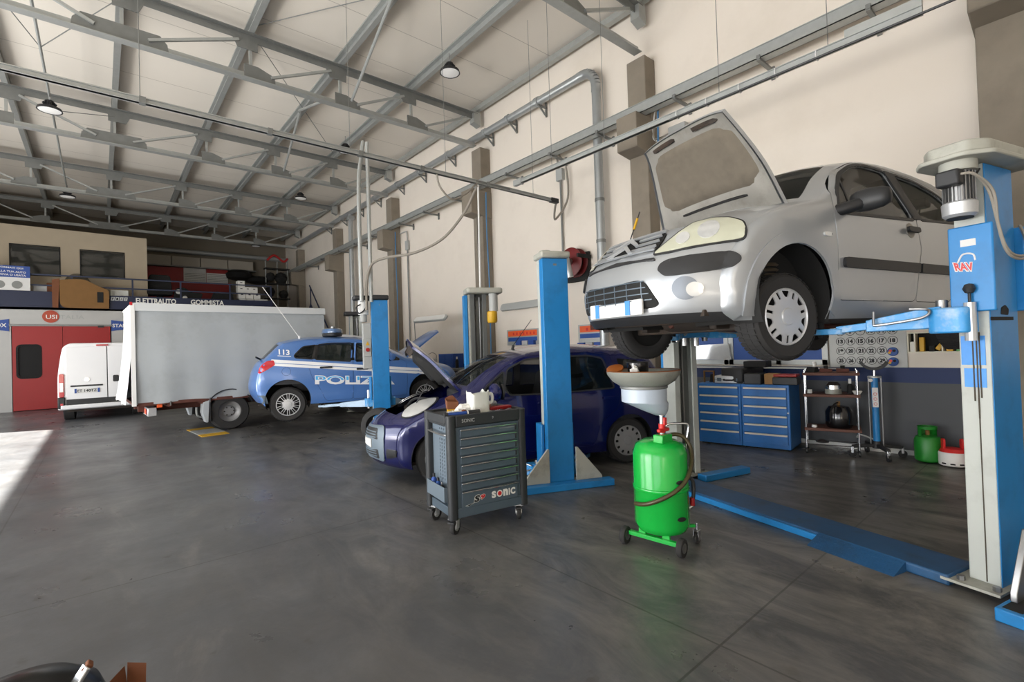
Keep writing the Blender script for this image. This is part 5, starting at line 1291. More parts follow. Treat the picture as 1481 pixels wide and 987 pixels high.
for j in range(13):
    for i in range(13):
        u = i / 12; v = j / 12; out = .17 * max(0, 1 - v * 1.15) ** 1.6 * (.75 + .25 * math.sin(u * 9)); vs.append((-out, u * W_, z0 + .02 * (i % 2) * (1 - v) + (z1 - z0) * v))
m.add(vs, [(j * 13 + i, j * 13 + i + 1, (j + 1) * 13 + i + 1, (j + 1) * 13 + i) for j in range(12) for i in range(12)])
m.build('rear_flap', 'tarp_white', tk, smooth=60, fix=False)
MB().prism([(-.02, z1 - .02), (L_ + .02, z1 - .02), (L_ + .02, z1 + .02), (-.02, z1 + .02)], 0, W_, axis='y').build('roof_tarpaulin', 'tarp_white', tk, bevel=.02)
MB().box(-.03, L_ + .02, -.05, -.02, z1 - .13, z1 + .02).build('top_valance', 'tarp_light', tk, bevel=.01)
MB().box(L_ - .04, L_, 0, W_, z0, z1).build('front_board', 'tarp', tk, smooth=0)
MB().box(0, L_, W_ - .03, W_, z0, z1).build('side_tarpaulin', 'tarp', tk, smooth=0)
MB().box(-.035, .03, -.055, .0, z0 - .03, z1).build('corner_post', 'tarp_white', tk, smooth=0)
MB().box(-.04, .0, -.06, -.03, z1 - .03, z1 + .03).build('marker_lamp', 'red_lens', tk, smooth=0)
m = MB(); m.box(0, L_, .0, W_, z0 - .04, z0 + .02); m.build('load_bed', 'rust', tk, smooth=0)
m = MB(); m.box(.1, 5.8, .55, .68, .48, .62); m.box(.1, 5.8, 1.32, 1.45, .48, .62)
for x in (.5, 1.05, 2.3, 3.2): m.box(x, x + .07, .02, W_ - .02, .58, z0 - .03)
m.build('chassis_frame', 'rust', tk, smooth=0)
bm_ = MB().box(.20, .34, .06, .78, .42, .58).build('rear_light_bar', 'alu', tk, bevel=.01)
for k, mt in enumerate(('red_lens', 'orange', 'red_lens')): MB().box(.35 - .16 + .0, .20, .1 + k * .2, .26 + k * .2, .45, .55).build('tail_lamp', mt, bm_, bevel=.005)
MB().box(.34, .42, .0, .06, .58, .66).build('side_marker', 'orange', tk, smooth=0)
m = MB()
for x in (.55, 1.2, 2.0, 2.75, 3.4): m.cyl((x, -.03, z0 + .02), (x, -.02, z0 - .07), .012, n=6)
m.build('tarp_buckle', 'steel', tk)
m = MB(); m.tube([(1.0, .2, .5), (1.02, .18, .32), (1.2, .2, .32), (1.3, .25, .5)], .02, 8); m.box(1.15, 1.3, .15, .35, .34, .46); m.build('spare_gear', 'galv_dark', tk)
for y in (.12, W_ - .12):
    sd = -1 if y < 1 else 1
    m = MB(); r_ = .37
    m.lathe([(.2, -.1), (.22, -.12), (.34, -.12), (.365, -.09), (.37, -.05), (.37, .05), (.365, .09), (.34, .12), (.22, .12), (.21, .06)], 40, T(1.56, y + .02, r_) @ RX(90))
    w_ = m.build('wheel', 'rubber', tk, smooth=40)
    m = MB(); m.lathe([(.225, .11), (.215, .05), (.17, .0), (.12, -.02), (.1, .01), (.0, .02)], 36, T(1.56, y + .02, r_) @ RX(90 if sd < 0 else -90)); m.build('wheel_rim', 'hub_dull', w_, smooth=40)
    m = MB()
    for k in range(6): m.cyl((1.56 + .085 * math.cos(k * PI / 3), y + (.02 - .0) + .0 * sd, r_ + .085 * math.sin(k * PI / 3)), (1.56 + .085 * math.cos(k * PI / 3), y + .02 + .03 * sd, r_ + .085 * math.sin(k * PI / 3)), .014, n=6)
    m.build('wheel_nut', 'under', w_)
    m = MB(); a = circ(1.56, r_ + .02, .43, 16, 20, 150); o_ = circ(1.56, r_ + .02, .45, 16, 20, 150); m.prism(a + o_[::-1], y - .14, y + .14, axis='y'); m.prism([(1.18, .22), (1.21, .22), (1.21, .62), (1.17, .62)], y - .14, y + .14, axis='y'); m.build('mudguard', 'black_plastic', tk, smooth=40)
    MB().prism([(1.12, .2), (1.165, .2), (1.19, .64), (1.08, .60), (1.06, .4)], y - .15, y + .10, axis='y').build('mud_flap', 'tarp', tk, bevel=.01)
# cab (hidden behind the body, seen from a step to the side)
m = MB(); m.prism(rnd([(L_ + .12, .45), (L_ + .12, 1.85), (L_ + .5, 1.95), (L_ + 1.0, 1.9), (L_ + 1.45, 1.15), (L_ + 1.6, .95), (L_ + 1.6, .4)], .08), .12, W_ - .12, axis='y'); m.build('cab', 'white_paint', tk, smooth=40)
for y in (.25, W_ - .25): MB().cyl((L_ + .95, y - .1, .36), (L_ + .95, y + .1, .36), .36, n=32).build('wheel', 'rubber', tk, bevel=.02)

# ------------------------------------------------------------------ white van
vn = thing('delivery_van', 'white panel van seen from behind in front of the red booth doors', 'van', (.04, 16.35, 0), -2)
hw, ht, ln = .86, 1.96, 4.4
sec = rnd([(-hw, .30), (-hw, 1.15), (-hw + .06, 1.62), (-hw + .10, ht - .10), (-hw + .22, ht), (hw - .22, ht), (hw - .10, ht - .10), (hw - .06, 1.62), (hw, 1.15), (hw, .30)], [.04, .2, .1, .06, .08, .08, .06, .1, .2, .04])
m = MB(); m.prism(sec, .0, ln, axis='y'); m.build('body_shell', 'white_paint', vn, smooth=40, bevel=.03)
for x0, x1 in ((-.70, .085), (.10, .72)):
    MB().prism(rnd([(x0, .40), (x0, 1.86), (x1, 1.88), (x1, .40)] if x0 < 0 else [(x0, .40), (x0, 1.88), (x1, 1.86), (x1, .40)], .03), -.03, .0, axis='y').build('rear_door', 'white_paint', vn, smooth=40, bevel=.008)
MB().box(-.70, .72, -.035, -.02, .42, .56).build('door_kick_strip', 'black_plastic', vn, smooth=0)
MB().box(.085, .10, -.028, 0, .40, 1.86).build('door_gap', 'dark', vn, smooth=0)
MB().box(-.12, .12, -.05, -.01, 1.885, 1.92).build('brake_light', 'red_lens', vn, bevel=.006)
MB().prism(rrect(-.62, .0, .865, .905, .01), -.045, -.03, axis='y').build('door_trim_bar', 'black_plastic', vn, smooth=0)
p_ = MB().prism(rrect(-.55, -.06, .70, .82, .01), -.045, -.03, axis='y').build('number_plate', 'paper', vn, smooth=0)
for x0, x1 in ((-.545, -.505), (-.105, -.065)): MB().box(x0, x1, -.048, -.044, .705, .815).build('plate_band', 'sign_blue', p_, smooth=0)
m = MB(); word(m, 'ET', planar((-.49, -.05, .725), (.09, 0, 0), (0, 0, .07)), .02); m.build('plate_letters', 'ink', p_, smooth=0, fix=False)
m = MB(); word(m, '140TZ', planar((-.36, -.05, .725), (.24, 0, 0), (0, 0, .07)), .02); m.build('plate_letters', 'ink', p_, smooth=0, fix=False)
MB().prism(rrect(.20, .32, .95, 1.12, .03), -.04, -.028, axis='y').build('door_handle', 'black_plastic', vn, bevel=.01)
m = MB(); m.cyl((-.31, -.045, 1.04), (-.31, -.03, 1.04), .055, n=24); m.build('round_badge', 'chrome', vn)
for s in (1, -1):
    tl = MB().prism(rrect(-.05, .05, .62, 1.20, .03), -.035, .06, axis='y').build('tail_lamp', 'red_lens', vn, bevel=.01, loc=(s * (hw - .075), 0, 0))
    MB().box(-.035, .035, -.04, -.03, .75, .98).build('clear_lens', 'lens_clear', tl, bevel=.005)
    MB().box(-.07, .07, -.06, .1, .34, .62).build('bumper_corner', 'black_plastic', vn, bevel=.02, loc=(s * (hw - .07), 0, 0))
    MB().box(-.02, .03, -.065, -.055, .42, .47).build('reflector', 'red_lens', vn, smooth=0, loc=(s * (hw - .07), 0, 0))
    m = MB(); m.cyl((s * .78, .7, .33), (s * .58, .7, .33), .33, n=32); m.cyl((s * .78, 3.6, .33), (s * .58, 3.6, .33), .33, n=32); 
    MB().cyl((s * .80, .75, .33), (s * .58, .75, .33), .33, n=32).build('wheel', 'rubber', vn, bevel=.02); MB().cyl((s * .80, 3.5, .33), (s * .58, 3.5, .33), .33, n=32).build('wheel', 'rubber', vn, bevel=.02)
    MB().prism(rnd([(-.1, 1.1), (.1, 1.1), (.1, 1.45), (-.1, 1.45)], .03), -.05, .1, M=T(s * (hw + .13), ln - .9, 0), axis='y').build('wing_mirror', 'black_plastic', vn, bevel=.02)
MB().box(-hw + .06, hw - .06, -.09, .1, .32, .42).build('rear_bumper', 'white_paint', vn, bevel=.02)
m = MB(); m.box(-.7, .7, .1, 4.2, .24, .34); m.build('floor_pan', 'under', vn, smooth=0)
# ------------------------------------------------------------------ two post car lifts
def car_world(root, x, y, z):
    a = root.rotation_euler.z; s = root.scale[0]
    return Vector((root.location.x + s * (x * math.cos(a) - y * math.sin(a)), root.location.y + s * (x * math.sin(a) + y * math.cos(a)), root.location.z + s * z))

class Lift:
    def __init__(s, label, O, rz, w):
        s.t = thing('car_lift', label, 'car lift', (O[0], O[1], 0), rz, 'blue two post car lifts'); s.w = w; s.O = Vector((O[0], O[1], 0)); s.rz = rz
    def local(s, p): return Matrix.Rotation(R(-s.rz), 3, 'Z') @ (Vector(p) - s.O)
    def post(s, y0, sg, H, dx=0, wrap=.0, cz=(0, 0), cap=None, grey='lift_grey', inner='galv_dark', D=.20, cv=.035):
        """y0 = outer face, sg = +1 when the car is towards +y"""
        t = s.t; w = s.w / 2
        Y = lambda a: y0 + sg * a
        c0 = min(.03, cv)
        c = [(-w, c0), (-w, D), (-w + .075, D), (-w + .075, D - .02), (-w + .018, D - .02), (-w + .018, .06), (w - .018, .06), (w - .018, D - .02), (w - .075, D - .02), (w - .075, D), (w, D), (w, c0)]
        p = MB().prism([(dx + a, Y(b_)) for a, b_ in c], .05, H).build('post', grey, t, bevel=.006)
        MB().prism([(dx - w - .004, Y(0)), (dx + w + .004, Y(0)), (dx + w + .004, Y(cv + wrap)), (dx - w - .004, Y(cv + wrap))], .05, H - .004).build('post_cover', 'lift_blue', p, bevel=.006)
        a_, b_ = sorted((Y(cv + wrap + .03), Y(cv + wrap + .045)))
        MB().box(dx - w + .02, dx + w - .02, a_, b_, .1, H - .1).build('back_plate', inner, p, smooth=0)
        for q in (-.035, .035): MB().cyl((dx + q, Y(.11), .1), (dx + q, Y(.11), H - .05), .012, n=8).build('spindle', 'steel', p)
        # base plate, gussets and cross foot
        m = MB(); y_ = sorted((Y(-.03), Y(.24))); m.box(dx - w - .12, dx + w + .12, y_[0], y_[1], .035, .05); m.build('base_plate', 'cap_grey', t, smooth=0)
        for k in (-1, 1):
            for e in (-.09, .16): m = MB().cyl((dx + k * (w + .07), Y(e if e > 0 else .0), .05), (dx + k * (w + .07), Y(e if e > 0 else .0), .075), .02, n=6); m.build('anchor_bolt', 'steel', t)
        return p
    def foot(s, y0, sg, x0, x1, dx=0, gus=True):
        t = s.t; w = s.w / 2
        a, b_ = sorted((y0 - sg * .15, y0 - sg * .03)); MB().box(x0, x1, a, b_, .0, .07).build('cross_foot', 'lift_blue', t, bevel=.008)
        if not gus: return
        for k in (-1, 1):
            MB().prism([(dx + k * (w + .01), .07), (dx + k * (w + .30), .07), (dx + k * (w + .30), .10), (dx + k * (w + .03), .42), (dx + k * (w + .01), .42)], y0 - sg * .055, y0 - sg * .025, axis='y').build('corner_gusset', 'cap_grey', t, bevel=.004)
    def carriage(s, y0, sg, z0, z1, dx=0, mt='lift_blue', c0=.085, c1=.27):
        w = s.w / 2; t = s.t
        m = MB()
        for k in (-1, 1):
            a, b_ = sorted((y0 + sg * c0, y0 + sg * c1)); xs = sorted((dx + k * (w + .012), dx + k * (w + .045))); m.box(xs[0], xs[1], a, b_, z0, z1)
        a, b_ = sorted((y0 + sg * (c1 - .045), y0 + sg * c1)); m.box(dx - w - .03, dx + w + .03, a, b_, z0, z1)
        c = m.build('carriage', mt, t, bevel=.008)
        a, b_ = sorted((y0 + sg * (c1 - .11), y0 + sg * (c1 + .09))); MB().prism(rnd([(dx - w - .13, a), (dx + w + .13, a), (dx + w + .13, b_), (dx - w - .13, b_)], .05), z0 - .12, z0 + .03).build('arm_bracket', 'arm_blue' if mt == 'lift_blue' else mt, c, bevel=.01)
        return c
    def arm(s, piv, pad, top, mt='arm_blue', hh=.10, rod=True, knob=True):
        """piv, pad in local coordinates (x,y,z of arm centre line); top = height of the rubber pad"""
        t = s.t; P = Vector(piv); Q = Vector(pad); d = (Q - P); L = d.length; u = d.normalized()
        m = MB(); a = P; b_ = P + u * L * .58
        side = u.cross(Vector((0, 0, 1))).normalized(); up = Vector((0, 0, 1))
        def sect(p, w, h): return [p + side * w / 2 - up * h / 2, p - side * w / 2 - up * h / 2, p - side * w / 2 + up * h / 2, p + side * w / 2 + up * h / 2]
        v = sect(a, .13, hh * 1.25) + sect(a + u * L * .12, .13, hh * 1.25) + sect(b_, .10, hh * .75)
        m.add(v, [(3, 2, 1, 0), (8, 9, 10, 11)] + [(i + 4 * k, (i + 1) % 4 + 4 * k, (i + 1) % 4 + 4 * k + 4, i + 4 * k + 4) for k in range(2) for i in range(4)])
        o = m.build('arm', mt, t, bevel=.006)
        MB().bar(b_ - u * .05, Q - u * .10, .07, hh * .48).build('arm_slider', mt, o, bevel=.005)
        MB().prism(rnd([(-.06, -.05), (.14, -.045), (.14, .045), (-.06, .05)], .03), -.02, .02, M=Matrix.Translation(Q) @ Matrix.Rotation(math.atan2(-u.y, -u.x), 4, 'Z')).build('arm_tip', mt, o, bevel=.005)
        m = MB(); m.cyl(Q - up * .04, Q + up * (top - Q.z - .03), .02, n=12); m.cyl(Q + up * (top - Q.z - .03), Q + up * (top - Q.z), .05, n=18); m.build('lifting_pad', 'dark', o)
        m = MB(); m.cyl(P - up * .10, P + up * .10, .03, n=14); m.build('pivot_pin', 'steel', o)
        if rod:
            ss = side if side.y < 0 else -side
            k = lambda f_, w, h: P + u * L * f_ + ss * w + up * h
            MB().tube([k(.50, .075, .085), k(.50, .085, .01), k(.47, .09, -.005), k(.2, .105, .0), k(.10, .105, .012), k(.07, .10, .035), k(.10, .085, .055), k(.22, .07, .07)], .008, 8, 5).build('bent_rod', 'steel', o)
            if knob:
                q = P + ss * .07 - u * .13
                m = MB(); m.cyl(q - up * .16, q + up * .06, .028, n=10); kb = m.build('lock_pin', 'alu', o)
                m = MB(); m.cyl(q + up * .06, q + up * .12, .008, n=8); m.lathe([(0, -.03), (.02, -.024), (.03, 0), (.02, .024), (0, .03)], 14, Matrix.Translation(q + up * .14)); m.build('lock_knob', 'black_plastic', o)
        return o

# lift under the silver car
A = Lift('blue two post lift carrying the silver hatchback', (4.02, .29), -15, .33)
pn = A.post(0, 1, 2.47, D=.15, cv=.006); pf = A.post(2.86, -1, 2.47, .17)
MB().box(-.50, .62, -.20, -.08, 0, .07).build('cross_foot', 'lift_blue', A.t, bevel=.008)
MB().box(-.47, -.2, -.18, -.10, .0701, .0705).build('foot_pocket', 'dark', A.t, smooth=0)
MB().prism([(-.36, .07), (-.17, .07), (-.17, .42), (-.19, .42), (-.36, .12)], -.125, -.095, axis='y').build('corner_gusset', 'steel', A.t, bevel=.004)
MB().prism([(.36, .07), (.17, .07), (.17, .42), (.19, .42), (.36, .12)], -.125, -.095, axis='y').build('corner_gusset', 'steel', A.t, bevel=.004)
MB().box(.22, .90, 2.48, 2.60, 0, .07).build('cross_foot', 'lift_blue', A.t, bevel=.008)
w = A.w / 2
m = MB(); m.box(-w - .004, -w, .066, .071, .06, 1.45); m.build('post_seam', 'grime', pn, smooth=0)
for q, (z0, z1) in ((.055, (1.12, 1.50)), (.068, (1.0, 1.50)), (.085, (1.1, 1.50))): MB().box(-w - .006, -w, q - .003, q + .003, z0, z1).build('worn_track', 'grime', pn, smooth=0)
MB().box(-w - .003, -w, .03, .14, 1.31, 1.48).build('instruction_label', 'label_blue', pn, smooth=0)
MB().box(-w - .003, -w, .03, .13, 1.18, 1.29).build('instruction_label', 'label_blue', pn, smooth=0)
MB().box(-w - .008, .10, -.004, .0, 1.565, 1.585).build('black_tape', 'dark', pn, smooth=0)
MB().prism(rnd([(-.05, 1.60), (.04, 1.595), (.05, 1.63), (.01, 1.655), (-.04, 1.64)], .01), -.003, .0, axis='y').build('paint_chip', 'dark', pn, smooth=0)
ca = A.carriage(0, 1, 1.62, 2.12, c0=-.04, c1=.165)
cf = A.carriage(2.86, -1, 1.66, 2.12, .17)
xo = -w - .047
MB().box(xo, xo + .004, .035, .105, 2.0, 2.04).build('white_label', 'paper', ca, smooth=0)
m = MB(); word(m, 'RAV', planar((xo - .001, .130, 1.865), (0, -.085, -.010), (0, .010, .048)), .03); m.build('maker_letters', 'red_bright', ca, smooth=0)
m = MB(); word(m, 'RAV', planar((xo + .001, .135, 1.859), (0, -.095, -.012), (0, .012, .06)), .10); m.tube([(xo, .12, 1.91), (xo, .095, 1.955), (xo, .05, 1.95), (xo, .04, 1.915)], .005, 6); m.build('maker_outline', 'paper', ca, smooth=0)
cap = MB().prism(rnd([(-.38, -.01), (-.28, -.07), (.26, -.08), (.28, .20), (-.30, .23), (-.38, .17)], .03), 2.50, 2.57).build('top_cover', 'cap_grey', A.t, bevel=.012)
MB().prism(rnd([(-.41, .0), (-.30, -.10), (.28, -.11), (.30, .23), (-.32, .26), (-.41, .20)], .03), 2.475, 2.50).build('cover_rim', 'cap_grey', cap, bevel=.006)
MB().prism(rnd([(-.24, .0), (.24, .0), (.24, .32), (-.24, .32)], .03), 2.47, 2.54, M=T(.17, 2.53, 0)).build('top_cover', 'cap_grey', A.t, bevel=.012)
m = MB(); mx, my = -.275, .075
m.cyl((mx, my, 2.22), (mx, my, 2.43), .058, n=28)
for k in range(24):
    a = 2 * PI * k / 24; m.bar((mx + .055 * math.cos(a), my + .055 * math.sin(a), 2.33), (mx + .074 * math.cos(a), my + .074 * math.sin(a), 2.33), .005, .17)
mo = m.build('motor', 'steel', A.t, smooth=30)
MB().lathe([(0, 2.16), (.062, 2.16), (.078, 2.175), (.081, 2.24), (.07, 2.25), (0, 2.25)], 28, T(mx, my, 0)).build('fan_cover', 'alu', mo)
MB().lathe([(0, 2.155), (.06, 2.155), (.06, 2.162), (0, 2.162)], 28, T(mx, my, 0)).build('fan_grid', 'dark', mo)
MB().cyl((mx, my, 2.42), (mx, my, 2.475), .085, n=28).build('motor_flange', 'cap_grey', mo)
MB().box(mx - .125, mx - .055, my - .05, my + .06, 2.33, 2.42).build('terminal_box', 'black_plastic', mo, bevel=.012)
for k, off in enumerate((0, .016)):
    MB().tube([(mx - .10, my - .05, 2.385), (mx - .07, my - .10, 2.37), (mx + .03, my - .12 - off, 2.28), (mx + .06, my - .14, 2.10), (mx + .08, my - .16, 1.97 - off), (-.12, -.10, 1.92 - off), (.02, -.10, 1.94 - off), (.13, -.06, 2.05 - off), (.19, -.02, 2.13)], .0075, 8, 8).build('motor_cable', 'cable_grey', mo)
MB().tube([(mx + .05, my - .03, 2.37), (-w - .02, .03, 2.41), (-w - .004, .02, 2.44)], .006, 6).build('motor_lead', 'black_plastic', mo)
# floor bridge
MB().prism([(-.28, .2), (.06, .2), (.06, 2.66), (-.28, 2.66)], .0, .065).build('floor_bridge', 'lift_blue_dirty', A.t, bevel=.012)
MB().box(-.30, -.28, .95, 2.45, .0, .05).build('bridge_flange', 'lift_blue', A.t, bevel=.006)
m = MB(); m.prism([(-.42, 0), (-.28, .062), (-.28, 0)], .42, .97, axis='y')
for i in range(5):
    for j in range(22):
        x = -.405 + i * .027; y = .44 + j * .024; z = (x + .42) * .443 + .001
        m.box(-.002, .002, -.008, .008, 0, .002, T(x, y, z) @ RZ(45 if (i + j) % 2 else -45))
m.build('checker_ramp', 'lift_blue_dirty', A.t, smooth=0)
for (cx, cy), py, ax in (((-.42, .70), 0, -.2), ((-2.02, .70), 0, .2), ((-.42, -.70), 1, -.2), ((-2.02, -.70), 1, .2)):
    wp = A.local(car_world(c3, cx, cy, .0)); dx = .17 if py else 0
    yy = .21 if py == 0 else 2.86 - .29
    A.arm((ax + dx, yy, 1.60), (wp.x, wp.y, 1.535), 1.458 + .165, rod=True, knob=True)

# lift at the dark blue people carrier
B = Lift('blue two post lift standing over the dark blue people carrier', (3.715, 3.625), -25, .28)
pn = B.post(0, 1, 2.44, wrap=.07); pf = B.post(3.36, -1, 2.42, -.20, grey='post_dark')
MB().box(-.20 - .14 - .10, -.20 - .14 - .04, 3.20, 3.36, .05, 2.40).build('side_cover', 'lift_blue', pf, bevel=.004)
MB().box(-.20 - .14 - .03, -.20 - .14 - .002, 3.17, 3.34, .05, 2.41).build('side_strip', 'cap_grey', pf, bevel=.004)
B.foot(0, 1, -.85, .54)
MB().prism([(-.165, -.05), (.165, -.05), (.165, .24), (-.165, .24)], 2.44, 2.51).build('top_cover', 'cap_grey', B.t, bevel=.02)
MB().lathe([(0, .05), (.06, .04), (.09, 0), (0, 0)], 18, T(-.05, .16, 2.505)).build('cover_knob', 'cap_grey', B.t)
MB().prism(rnd([(-.42, 3.0), (.20, 3.0), (.20, 3.42), (-.42, 3.42)], .08), 2.42, 2.51).build('top_cover', 'cap_grey', B.t, bevel=.02)
MB().box(-.02, .02, -.003, 0, 2.36, 2.38).build('cover_screw', 'steel', pn, smooth=0)
c_ = B.carriage(0, 1, .16, .66); B.carriage(3.36, -1, .16, .66, -.20)
MB().box(-.146, -.143, .13, .16, .55, .60).build('red_label', 'red_bright', pn, smooth=0)
mo = MB().cyl((.05, 3.12, 2.12), (.05, 3.12, 2.42), .075, n=24).build('motor', 'box_grey', B.t)
MB().lathe([(0, -.14), (.08, -.14), (.10, -.1), (.10, .1), (.08, .12), (0, .12)], 20, T(.02, 3.1, 2.03) @ Matrix.Diagonal((.85, .9, .75, 1))).build('motor_cover', 'yellow', mo)
B.arm((-.17, .30, .14), (-.62, .62, .12), .18, rod=True); B.arm((.17, .30, .14), (.62, .78, .12), .18, rod=True, knob=False)
B.arm((-.30, 3.06, .14), (-.75, 2.75, .12), .18, rod=False); B.arm((.05, 3.06, .14), (.5, 2.8, .12), .18, rod=False)

# lift with the police car
Cc = Lift('blue two post lift with black caps carrying the police car', (3.87, 8.235), -18, .29)
pn = Cc.post(0, 1, 2.44); pf = Cc.post(3.9, -1, 2.42, -.12)
MB().box(-.2, .2, -.03, .24, 0, .035).build('cross_foot', 'lift_blue', Cc.t, bevel=.008)
MB().prism(rnd([(-.15, -.03), (.17, -.03), (.17, .26), (-.15, .26)], .04), 2.44, 2.53).build('top_cover', 'black_plastic', Cc.t, bevel=.02)
MB().prism(rnd([(-.45, .0), (-.14, .0), (-.14, .28), (-.45, .28)], .05), 2.44, 2.52).build('motor_hood', 'black_plastic', Cc.t, bevel=.02)
MB().prism(rnd([(-.40, 3.6), (.06, 3.6), (.06, 3.95), (-.40, 3.95)], .05), 2.42, 2.52).build('top_cover', 'black_plastic', Cc.t, bevel=.02)
MB().box(-.006, .006, -.004, 0, 2.34, 2.36).build('cover_screw', 'steel', pn, smooth=0)
mo = MB().cyl((-.27, .14, 2.18), (-.27, .14, 2.44), .09, n=24).build('motor', 'paper', Cc.t)
MB().cyl((-.27, .14, 2.05), (-.27, .14, 2.18), .06, n=20).build('motor_end', 'box_grey', mo)
MB().tube([(-.33, .06, 2.36), (-.40, .04, 2.3), (-.36, .03, 2.2), (-.28, .03, 2.24), (-.22, .03, 2.33)], .012, 6).build('motor_cable', 'black_plastic', mo)
eb = MB().box(-.30, -.15, .02, .18, 1.20, 2.02).build('control_box', 'box_grey', Cc.t, bevel=.01)
MB().box(-.305, -.16, .0, .02, 1.42, 1.74).build('switch_panel', 'box_grey', eb, bevel=.008)
MB().cyl((-.225, -.004, 1.54), (-.225, -.02, 1.54), .035, n=18).build('red_switch', 'red', eb)
MB().prism([(-.26, 1.62), (-.19, 1.62), (-.225, 1.69)], -.004, 0, axis='y').build('warning_triangle', 'yellow', eb, smooth=0)
Cc.carriage(0, 1, .62, 1.05); Cc.carriage(3.9, -1, .62, 1.05, -.12)
for (cx, cy), py, ax in (((-.50, -.74), 0, .2), ((-2.02, -.74), 0, -.2), ((-.50, .74), 1, .2), ((-2.02, .74), 1, -.2)):
    wp = Cc.local(car_world(po, cx, cy, .0)); dx = -.12 if py else 0
    yy = .29 if py == 0 else 3.9 - .29
    Cc.arm((ax + dx, yy, .56), (wp.x, wp.y, .50), .35 + .215, mt='arm_pale' if 'arm_pale' in MT else 'lift_grey', rod=False)
MB().cyl((-.2, .29, .58), (-.2, .29, .80), .03, n=10).build('lock_pin', 'alu', Cc.t)
# ------------------------------------------------------------------ grey tool trolley
TR = thing('tool_trolley', 'grey drawer trolley with SONIC lettering, standing before the dark blue people carrier', 'tool trolley', (2.10, 3.29, 0), -9)
TW, TD, TZ0, TZ1 = .74, .54, .135, .965
m = MB(); m.box(.07, TW - .05, .02, TD - .03, TZ0 + .05, TZ1 - .10); m.box(.03, TW - .03, .01, TD - .01, TZ0, TZ0 + .075)
m.build('body', 'cab_grey', TR, bevel=.006)
MB().box(.02, TW - .02, .02, TD - .02, TZ1 - .10, TZ1 - .02).build('top_frame', 'cab_black', TR, bevel=.008)
for x in (0, TW - .075):
    for y in (-.0, TD - .075):
        MB().prism(rrect(x, x + .075, y, y + .075, .025), TZ0 - .01, TZ1).build('corner_post', 'cab_black', TR, smooth=40, bevel=.006)
for x in (.0, TW - .03): MB().box(x, x + .03, .07, TD - .07, TZ1 - .075, TZ1).build('side_rail', 'cab_black', TR, bevel=.006)
for y in (.0, TD - .03): MB().box(.07, TW - .07, y, y + .03, TZ1 - .095, TZ1).build('top_rail', 'cab_black', TR, bevel=.006)
m = MB(); word(m, 'SONIC', planar((.12, -.003, TZ1 - .062), (.115, 0, 0), (0, 0, .028)), .0); word(m, '9', planar((.40, -.003, TZ1 - .058), (.012, 0, 0), (0, 0, .022)), .0); m.build('rail_lettering', 'blind_grey', TR, smooth=0)
MB().box(.04, TW - .04, .03, TD - .03, TZ1 - .03, TZ1 - .018).build('worktop', 'cab_black', TR, smooth=0)
zt = TZ1 - .115; hd = .072
for k in range(8):
    z1 = zt - k * hd; z0 = z1 - hd if k < 7 else z1 - .14
    d = MB().box(.105, TW - .105, .004, .05, z0 + .004, z1 - .004).build('drawer', 'cab_grey', TR, bevel=.004)
    m = MB(); m.prism([(-.012, z1 - .004), (.004, z1 - .004), (.004, z1 - .018), (-.006, z1 - .018), (-.012, z1 - .011)], .105, TW - .105, axis='x')
    m.v = [(x, y, z) for (x, y, z) in m.v]; m.build('drawer_pull', 'chrome', d, bevel=.002)
    if k < 7: MB().box(TW - .118, TW - .108, -.004, .004, z0 + .012, z1 - .022).build('drawer_latch', 'cab_black', d, smooth=0)
zb = zt - 7 * hd - .14
m = MB(); x_ = .375
for ch, w_ in (('S', .042), ('O', .056), ('n', .046), ('I', .011), ('C', .048)):
    word(m, ch, planar((x_, .0005, zb + .038), (w_, 0, 0), (0, 0, .058)), .06)
    if ch == 'O': xo_ = x_ + w_ / 2
    x_ += w_ + .007
m.build('maker_letters', 'white', d, smooth=0)
MB().cyl((xo_, -.0008, zb + .067), (xo_, .004, zb + .067), .0185, n=20).build('red_dot', 'red_bright', d, smooth=0)
m = MB(); m.add([(.13, .002, zb + .022), (.23, .002, zb + .04), (.21, .002, zb + .03), (.16, .002, zb + .014)], [(3, 2, 1, 0)]); word(m, 'S', planar((.205, .002, zb + .032), (.055, 0, 0), (.014, 0, .062)), .12); word(m, '9', planar((.262, .002, zb + .046), (.05, 0, 0), (.010, 0, .045)), .12); m.build('badge_outline', 'white', d, smooth=0)
m = MB(); word(m, 'S', planar((.208, .0, zb + .036), (.048, 0, 0), (.014, 0, .054)), .05); m.add([(.14, .0, zb + .022), (.22, .0, zb + .038), (.20, .0, zb + .030), (.165, .0, zb + .017)], [(3, 2, 1, 0)]); m.build('badge_letter', 'ink', d, smooth=0)
m = MB(); word(m, '9', planar((.266, .0, zb + .05), (.042, 0, 0), (.010, 0, .038)), .05); m.build('badge_number', 'red_bright', d, smooth=0)
m = MB(); word(m, 'TOOLS FOR PROFESSIONALS', planar((.47, .0025, zt - .036), (.15, 0, 0), (0, 0, .008)), .0); m.build('small_lettering', 'blind_grey', TR, smooth=0)
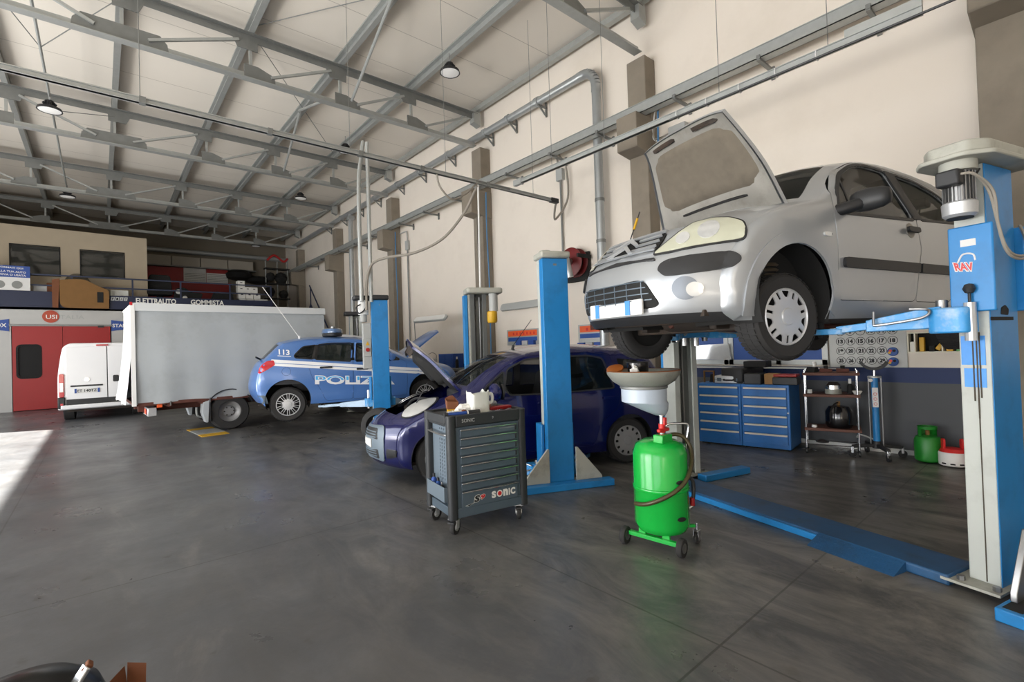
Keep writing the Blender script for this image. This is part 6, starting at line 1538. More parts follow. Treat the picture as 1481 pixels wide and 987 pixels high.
# perforated left side with rod handle and bottle pocket
slots = []
for i in range(5):
    for j in range(15): slots.append([(.13 + i * .045 - .006, .40 + j * .030 + (.06 if j > 11 else 0)), (.13 + i * .045 + .006, .40 + j * .030 + (.06 if j > 11 else 0)), (.13 + i * .045 + .006, .418 + j * .030 + (.06 if j > 11 else 0)), (.13 + i * .045 - .006, .418 + j * .030 + (.06 if j > 11 else 0))])
MB().plate([(.07, .25), (TD - .07, .25), (TD - .07, TZ1 - .09), (.07, TZ1 - .09)], slots, lambda u, v: ((.055, u, v), (-1, 0, 0)), .004).build('perforated_panel', 'cab_light', TR, smooth=0)
MB().box(.062, .07, .07, TD - .07, .25, TZ1 - .09).build('panel_backing', 'cab_black', TR, smooth=0)
MB().tube([(.05, .08, .80), (.015, .09, .80), (.012, .2, .795), (.012, TD - .09, .80), (.05, TD - .08, .80)], .008, 8, 5).build('push_handle', 'steel', TR)
pk = MB(); pk.box(-.012, .052, .085, .089, .26, .38); pk.box(-.012, .052, TD - .089, TD - .085, .26, .38); pk.box(-.016, -.012, .085, TD - .085, .26, .38); pk.box(-.012, .052, .085, TD - .085, .258, .262); pk.build('side_pocket', 'cab_light', TR, bevel=.003)
def bottle(x, y, z, r, h, mt, label, name='spray_bottle', tilt=0):
    t = thing(name, label, 'bottle'); t.location = TR.matrix_basis @ Vector((x, y, z)) if TR else (x, y, z)
    t.rotation_euler = (R(tilt), 0, 0)
    MB().lathe([(0, 0), (r, 0), (r, h * .7), (r * .5, h * .82), (r * .4, h * .84)], 18).build('bottle', mt, t)
    MB().lathe([(r * .45, h * .82), (r * .45, h), (0, h)], 14).build('cap', 'black_plastic' if mt != 'black_plastic' else 'steel', t)
    return t
bpy.context.view_layer.update()
bottle(.02, .38, .265, .026, .17, 'sign_blue', 'blue bottle in the side pocket of the tool trolley, towards the blue car')
bottle(.02, .29, .265, .024, .15, 'panel_blue', 'blue bottle in the middle of the tool trolley side pocket')
bottle(.02, .21, .265, .020, .13, 'black_plastic', 'dark bottle in the side pocket of the tool trolley, nearest the drawers')
def caster(x, y, rz):
    w_ = MB(); w_.lathe([(.02, -.018), (.056, -.018), (.06, -.010), (.06, .010), (.056, .018), (.02, .018)], 24, T(x, y, .06) @ RZ(rz) @ RX(90)); o = w_.build('wheel', 'rubber', TR)
    MB().lathe([(0, -.022), (.03, -.022), (.034, 0), (.03, .022), (0, .022)], 18, T(x, y, .06) @ RZ(rz) @ RX(90)).build('wheel_hub', 'lens_clear', o)
    m = MB(); M = T(x, y, 0) @ RZ(rz)
    for s in (-1, 1): m.prism([(-.02, .05), (.02, .05), (.03, .125), (-.02, .125)], s * .026 - .003, s * .026 + .003, M=M, axis='y')
    m.box(-.04, .04, -.04, .04, .122, .135, M); m.build('fork', 'alu', o)
    MB().box(-.07, -.03, -.03, .03, .10, .115, M).build('brake_pedal', 'black_plastic', o, bevel=.004)
caster(.06, .06, 35); caster(.06, TD - .07, 20); caster(TW - .07, .06, 60); caster(TW - .07, TD - .07, 10)
def on_tr(x, y, z=.0): return TR.matrix_basis @ Vector((x, y, TZ1 - .018 + z))
# things lying on the trolley
t = thing('cut_canister', 'white plastic canister with its top cut off on the tool trolley', 'canister', on_tr(.36, .17), -9)
m = MB(); o_ = rrect(-.085, .085, -.07, .07, .03); i_ = rrect(-.08, .08, -.065, .065, .027); n = len(o_)
hts = [.175 + .02 * math.sin(k * .9) * (1 if k % 3 else .3) for k in range(n)]
vs = [(x, y, 0) for x, y in o_] + [(x * 1.03, y * 1.03, h) for (x, y), h in zip(o_, hts)] + [(x * 1.03, y * 1.03, h) for (x, y), h in zip(i_, hts)] + [(x, y, .005) for x, y in i_]
m.add(vs, [tuple(range(n - 1, -1, -1)), tuple(range(3 * n, 4 * n))] + [(k * n + i, k * n + (i + 1) % n, (k + 1) * n + (i + 1) % n, (k + 1) * n + i) for k in range(3) for i in range(n)]); m.build('shell', 'milky', t, smooth=50, fix=False)
MB().tube([(.085, -.02, .15), (.125, -.02, .15), (.128, -.02, .09), (.088, -.02, .07)], .014, 8, 5).build('handle', 'milky', t)
t = thing('cardboard_tray', 'folded brown carton with a yellow base on the tool trolley', 'box', on_tr(.16, .27, .0), -20)
MB().box(-.04, .04, -.03, .03, 0, .045).build('base', 'yellow', t, smooth=0)
m = MB(); m.add([(-.045, .03, .04), (.045, .03, .04), (.04, .05, .13), (.02, .05, .15), (-.01, .05, .15), (-.05, .045, .13), (-.045, -.03, .04), (.045, -.03, .04), (.05, -.035, .10), (-.05, -.035, .11)], [(0, 1, 2, 3, 4, 5), (6, 7, 8, 9), (0, 6, 9, 5), (1, 7, 8, 2)]); m.build('flaps', 'cardboard_dark', t, smooth=0, fix=False)
def crumple(name, loc, sx, sy, sz, mt, label, cat, seed):
    rr = random.Random(seed); m = MB(); n, k = 14, 8; vs = []
    for j in range(k + 1):
        for i in range(n):
            a = 2 * PI * i / n; b = PI * j / k - PI / 2; q = .72 + .5 * rr.random()
            vs.append((sx * math.cos(b) * math.cos(a) * q, sy * math.cos(b) * math.sin(a) * q, max(-sz * .6, sz * math.sin(b) * q) + sz * .6))
    m.add(vs, [(j * n + i, j * n + (i + 1) % n, (j + 1) * n + (i + 1) % n, (j + 1) * n + i) for j in range(k) for i in range(n)])
    return tag(m.build(name, mt, loc=loc, smooth=20, fix=False), label, cat)
crumple('paper_towel', on_tr(.24, .20), .085, .05, .05, 'white', 'crumpled white paper towel beside the cut canister', 'paper towel', 3)
crumple('paper_towel', on_tr(.11, .17), .07, .04, .022, 'white', 'flat white paper towel behind the blue torch', 'paper towel', 5)
tag(MB().prism([(0, 0), (.018, .004), (.03, .09), (.018, .10)], -.004, .004, axis='y').build('cable_strip', 'white', loc=on_tr(.275, .23, .04)), 'small white strip standing out of the crumpled paper towel', 'strip')
t = thing('inspection_torch', 'long blue and black torch lying at the front of the tool trolley', 'torch', on_tr(.05, .07, .022), -14)
MB().cyl((-.02, 0, 0), (.14, 0, 0), .017, n=16).build('blue_tube', 'cyan' if 0 else 'sign_blue', t); MB().cyl((.14, 0, 0), (.26, 0, 0), .022, n=16).build('black_grip', 'black_plastic', t); MB().cyl((-.05, 0, 0), (-.02, 0, 0), .02, n=12).build('end_cap', 'black_plastic', t)
MB().cyl((.145, 0, 0), (.155, 0, 0), .0225, n=16).build('band', 'white', t)
tag(MB().lathe([(0, .05), (.02, .045), (.022, 0), (0, 0)], 14).build('bottle_cap', 'cardboard_dark', loc=on_tr(.19, .10)), 'small brown cap behind the blue torch', 'cap')
tag(MB().box(-.05, .05, -.012, .012, 0, .012).build('paper_slip', 'white', loc=on_tr(.31, .045)), 'small white slip at the front edge of the tool trolley', 'paper')
t = thing('angle_grinder', 'orange and grey hand tool right of the cut canister', 'hand tool', on_tr(.50, .25, .0), 25)
MB().lathe([(0, -.04), (.035, -.035), (.04, 0), (.03, .04), (0, .045)], 16, T(-.03, 0, .045)).build('gear_head', 'orange_oily', t)
MB().cyl((0, 0, .05), (.13, 0, .045), .03, .026, n=16).build('grip', 'bowl_grey', t)
tag(MB().prism(rnd([(-.12, -.04), (.12, -.05), (.13, .03), (-.10, .05)], .02), 0, .03).build('red_tray', 'red', loc=on_tr(.59, .22), bevel=.006), 'flat red tool tray at the right of the tool trolley', 'tray')
labs = ['chrome spanner nearest the right corner of the tool trolley', 'chrome spanner behind the nearest one on the tool trolley', 'short ratchet in front of the red tray', 'dark socket bar lying beside the cut canister', 'thin pale screwdriver in front of the grinder']
for k, (x, y, l_, a, mt) in enumerate(((.56, .08, .16, -6, 'chrome'), (.50, .12, .15, 12, 'chrome'), (.63, .13, .10, 30, 'steel'), (.47, .07, .10, 70, 'black_plastic'), (.48, .17, .14, 4, 'paper'))):
    t = thing('hand_tool', labs[k], 'tool', on_tr(x, y, .0), a)
    MB().box(-l_ / 2, l_ / 2, -.008, .008, .0, .01).build('shank', mt, t, bevel=.003)
    MB().lathe([(.008, 0), (.016, 0), (.016, .012), (.008, .012)], 12, T(l_ / 2, 0, 0)).build('ring_end', mt, t)

# ------------------------------------------------------------------ green waste oil drainer
OD = thing('oil_drainer', 'green waste oil drainer on wheels with a funnel bowl under the silver car', 'oil drainer', (3.17, 2.07, 0), 0)
MB().lathe([(0, .10), (.12, .10), (.175, .125), (.196, .17), (.196, .42), (.2, .425), (.2, .445), (.196, .45), (.196, .68), (.175, .745), (.12, .775), (0, .785)], 44).build('tank', 'green_tank', OD, smooth=50)
for zz in (.425, .445): MB().lathe([(.197, zz - .004), (.203, zz), (.197, zz + .004)], 44).build('weld_seam', 'green_tank', OD, smooth=60)
for zz in (.24, .50): MB().lathe([(0, .0), (.03, .0), (.03, .008), (.012, .012), (0, .012)], 16, RZ(-20) @ T(.02, -.195, zz) @ RX(90) @ Matrix.Diagonal((1.2, .5, 1, 1))).build('boss', 'dark', OD)
MB().box(-.11, .02, -.10, -.02, .77, .83).build('top_bracket', 'green_tank', OD, bevel=.006)
m = MB(); m.cyl((-.02, -.04, .80), (-.02, -.04, .86), .02, n=14); m.cyl((-.02, -.04, .96), (-.02, -.04, 1.03), .026, n=14); m.cyl((-.02, -.04, .86), (-.02, -.04, 1.08), .018, n=14); sp = m.build('stand_pipe', 'chrome', OD)
v_ = MB().cyl((-.02, -.04, .835), (-.02, -.04, .90), .024, n=14).build('valve', 'red_bright', OD); MB().bar((-.085, -.05, .855), (.045, -.05, .855), .03, .026).build('valve_wing', 'red_bright', v_, bevel=.008); MB().prism(rnd([(-.035, .89), (-.005, .89), (-.005, .95), (-.035, .95)], .012), -.075, -.06, axis='y').build('valve_lever', 'red_bright', v_, bevel=.003)
bc = (-.10, .05)
MB().lathe([(.16, 1.185), (.175, 1.188), (.225, 1.22), (.262, 1.27), (.268, 1.295), (.255, 1.298), (.22, 1.24), (.15, 1.20), (0, 1.195)], 44, T(bc[0], bc[1], 0)).build('bowl', 'bowl_grey', OD, smooth=50)
MB().lathe([(.262, 1.292), (.27, 1.296), (.262, 1.302), (.25, 1.298)], 44, T(bc[0], bc[1], 0)).build('bowl_rim', 'orange_oily', OD, smooth=60)
m = MB(); n = 40; vs = []
prof = [(.165, 1.185, 0), (.163, 1.07, 0), (.150, 1.055, .02), (.09, 1.0, .07), (.04, .965, .10), (0, .962, .10)]
for r_, z, sh in prof:
    for i in range(n):
        a = 2 * PI * i / n; vs.append((bc[0] + sh * .8 + r_ * math.cos(a), bc[1] - sh * .8 + r_ * math.sin(a), z))
m.add(vs, [(j * n + i, j * n + (i + 1) % n, (j + 1) * n + (i + 1) % n, (j + 1) * n + i) for j in range(len(prof) - 1) for i in range(n)]); m.build('collector', 'zinc_bowl', OD, smooth=40)
MB().lathe([(.166, 1.165), (.172, 1.17), (.172, 1.185), (.166, 1.19)], 40, T(bc[0], bc[1], 0)).build('clamp_ring', 'galv_dark', OD)
hp = [(.03, -.02, .80), (.10, -.08, .81)] + [(rr_ * math.cos(R(a)), rr_ * math.sin(R(a)), z) for a, z, rr_ in ((-42, .78, .19), (-48, .70, .225), (-66, .61, .222), (-92, .52, .218), (-120, .45, .216), (-150, .39, .216), (-178, .345, .216), (-205, .325, .216))]
MB().tube(hp, .015, 12, 10).build('drain_hose', 'hose', OD)
MB().tube([(.03, -.0, .78), (.045, -.02, .84), (.06, -.04, .885), (.14, -.12, .89), (.165, -.145, .87), (.155, -.135, .78), (.15, -.13, .70)], .009, 10, 6).build('pull_handle', 'chrome', OD)
MB().tube([(.15, -.13, .50), (.18, -.155, .46), (.18, -.16, .38), (.175, -.155, .32)], .014, 10, 6).build('outlet_hose', 'black_plastic', OD)
MB().cyl((.172, -.152, .34), (.172, -.152, .28), .018, n=12).build('outlet_tap', 'red', OD); MB().cyl((.172, -.152, .28), (.15, -.135, .26), .014, n=10).build('tap_nose', 'steel', OD)
m = MB(); m.bar((-.17, .17, .09), (-.115, -.19, .08), .035, .03)
for q in (.25, .75):
    x, y = -.17 + .055 * q, .17 - .36 * q; m.prism([(-.03, .08), (.03, .08), (.025, .18), (-.02, .18)], -.01, .01, M=T(x + .02, y, 0) @ RZ(-81), axis='y')
m.build('wheel_frame', 'green_tank', OD, bevel=.003); MB().bar((.10, -.09, .13), (.18, -.16, .13), .03, .02).build('caster_bracket', 'green_tank', OD, bevel=.003)
for (x, y) in ((-.185, .20), (-.11, -.22)):
    w_ = MB(); M = T(x, y, .065) @ RZ(math.degrees(math.atan2(-.36, .055))) @ RY(90)
    w_.lathe([(.03, -.02), (.06, -.02), (.065, -.012), (.065, .012), (.06, .02), (.03, .02)], 28, M); o = w_.build('wheel', 'rubber', OD)
    MB().lathe([(0, -.022), (.035, -.022), (.036, .0), (.035, .022), (0, .022)], 20, M).build('wheel_hub', 'steel', o)
w_ = MB().lathe([(.015, -.012), (.036, -.012), (.04, 0), (.036, .012), (.015, .012)], 20, T(.19, -.17, .04) @ RX(90)).build('caster_wheel', 'rubber', OD)
m = MB()
for s in (-1, 1): m.box(.17, .21, -.17 + s * .018 - .002, -.17 + s * .018 + .002, .03, .10)
m.cyl((.19, -.17, .10), (.19, -.17, .15), .01, n=8); m.build('caster_fork', 'chrome', w_)
def od(x, y, z): return Vector((x + 3.17, y + 2.07, z))
tag(MB().lathe([(0, .0), (.05, 0), (.062, .01), (.062, .024), (.05, .028), (0, .024)], 24).build('oily_disc', 'orange_oily', loc=od(bc[0] - .16, bc[1] + .13, 1.30)), 'oily orange disc leaning on the rim of the drain bowl', 'disc').rotation_euler = (R(8), R(-24), 0)
t = thing('black_cup', 'black round cup standing in the drain bowl', 'cup', od(bc[0] - .02, bc[1] + .03, 1.235))
MB().lathe([(0, 0), (.072, 0), (.08, .12), (.074, .12), (.066, .01), (0, .01)], 26).build('shell', 'black_gloss', t); MB().lathe([(.078, .118), (.084, .122), (.078, .128), (.074, .122)], 26).build('rim', 'black_plastic', t)
crumple('white_rag', od(bc[0] - .13, bc[1] - .02, 1.27), .035, .03, .04, 'white', 'small crumpled white rag in the drain bowl', 'rag', 8)

# ------------------------------------------------------------------ drawer cabinets under the wall panel
def cabinet(loc, label, rz):
    t = thing('drawer_cabinet', label, 'drawer cabinet', loc, rz, 'blue drawer cabinets')
    MB().box(0, .60, .01, .62, .02, .88).build('body', 'cab_blue', t, bevel=.006)
    MB().box(.03, .57, .03, .6, 0, .02).build('plinth', 'dark', t, smooth=0)
    z = .865
    for k in range(6):
        z1 = z - .02 - k * .125; z0 = z1 - .12
        d = MB().box(.03, .57, -.008, .02, z0 if k < 5 else .08, z1).build('drawer', 'cab_blue', t, bevel=.004)
        MB().prism([(-.008, z1 - .002), (-.024, z1 - .004), (-.024, z1 - .026), (-.008, z1 - .028)], .035, .565, axis='x').build('drawer_pull', 'cream', d, bevel=.002)
    MB().box(.55, .59, -.003, .01, .50, .52).build('lock', 'steel', t, smooth=0)
    return t
dirc = Vector((6.91 - 6.74, 2.52 - 3.71, 0)).normalized(); crz = math.degrees(math.atan2(dirc.y, dirc.x))
cab0 = cabinet((6.74, 3.72, 0), 'blue six drawer cabinet next to the white lift post', crz)
p2 = Vector((6.74, 3.72, 0)) + dirc * .605
dup(cab0, p2, crz, 'blue six drawer cabinet beside the chrome shelf trolley')
def on_cab(x, y): return Vector((6.74, 3.72, .88)) + Matrix.Rotation(R(crz), 3, 'Z') @ Vector((x, y, 0))
t = thing('tool_case', 'silver aluminium tool case with dark latches on the drawer cabinets', 'tool case', on_cab(.43, .12), crz)
MB().box(-.20, .20, -.06, .22, 0, .11).build('shell', 'alu', t, bevel=.012)
for x in (-.13, .13): MB().box(x - .03, x + .03, -.068, -.058, .03, .08).build('latch', 'cab_grey', t, bevel=.004)
MB().tube([(-.06, -.06, .06), (-.06, -.085, .05), (.06, -.085, .05), (.06, -.06, .06)], .009, 8, 4).build('handle', 'dark', t)
MB().box(-.2, .2, -.064, -.058, .054, .058).build('lid_gap', 'dark', t, smooth=0)
tag(MB().box(-.36, .36, -.16, .16, 0, .22).build('tool_case', 'black_plastic', loc=on_cab(.52, .42), bevel=.03), 'wide black case behind the silver tool case', 'tool case'); bpy.data.objects[-1] if 0 else None
for nm, (x, y, w_, d_, h_, z, mt, lab) in {'a': (.76, .14, .22, .28, .15, 0, 'black_plastic', 'black case right of the silver tool case'), 'b': (.74, .36, .3, .3, .085, .225, 'dark', 'black case stacked on the wide black case'), 'c': (.98, .16, .17, .2, .145, 0, 'cardboard', 'brown carton between black cases on the drawer cabinets'), 'd': (1.15, .16, .30, .24, .10, 0, 'black_plastic', 'black case with a red box on it beside the carton'), 'e': (1.15, .16, .28, .22, .035, .105, 'red', 'flat red box on the black case')}.items():
    o = MB().box(-w_ / 2, w_ / 2, -d_ / 2, d_ / 2, 0, h_).build({'c': 'carton', 'e': 'red_box'}.get(nm, 'tool_case'), mt, loc=on_cab(x, y) + Vector((0, 0, z)), bevel=.01); o.rotation_euler.z = R(crz); tag(o, lab, 'box' if nm in 'ce' else 'tool case')
t = thing('wooden_bracket', 'brown wooden frame standing at the post end of the drawer cabinets', 'frame', on_cab(.08, .2), crz)
for x in (-.05, .09): MB().box(x, x + .015, -.02, .02, 0, .16).build('leg', 'plywood', t, smooth=0)
MB().box(-.05, .105, -.02, .02, .16, .175).build('top_bar', 'plywood', t, smooth=0)
tag(MB().lathe([(0, .12), (.03, .11), (.035, .04), (.05, .0), (0, 0)], 14).build('dark_jug', 'dark', loc=on_cab(.12, .3)), 'dark round jug behind the wooden frame', 'jug')

# ------------------------------------------------------------------ wall panels and shelves at the right
t = thing('wall_panel', 'blue wall panel with grey frame above the drawer cabinets', 'wall panel', (7.62, 3.3, 1.12))
m = MB()
for y in (-1.0, -.40, .30, .38, 1.05): m.box(-.03, .0, y - .035, y + .035, 0, .62)
m.box(-.03, 0, -1.03, 1.08, 0, .07); m.box(-.03, 0, -1.03, 1.08, .55, .62); m.build('frame', 'galv', t, smooth=0)
MB().box(-.015, .0, -1.0, 1.05, .03, .6).build('blue_sheet', 'panel_blue', t, smooth=0)
MB().box(-.02, .02, -1.2, 1.1, -.06, -.04).build('ledge', 'paper', t, smooth=0)
tag(MB().prism(rnd([(-.34, 0), (.3, .01), (.32, .24), (-.3, .26)], .02), -.02, .02, axis='x', M=None).build('plastic_sleeve', 'lens_clear', loc=(7.56, 3.92, 1.19)), 'clear plastic sleeve hanging on the blue wall panel', 'sleeve')
tag(MB().box(-.04, .04, -.04, .04, 0, .17).build('blue_box', 'sign_blue', loc=(7.3, 4.25, .93), bevel=.006), 'small dark blue box beside the white lift post', 'box')
t = thing('number_board', 'grey board of circled numbers behind the transmission jack', 'board', (7.63, 1.83, 1.09))
MB().box(-.015, .0, -.42, .42, 0, .72).build('sheet', 'board_grey', t, bevel=.004)
num = MB(); ring_ = MB(); dots = []
for r_ in range(5):
    for c_ in range(6):
        n_ = r_ * 6 + c_ + 1; y = .285 - c_ * .113; z = .60 - r_ * .128 + .0
        if n_ in (24, 30):
            k = MB().cyl((-.05, y - .0, z - .015), (-.015, y, z - .015), .055, n=24).build('round_knob', 'panel_blue', t, bevel=.006)
            for dy, dz, mt in ((.02, .012, 'red_bright'), (-.018, .012, 'dark'), (.03, -.012, 'yellow')): MB().cyl((-.06, y + dy, z - .015 + dz), (-.05, y + dy, z - .015 + dz), .016, n=14).build('coloured_dot', mt, k)
            continue
        ring_.lathe([(.047, 0), (.053, 0), (.053, .003), (.047, .003)], 28, T(-.015, y, z) @ RY(-90))
        wd_ = .058 if n_ > 9 else .028
        word(num, str(n_), planar((-.018, y + wd_ / 2, z - .027), (0, -wd_, 0), (0, 0, .054)), .06)
o = num.build('number', 'ink', t, smooth=0, fix=False); o['kind'] = 'stuff'; o = ring_.build('number_ring', 'ink', t, smooth=0); o['kind'] = 'stuff'
t = thing('wall_shelf', 'open wall shelf of small boxes beside the lift post arm', 'shelf', (7.55, 1.14, 1.29))
m = MB(); m.box(-.08, .1, -.30, .24, -.015, 0); m.box(-.08, .1, -.30, .24, .22, .235)
for y in (-.30, -.08, .17, .235): m.box(-.08, .1, y - .006, y + .006, 0, .22)
m.build('frame', 'cream', t, smooth=0); MB().box(.08, .1, -.3, .24, 0, .22).build('back_panel', 'dark', t, smooth=0)
for k, (y, w_, h_, a, mt, lab) in enumerate(((.11, .045, .17, 0, 'yellow', 'tall yellow box standing at the left of the wall shelf'), (.02, .05, .07, 0, 'dark', 'dark small box beside the tall yellow one'), (-.03, .05, .11, 35, 'yellow', 'yellow box leaning at a slant in the wall shelf'), (-.14, .06, .12, 0, 'yellow', 'yellow box in the right bay of the wall shelf'), (-.22, .05, .08, 0, 'green_gas', 'green small box at the right end of the wall shelf'), (.2, .04, .12, 0, 'white', 'white small box at the left end of the wall shelf'))):
    o = MB().box(-.04, .04, -w_ / 2, w_ / 2, 0, h_).build('small_box', mt, loc=(7.54, 1.14 + y, 1.29 + (.02 if a else 0)), bevel=.003); o.rotation_euler.x = R(a); tag(o, lab, 'box', 'boxes in the wall shelf')

# shelf trolley
ST = thing('shelf_trolley', 'chrome shelf trolley with three dark wooden shelves', 'trolley', (7.22, 2.13, 0), -74)
for x in (-.29, .27):
    for y in (-.15, .17): MB().cyl((x, y, .08), (x, y, 1.08), .010, n=10).build('upright', 'chrome', ST)
for z in (.30, .735, 1.01): MB().box(-.31, .30, -.18, .20, z, z + .035).build('shelf', 'brown_shelf', ST, bevel=.004)
m = MB()
for y in (-.15, .17): m.cyl((-.29, y, .12), (.27, y, .12), .007, n=8)
m.cyl((-.29, -.15, .12), (-.29, .17, .12), .007, n=8); m.cyl((.27, -.15, .12), (.27, .17, .12), .007, n=8); m.build('bottom_rails', 'chrome', ST)
for x in (-.29, .27):
    for y in (-.15, .17): MB().cyl((x - .012, y, .035), (x + .012, y, .035), .035, n=16).build('caster', 'black_plastic', ST, bevel=.004)
for x in (-.29, .27): pass
def on_st(x, y, z): return Matrix.Rotation(R(-74), 3, 'Z') @ Vector((x, y, 0)) + Vector((7.22, 2.13, z))
for k, x in enumerate((-.05, .13)):
    t = thing('brake_caliper', ['dark red metal part on the top shelf, nearer the cabinets', 'dark red metal part on the top shelf, nearer the jack'][k], 'metal part', on_st(x, 0, 1.045), -74, 'metal parts on the shelf trolley')
    MB().prism(rnd([(-.07, 0), (.07, 0), (.07, .04), (-.07, .05)], .012), -.05, .05, axis='y').build('body', 'rust', t, bevel=.006); MB().cyl((0, 0, .04), (0, 0, .085), .025, n=14).build('piston', 'dark', t)
tag(MB().prism(rnd([(-.09, 0), (.09, 0), (.06, .06), (-.05, .07)], .02), -.05, .05, axis='y').build('metal_lump', 'dark', loc=on_st(-.2, .0, 1.045), bevel=.006), 'dark metal lump at the cabinet end of the top shelf', 'metal part')
tag(MB().cyl((0, 0, 0), (0, 0, .13), .022, n=14).build('white_can', 'white', loc=on_st(-.18, .12, 1.045)), 'white can at the back of the top shelf', 'can')
t = thing('polisher', 'silver domed machine on the middle shelf', 'machine', on_st(.02, -.02, .77), -74)
MB().lathe([(0, .16), (.05, .15), (.085, .11), (.09, .06)], 24).build('dome', 'chrome', t); MB().lathe([(.09, .06), (.092, 0), (0, 0)], 24).build('base', 'bowl_grey', t)
t = thing('spray_bottle', 'dark bottle with white top on the middle shelf', 'bottle', on_st(.20, .0, .77)); MB().lathe([(0, 0), (.032, 0), (.032, .10), (.016, .13)], 16).build('body', 'dark', t); MB().cyl((0, 0, .12), (0, 0, .19), .017, n=12).build('top', 'white', t)
tag(MB().lathe([(0, 0), (.03, 0), (.055, .04), (.05, .045), (.028, .008), (0, .008)], 18).build('white_bowl', 'white', loc=on_st(.27, -.08, .77)), 'small white bowl at the jack end of the middle shelf', 'bowl')
tag(MB().lathe([(0, 0), (.03, 0), (.03, .05), (0, .05)], 14).build('white_tub', 'paper', loc=on_st(-.24, -.06, .77)), 'small white tub at the cabinet end of the middle shelf', 'tub')
t = thing('black_canister', 'big round black canister with a brass valve on the lowest shelf', 'canister', on_st(.07, .0, .335))
MB().lathe([(0, 0), (.13, 0), (.15, .04), (.15, .2), (.11, .27), (0, .29)], 26).build('body', 'black_gloss', t); MB().cyl((0, 0, .28), (0, 0, .33), .02, n=10).build('valve', 'plywood', t); MB().tube([(0, 0, .32), (-.1, .02, .3), (-.2, .03, .22), (-.22, .03, .1)], .01, 8).build('hose', 'dark', t)
tag(MB().lathe([(0, 0), (.07, 0), (.08, .02), (.03, .04), (0, .045)], 18).build('silver_lid', 'chrome', loc=on_st(-.12, .0, .127)), 'shiny lid lying on the bottom rails of the shelf trolley', 'lid')
tag(MB().cyl((0, 0, 0), (0, 0, .03), .03, n=14).build('white_tub', 'white', loc=on_st(-.2, -.1, .335)), 'tiny white tub on the lowest shelf', 'tub')

# transmission jack
t = thing('transmission_jack', 'blue column jack with a black saddle on four wheeled legs', 'jack', (7.28, 1.68, 0), -74)
MB().cyl((0, 0, .12), (0, 0, .98), .036, n=20).build('column', 'lift_blue', t)
MB().cyl((0, 0, .98), (0, 0, 1.0), .07, n=20).build('head_plate', 'galv', t); MB().cyl((0, 0, 1.0), (0, 0, 1.07), .016, n=12).build('ram', 'chrome', t)
MB().box(-.03, .03, -.038, -.036, .62, .86).build('white_label', 'paper', t, smooth=0)
m = MB()
for z in (.66, .72, .78): m.lathe([(.014, 0), (.018, 0), (.018, .003), (.014, .003)], 16, T(0, -.038, z) @ RX(90))
m.build('label_marks', 'red_bright', t, smooth=0)
MB().cyl((-.04, -.045, .95), (-.04, -.03, .95), .022, n=16).build('release_knob', 'white', t)
a = [( .16 * math.cos(R(q)), 1.23 + .16 * math.sin(R(q))) for q in range(205, 336, 10)]; b_ = [(.13 * math.cos(R(q)), 1.245 + .14 * math.sin(R(q))) for q in range(335, 204, -10)]
MB().prism(a + b_, -.03, .03, axis='y').build('saddle', 'black_plastic', t, smooth=40, bevel=.004)
for s in (-.06, .065): MB().cyl((s, 0, .12), (s, 0, 1.0), .007, n=8).build('guide_rod', 'steel', t)
m = MB()
for k, a in enumerate((20, 110, 200, 290)):
    c_, s_ = math.cos(R(a)), math.sin(R(a)); m.bar((0, 0, .15), (.27 * c_, .27 * s_, .13), .05, .035)
m.cyl((0, 0, .11), (0, 0, .2), .05, n=14); m.build('leg_cross', 'black_plastic', t, bevel=.005)
for a in (20, 110, 200, 290):
    c_, s_ = math.cos(R(a)), math.sin(R(a)); w_ = MB().cyl((.27 * c_ - .014 * s_, .27 * s_ + .014 * c_, .045), (.27 * c_ + .014 * s_, .27 * s_ - .014 * c_, .045), .045, n=20).build('caster', 'black_plastic', t, bevel=.004)
    MB().bar((.27 * c_, .27 * s_, .05), (.27 * c_, .27 * s_, .13), .045, .03, (1, 0, 0)).build('caster_fork', 'chrome', w_, bevel=.004)
MB().tube([(.0, .02, .2), (-.16, .03, .26), (-.2, .03, .22)], .01, 8).build('foot_pedal', 'galv', t)

# gas cylinders
t = thing('gas_cylinder', 'green gas cylinder by the grey lower wall', 'gas cylinder', (7.37, 1.21, 0))
MB().lathe([(0, .01), (.10, .01), (.125, .03), (.128, .06), (.128, .26), (.11, .30), (.05, .32), (0, .32)], 32).build('tank', 'green_gas', t)
m = MB(); m.lathe([(.09, .30), (.09, .42), (.082, .42), (.082, .30)], 28, a0=R(-60), a1=R(150)); m.lathe([(.09, .39), (.092, .42), (.082, .42), (.082, .39)], 28); m.build('guard', 'green_gas', t, smooth=40)
MB().cyl((0, 0, .31), (0, 0, .37), .02, n=12).build('valve', 'plywood', t)
t = thing('gas_cylinder', 'white gas cylinder with red forked collar beside the green one', 'gas cylinder', (7.30, .985, 0))
MB().lathe([(0, .01), (.11, .01), (.125, .02), (.128, .045), (.128, .15), (.12, .165)], 32).build('tank', 'white', t); MB().lathe([(.122, .165), (.10, .20), (.05, .21), (0, .21)], 32).build('shoulder', 'red_bright', t)
m = MB()
for a in (-60, 120): m.prism(rnd([(-.025, .18), (.025, .18), (.03, .30), (.0, .315), (-.03, .30)], .015), -.012, .012, M=RZ(a) @ T(.085, 0, 0) @ RZ(90), axis='y')
m.build('collar_fork', 'red_bright', t, bevel=.004)
for a in range(150, 330, 36): MB().prism(rrect(-.022, .022, .035, .05, .006), -.002, .002, M=RZ(a) @ T(.128, 0, 0) @ RZ(90), axis='y').build('foot_slot', 'dark', t, smooth=0)
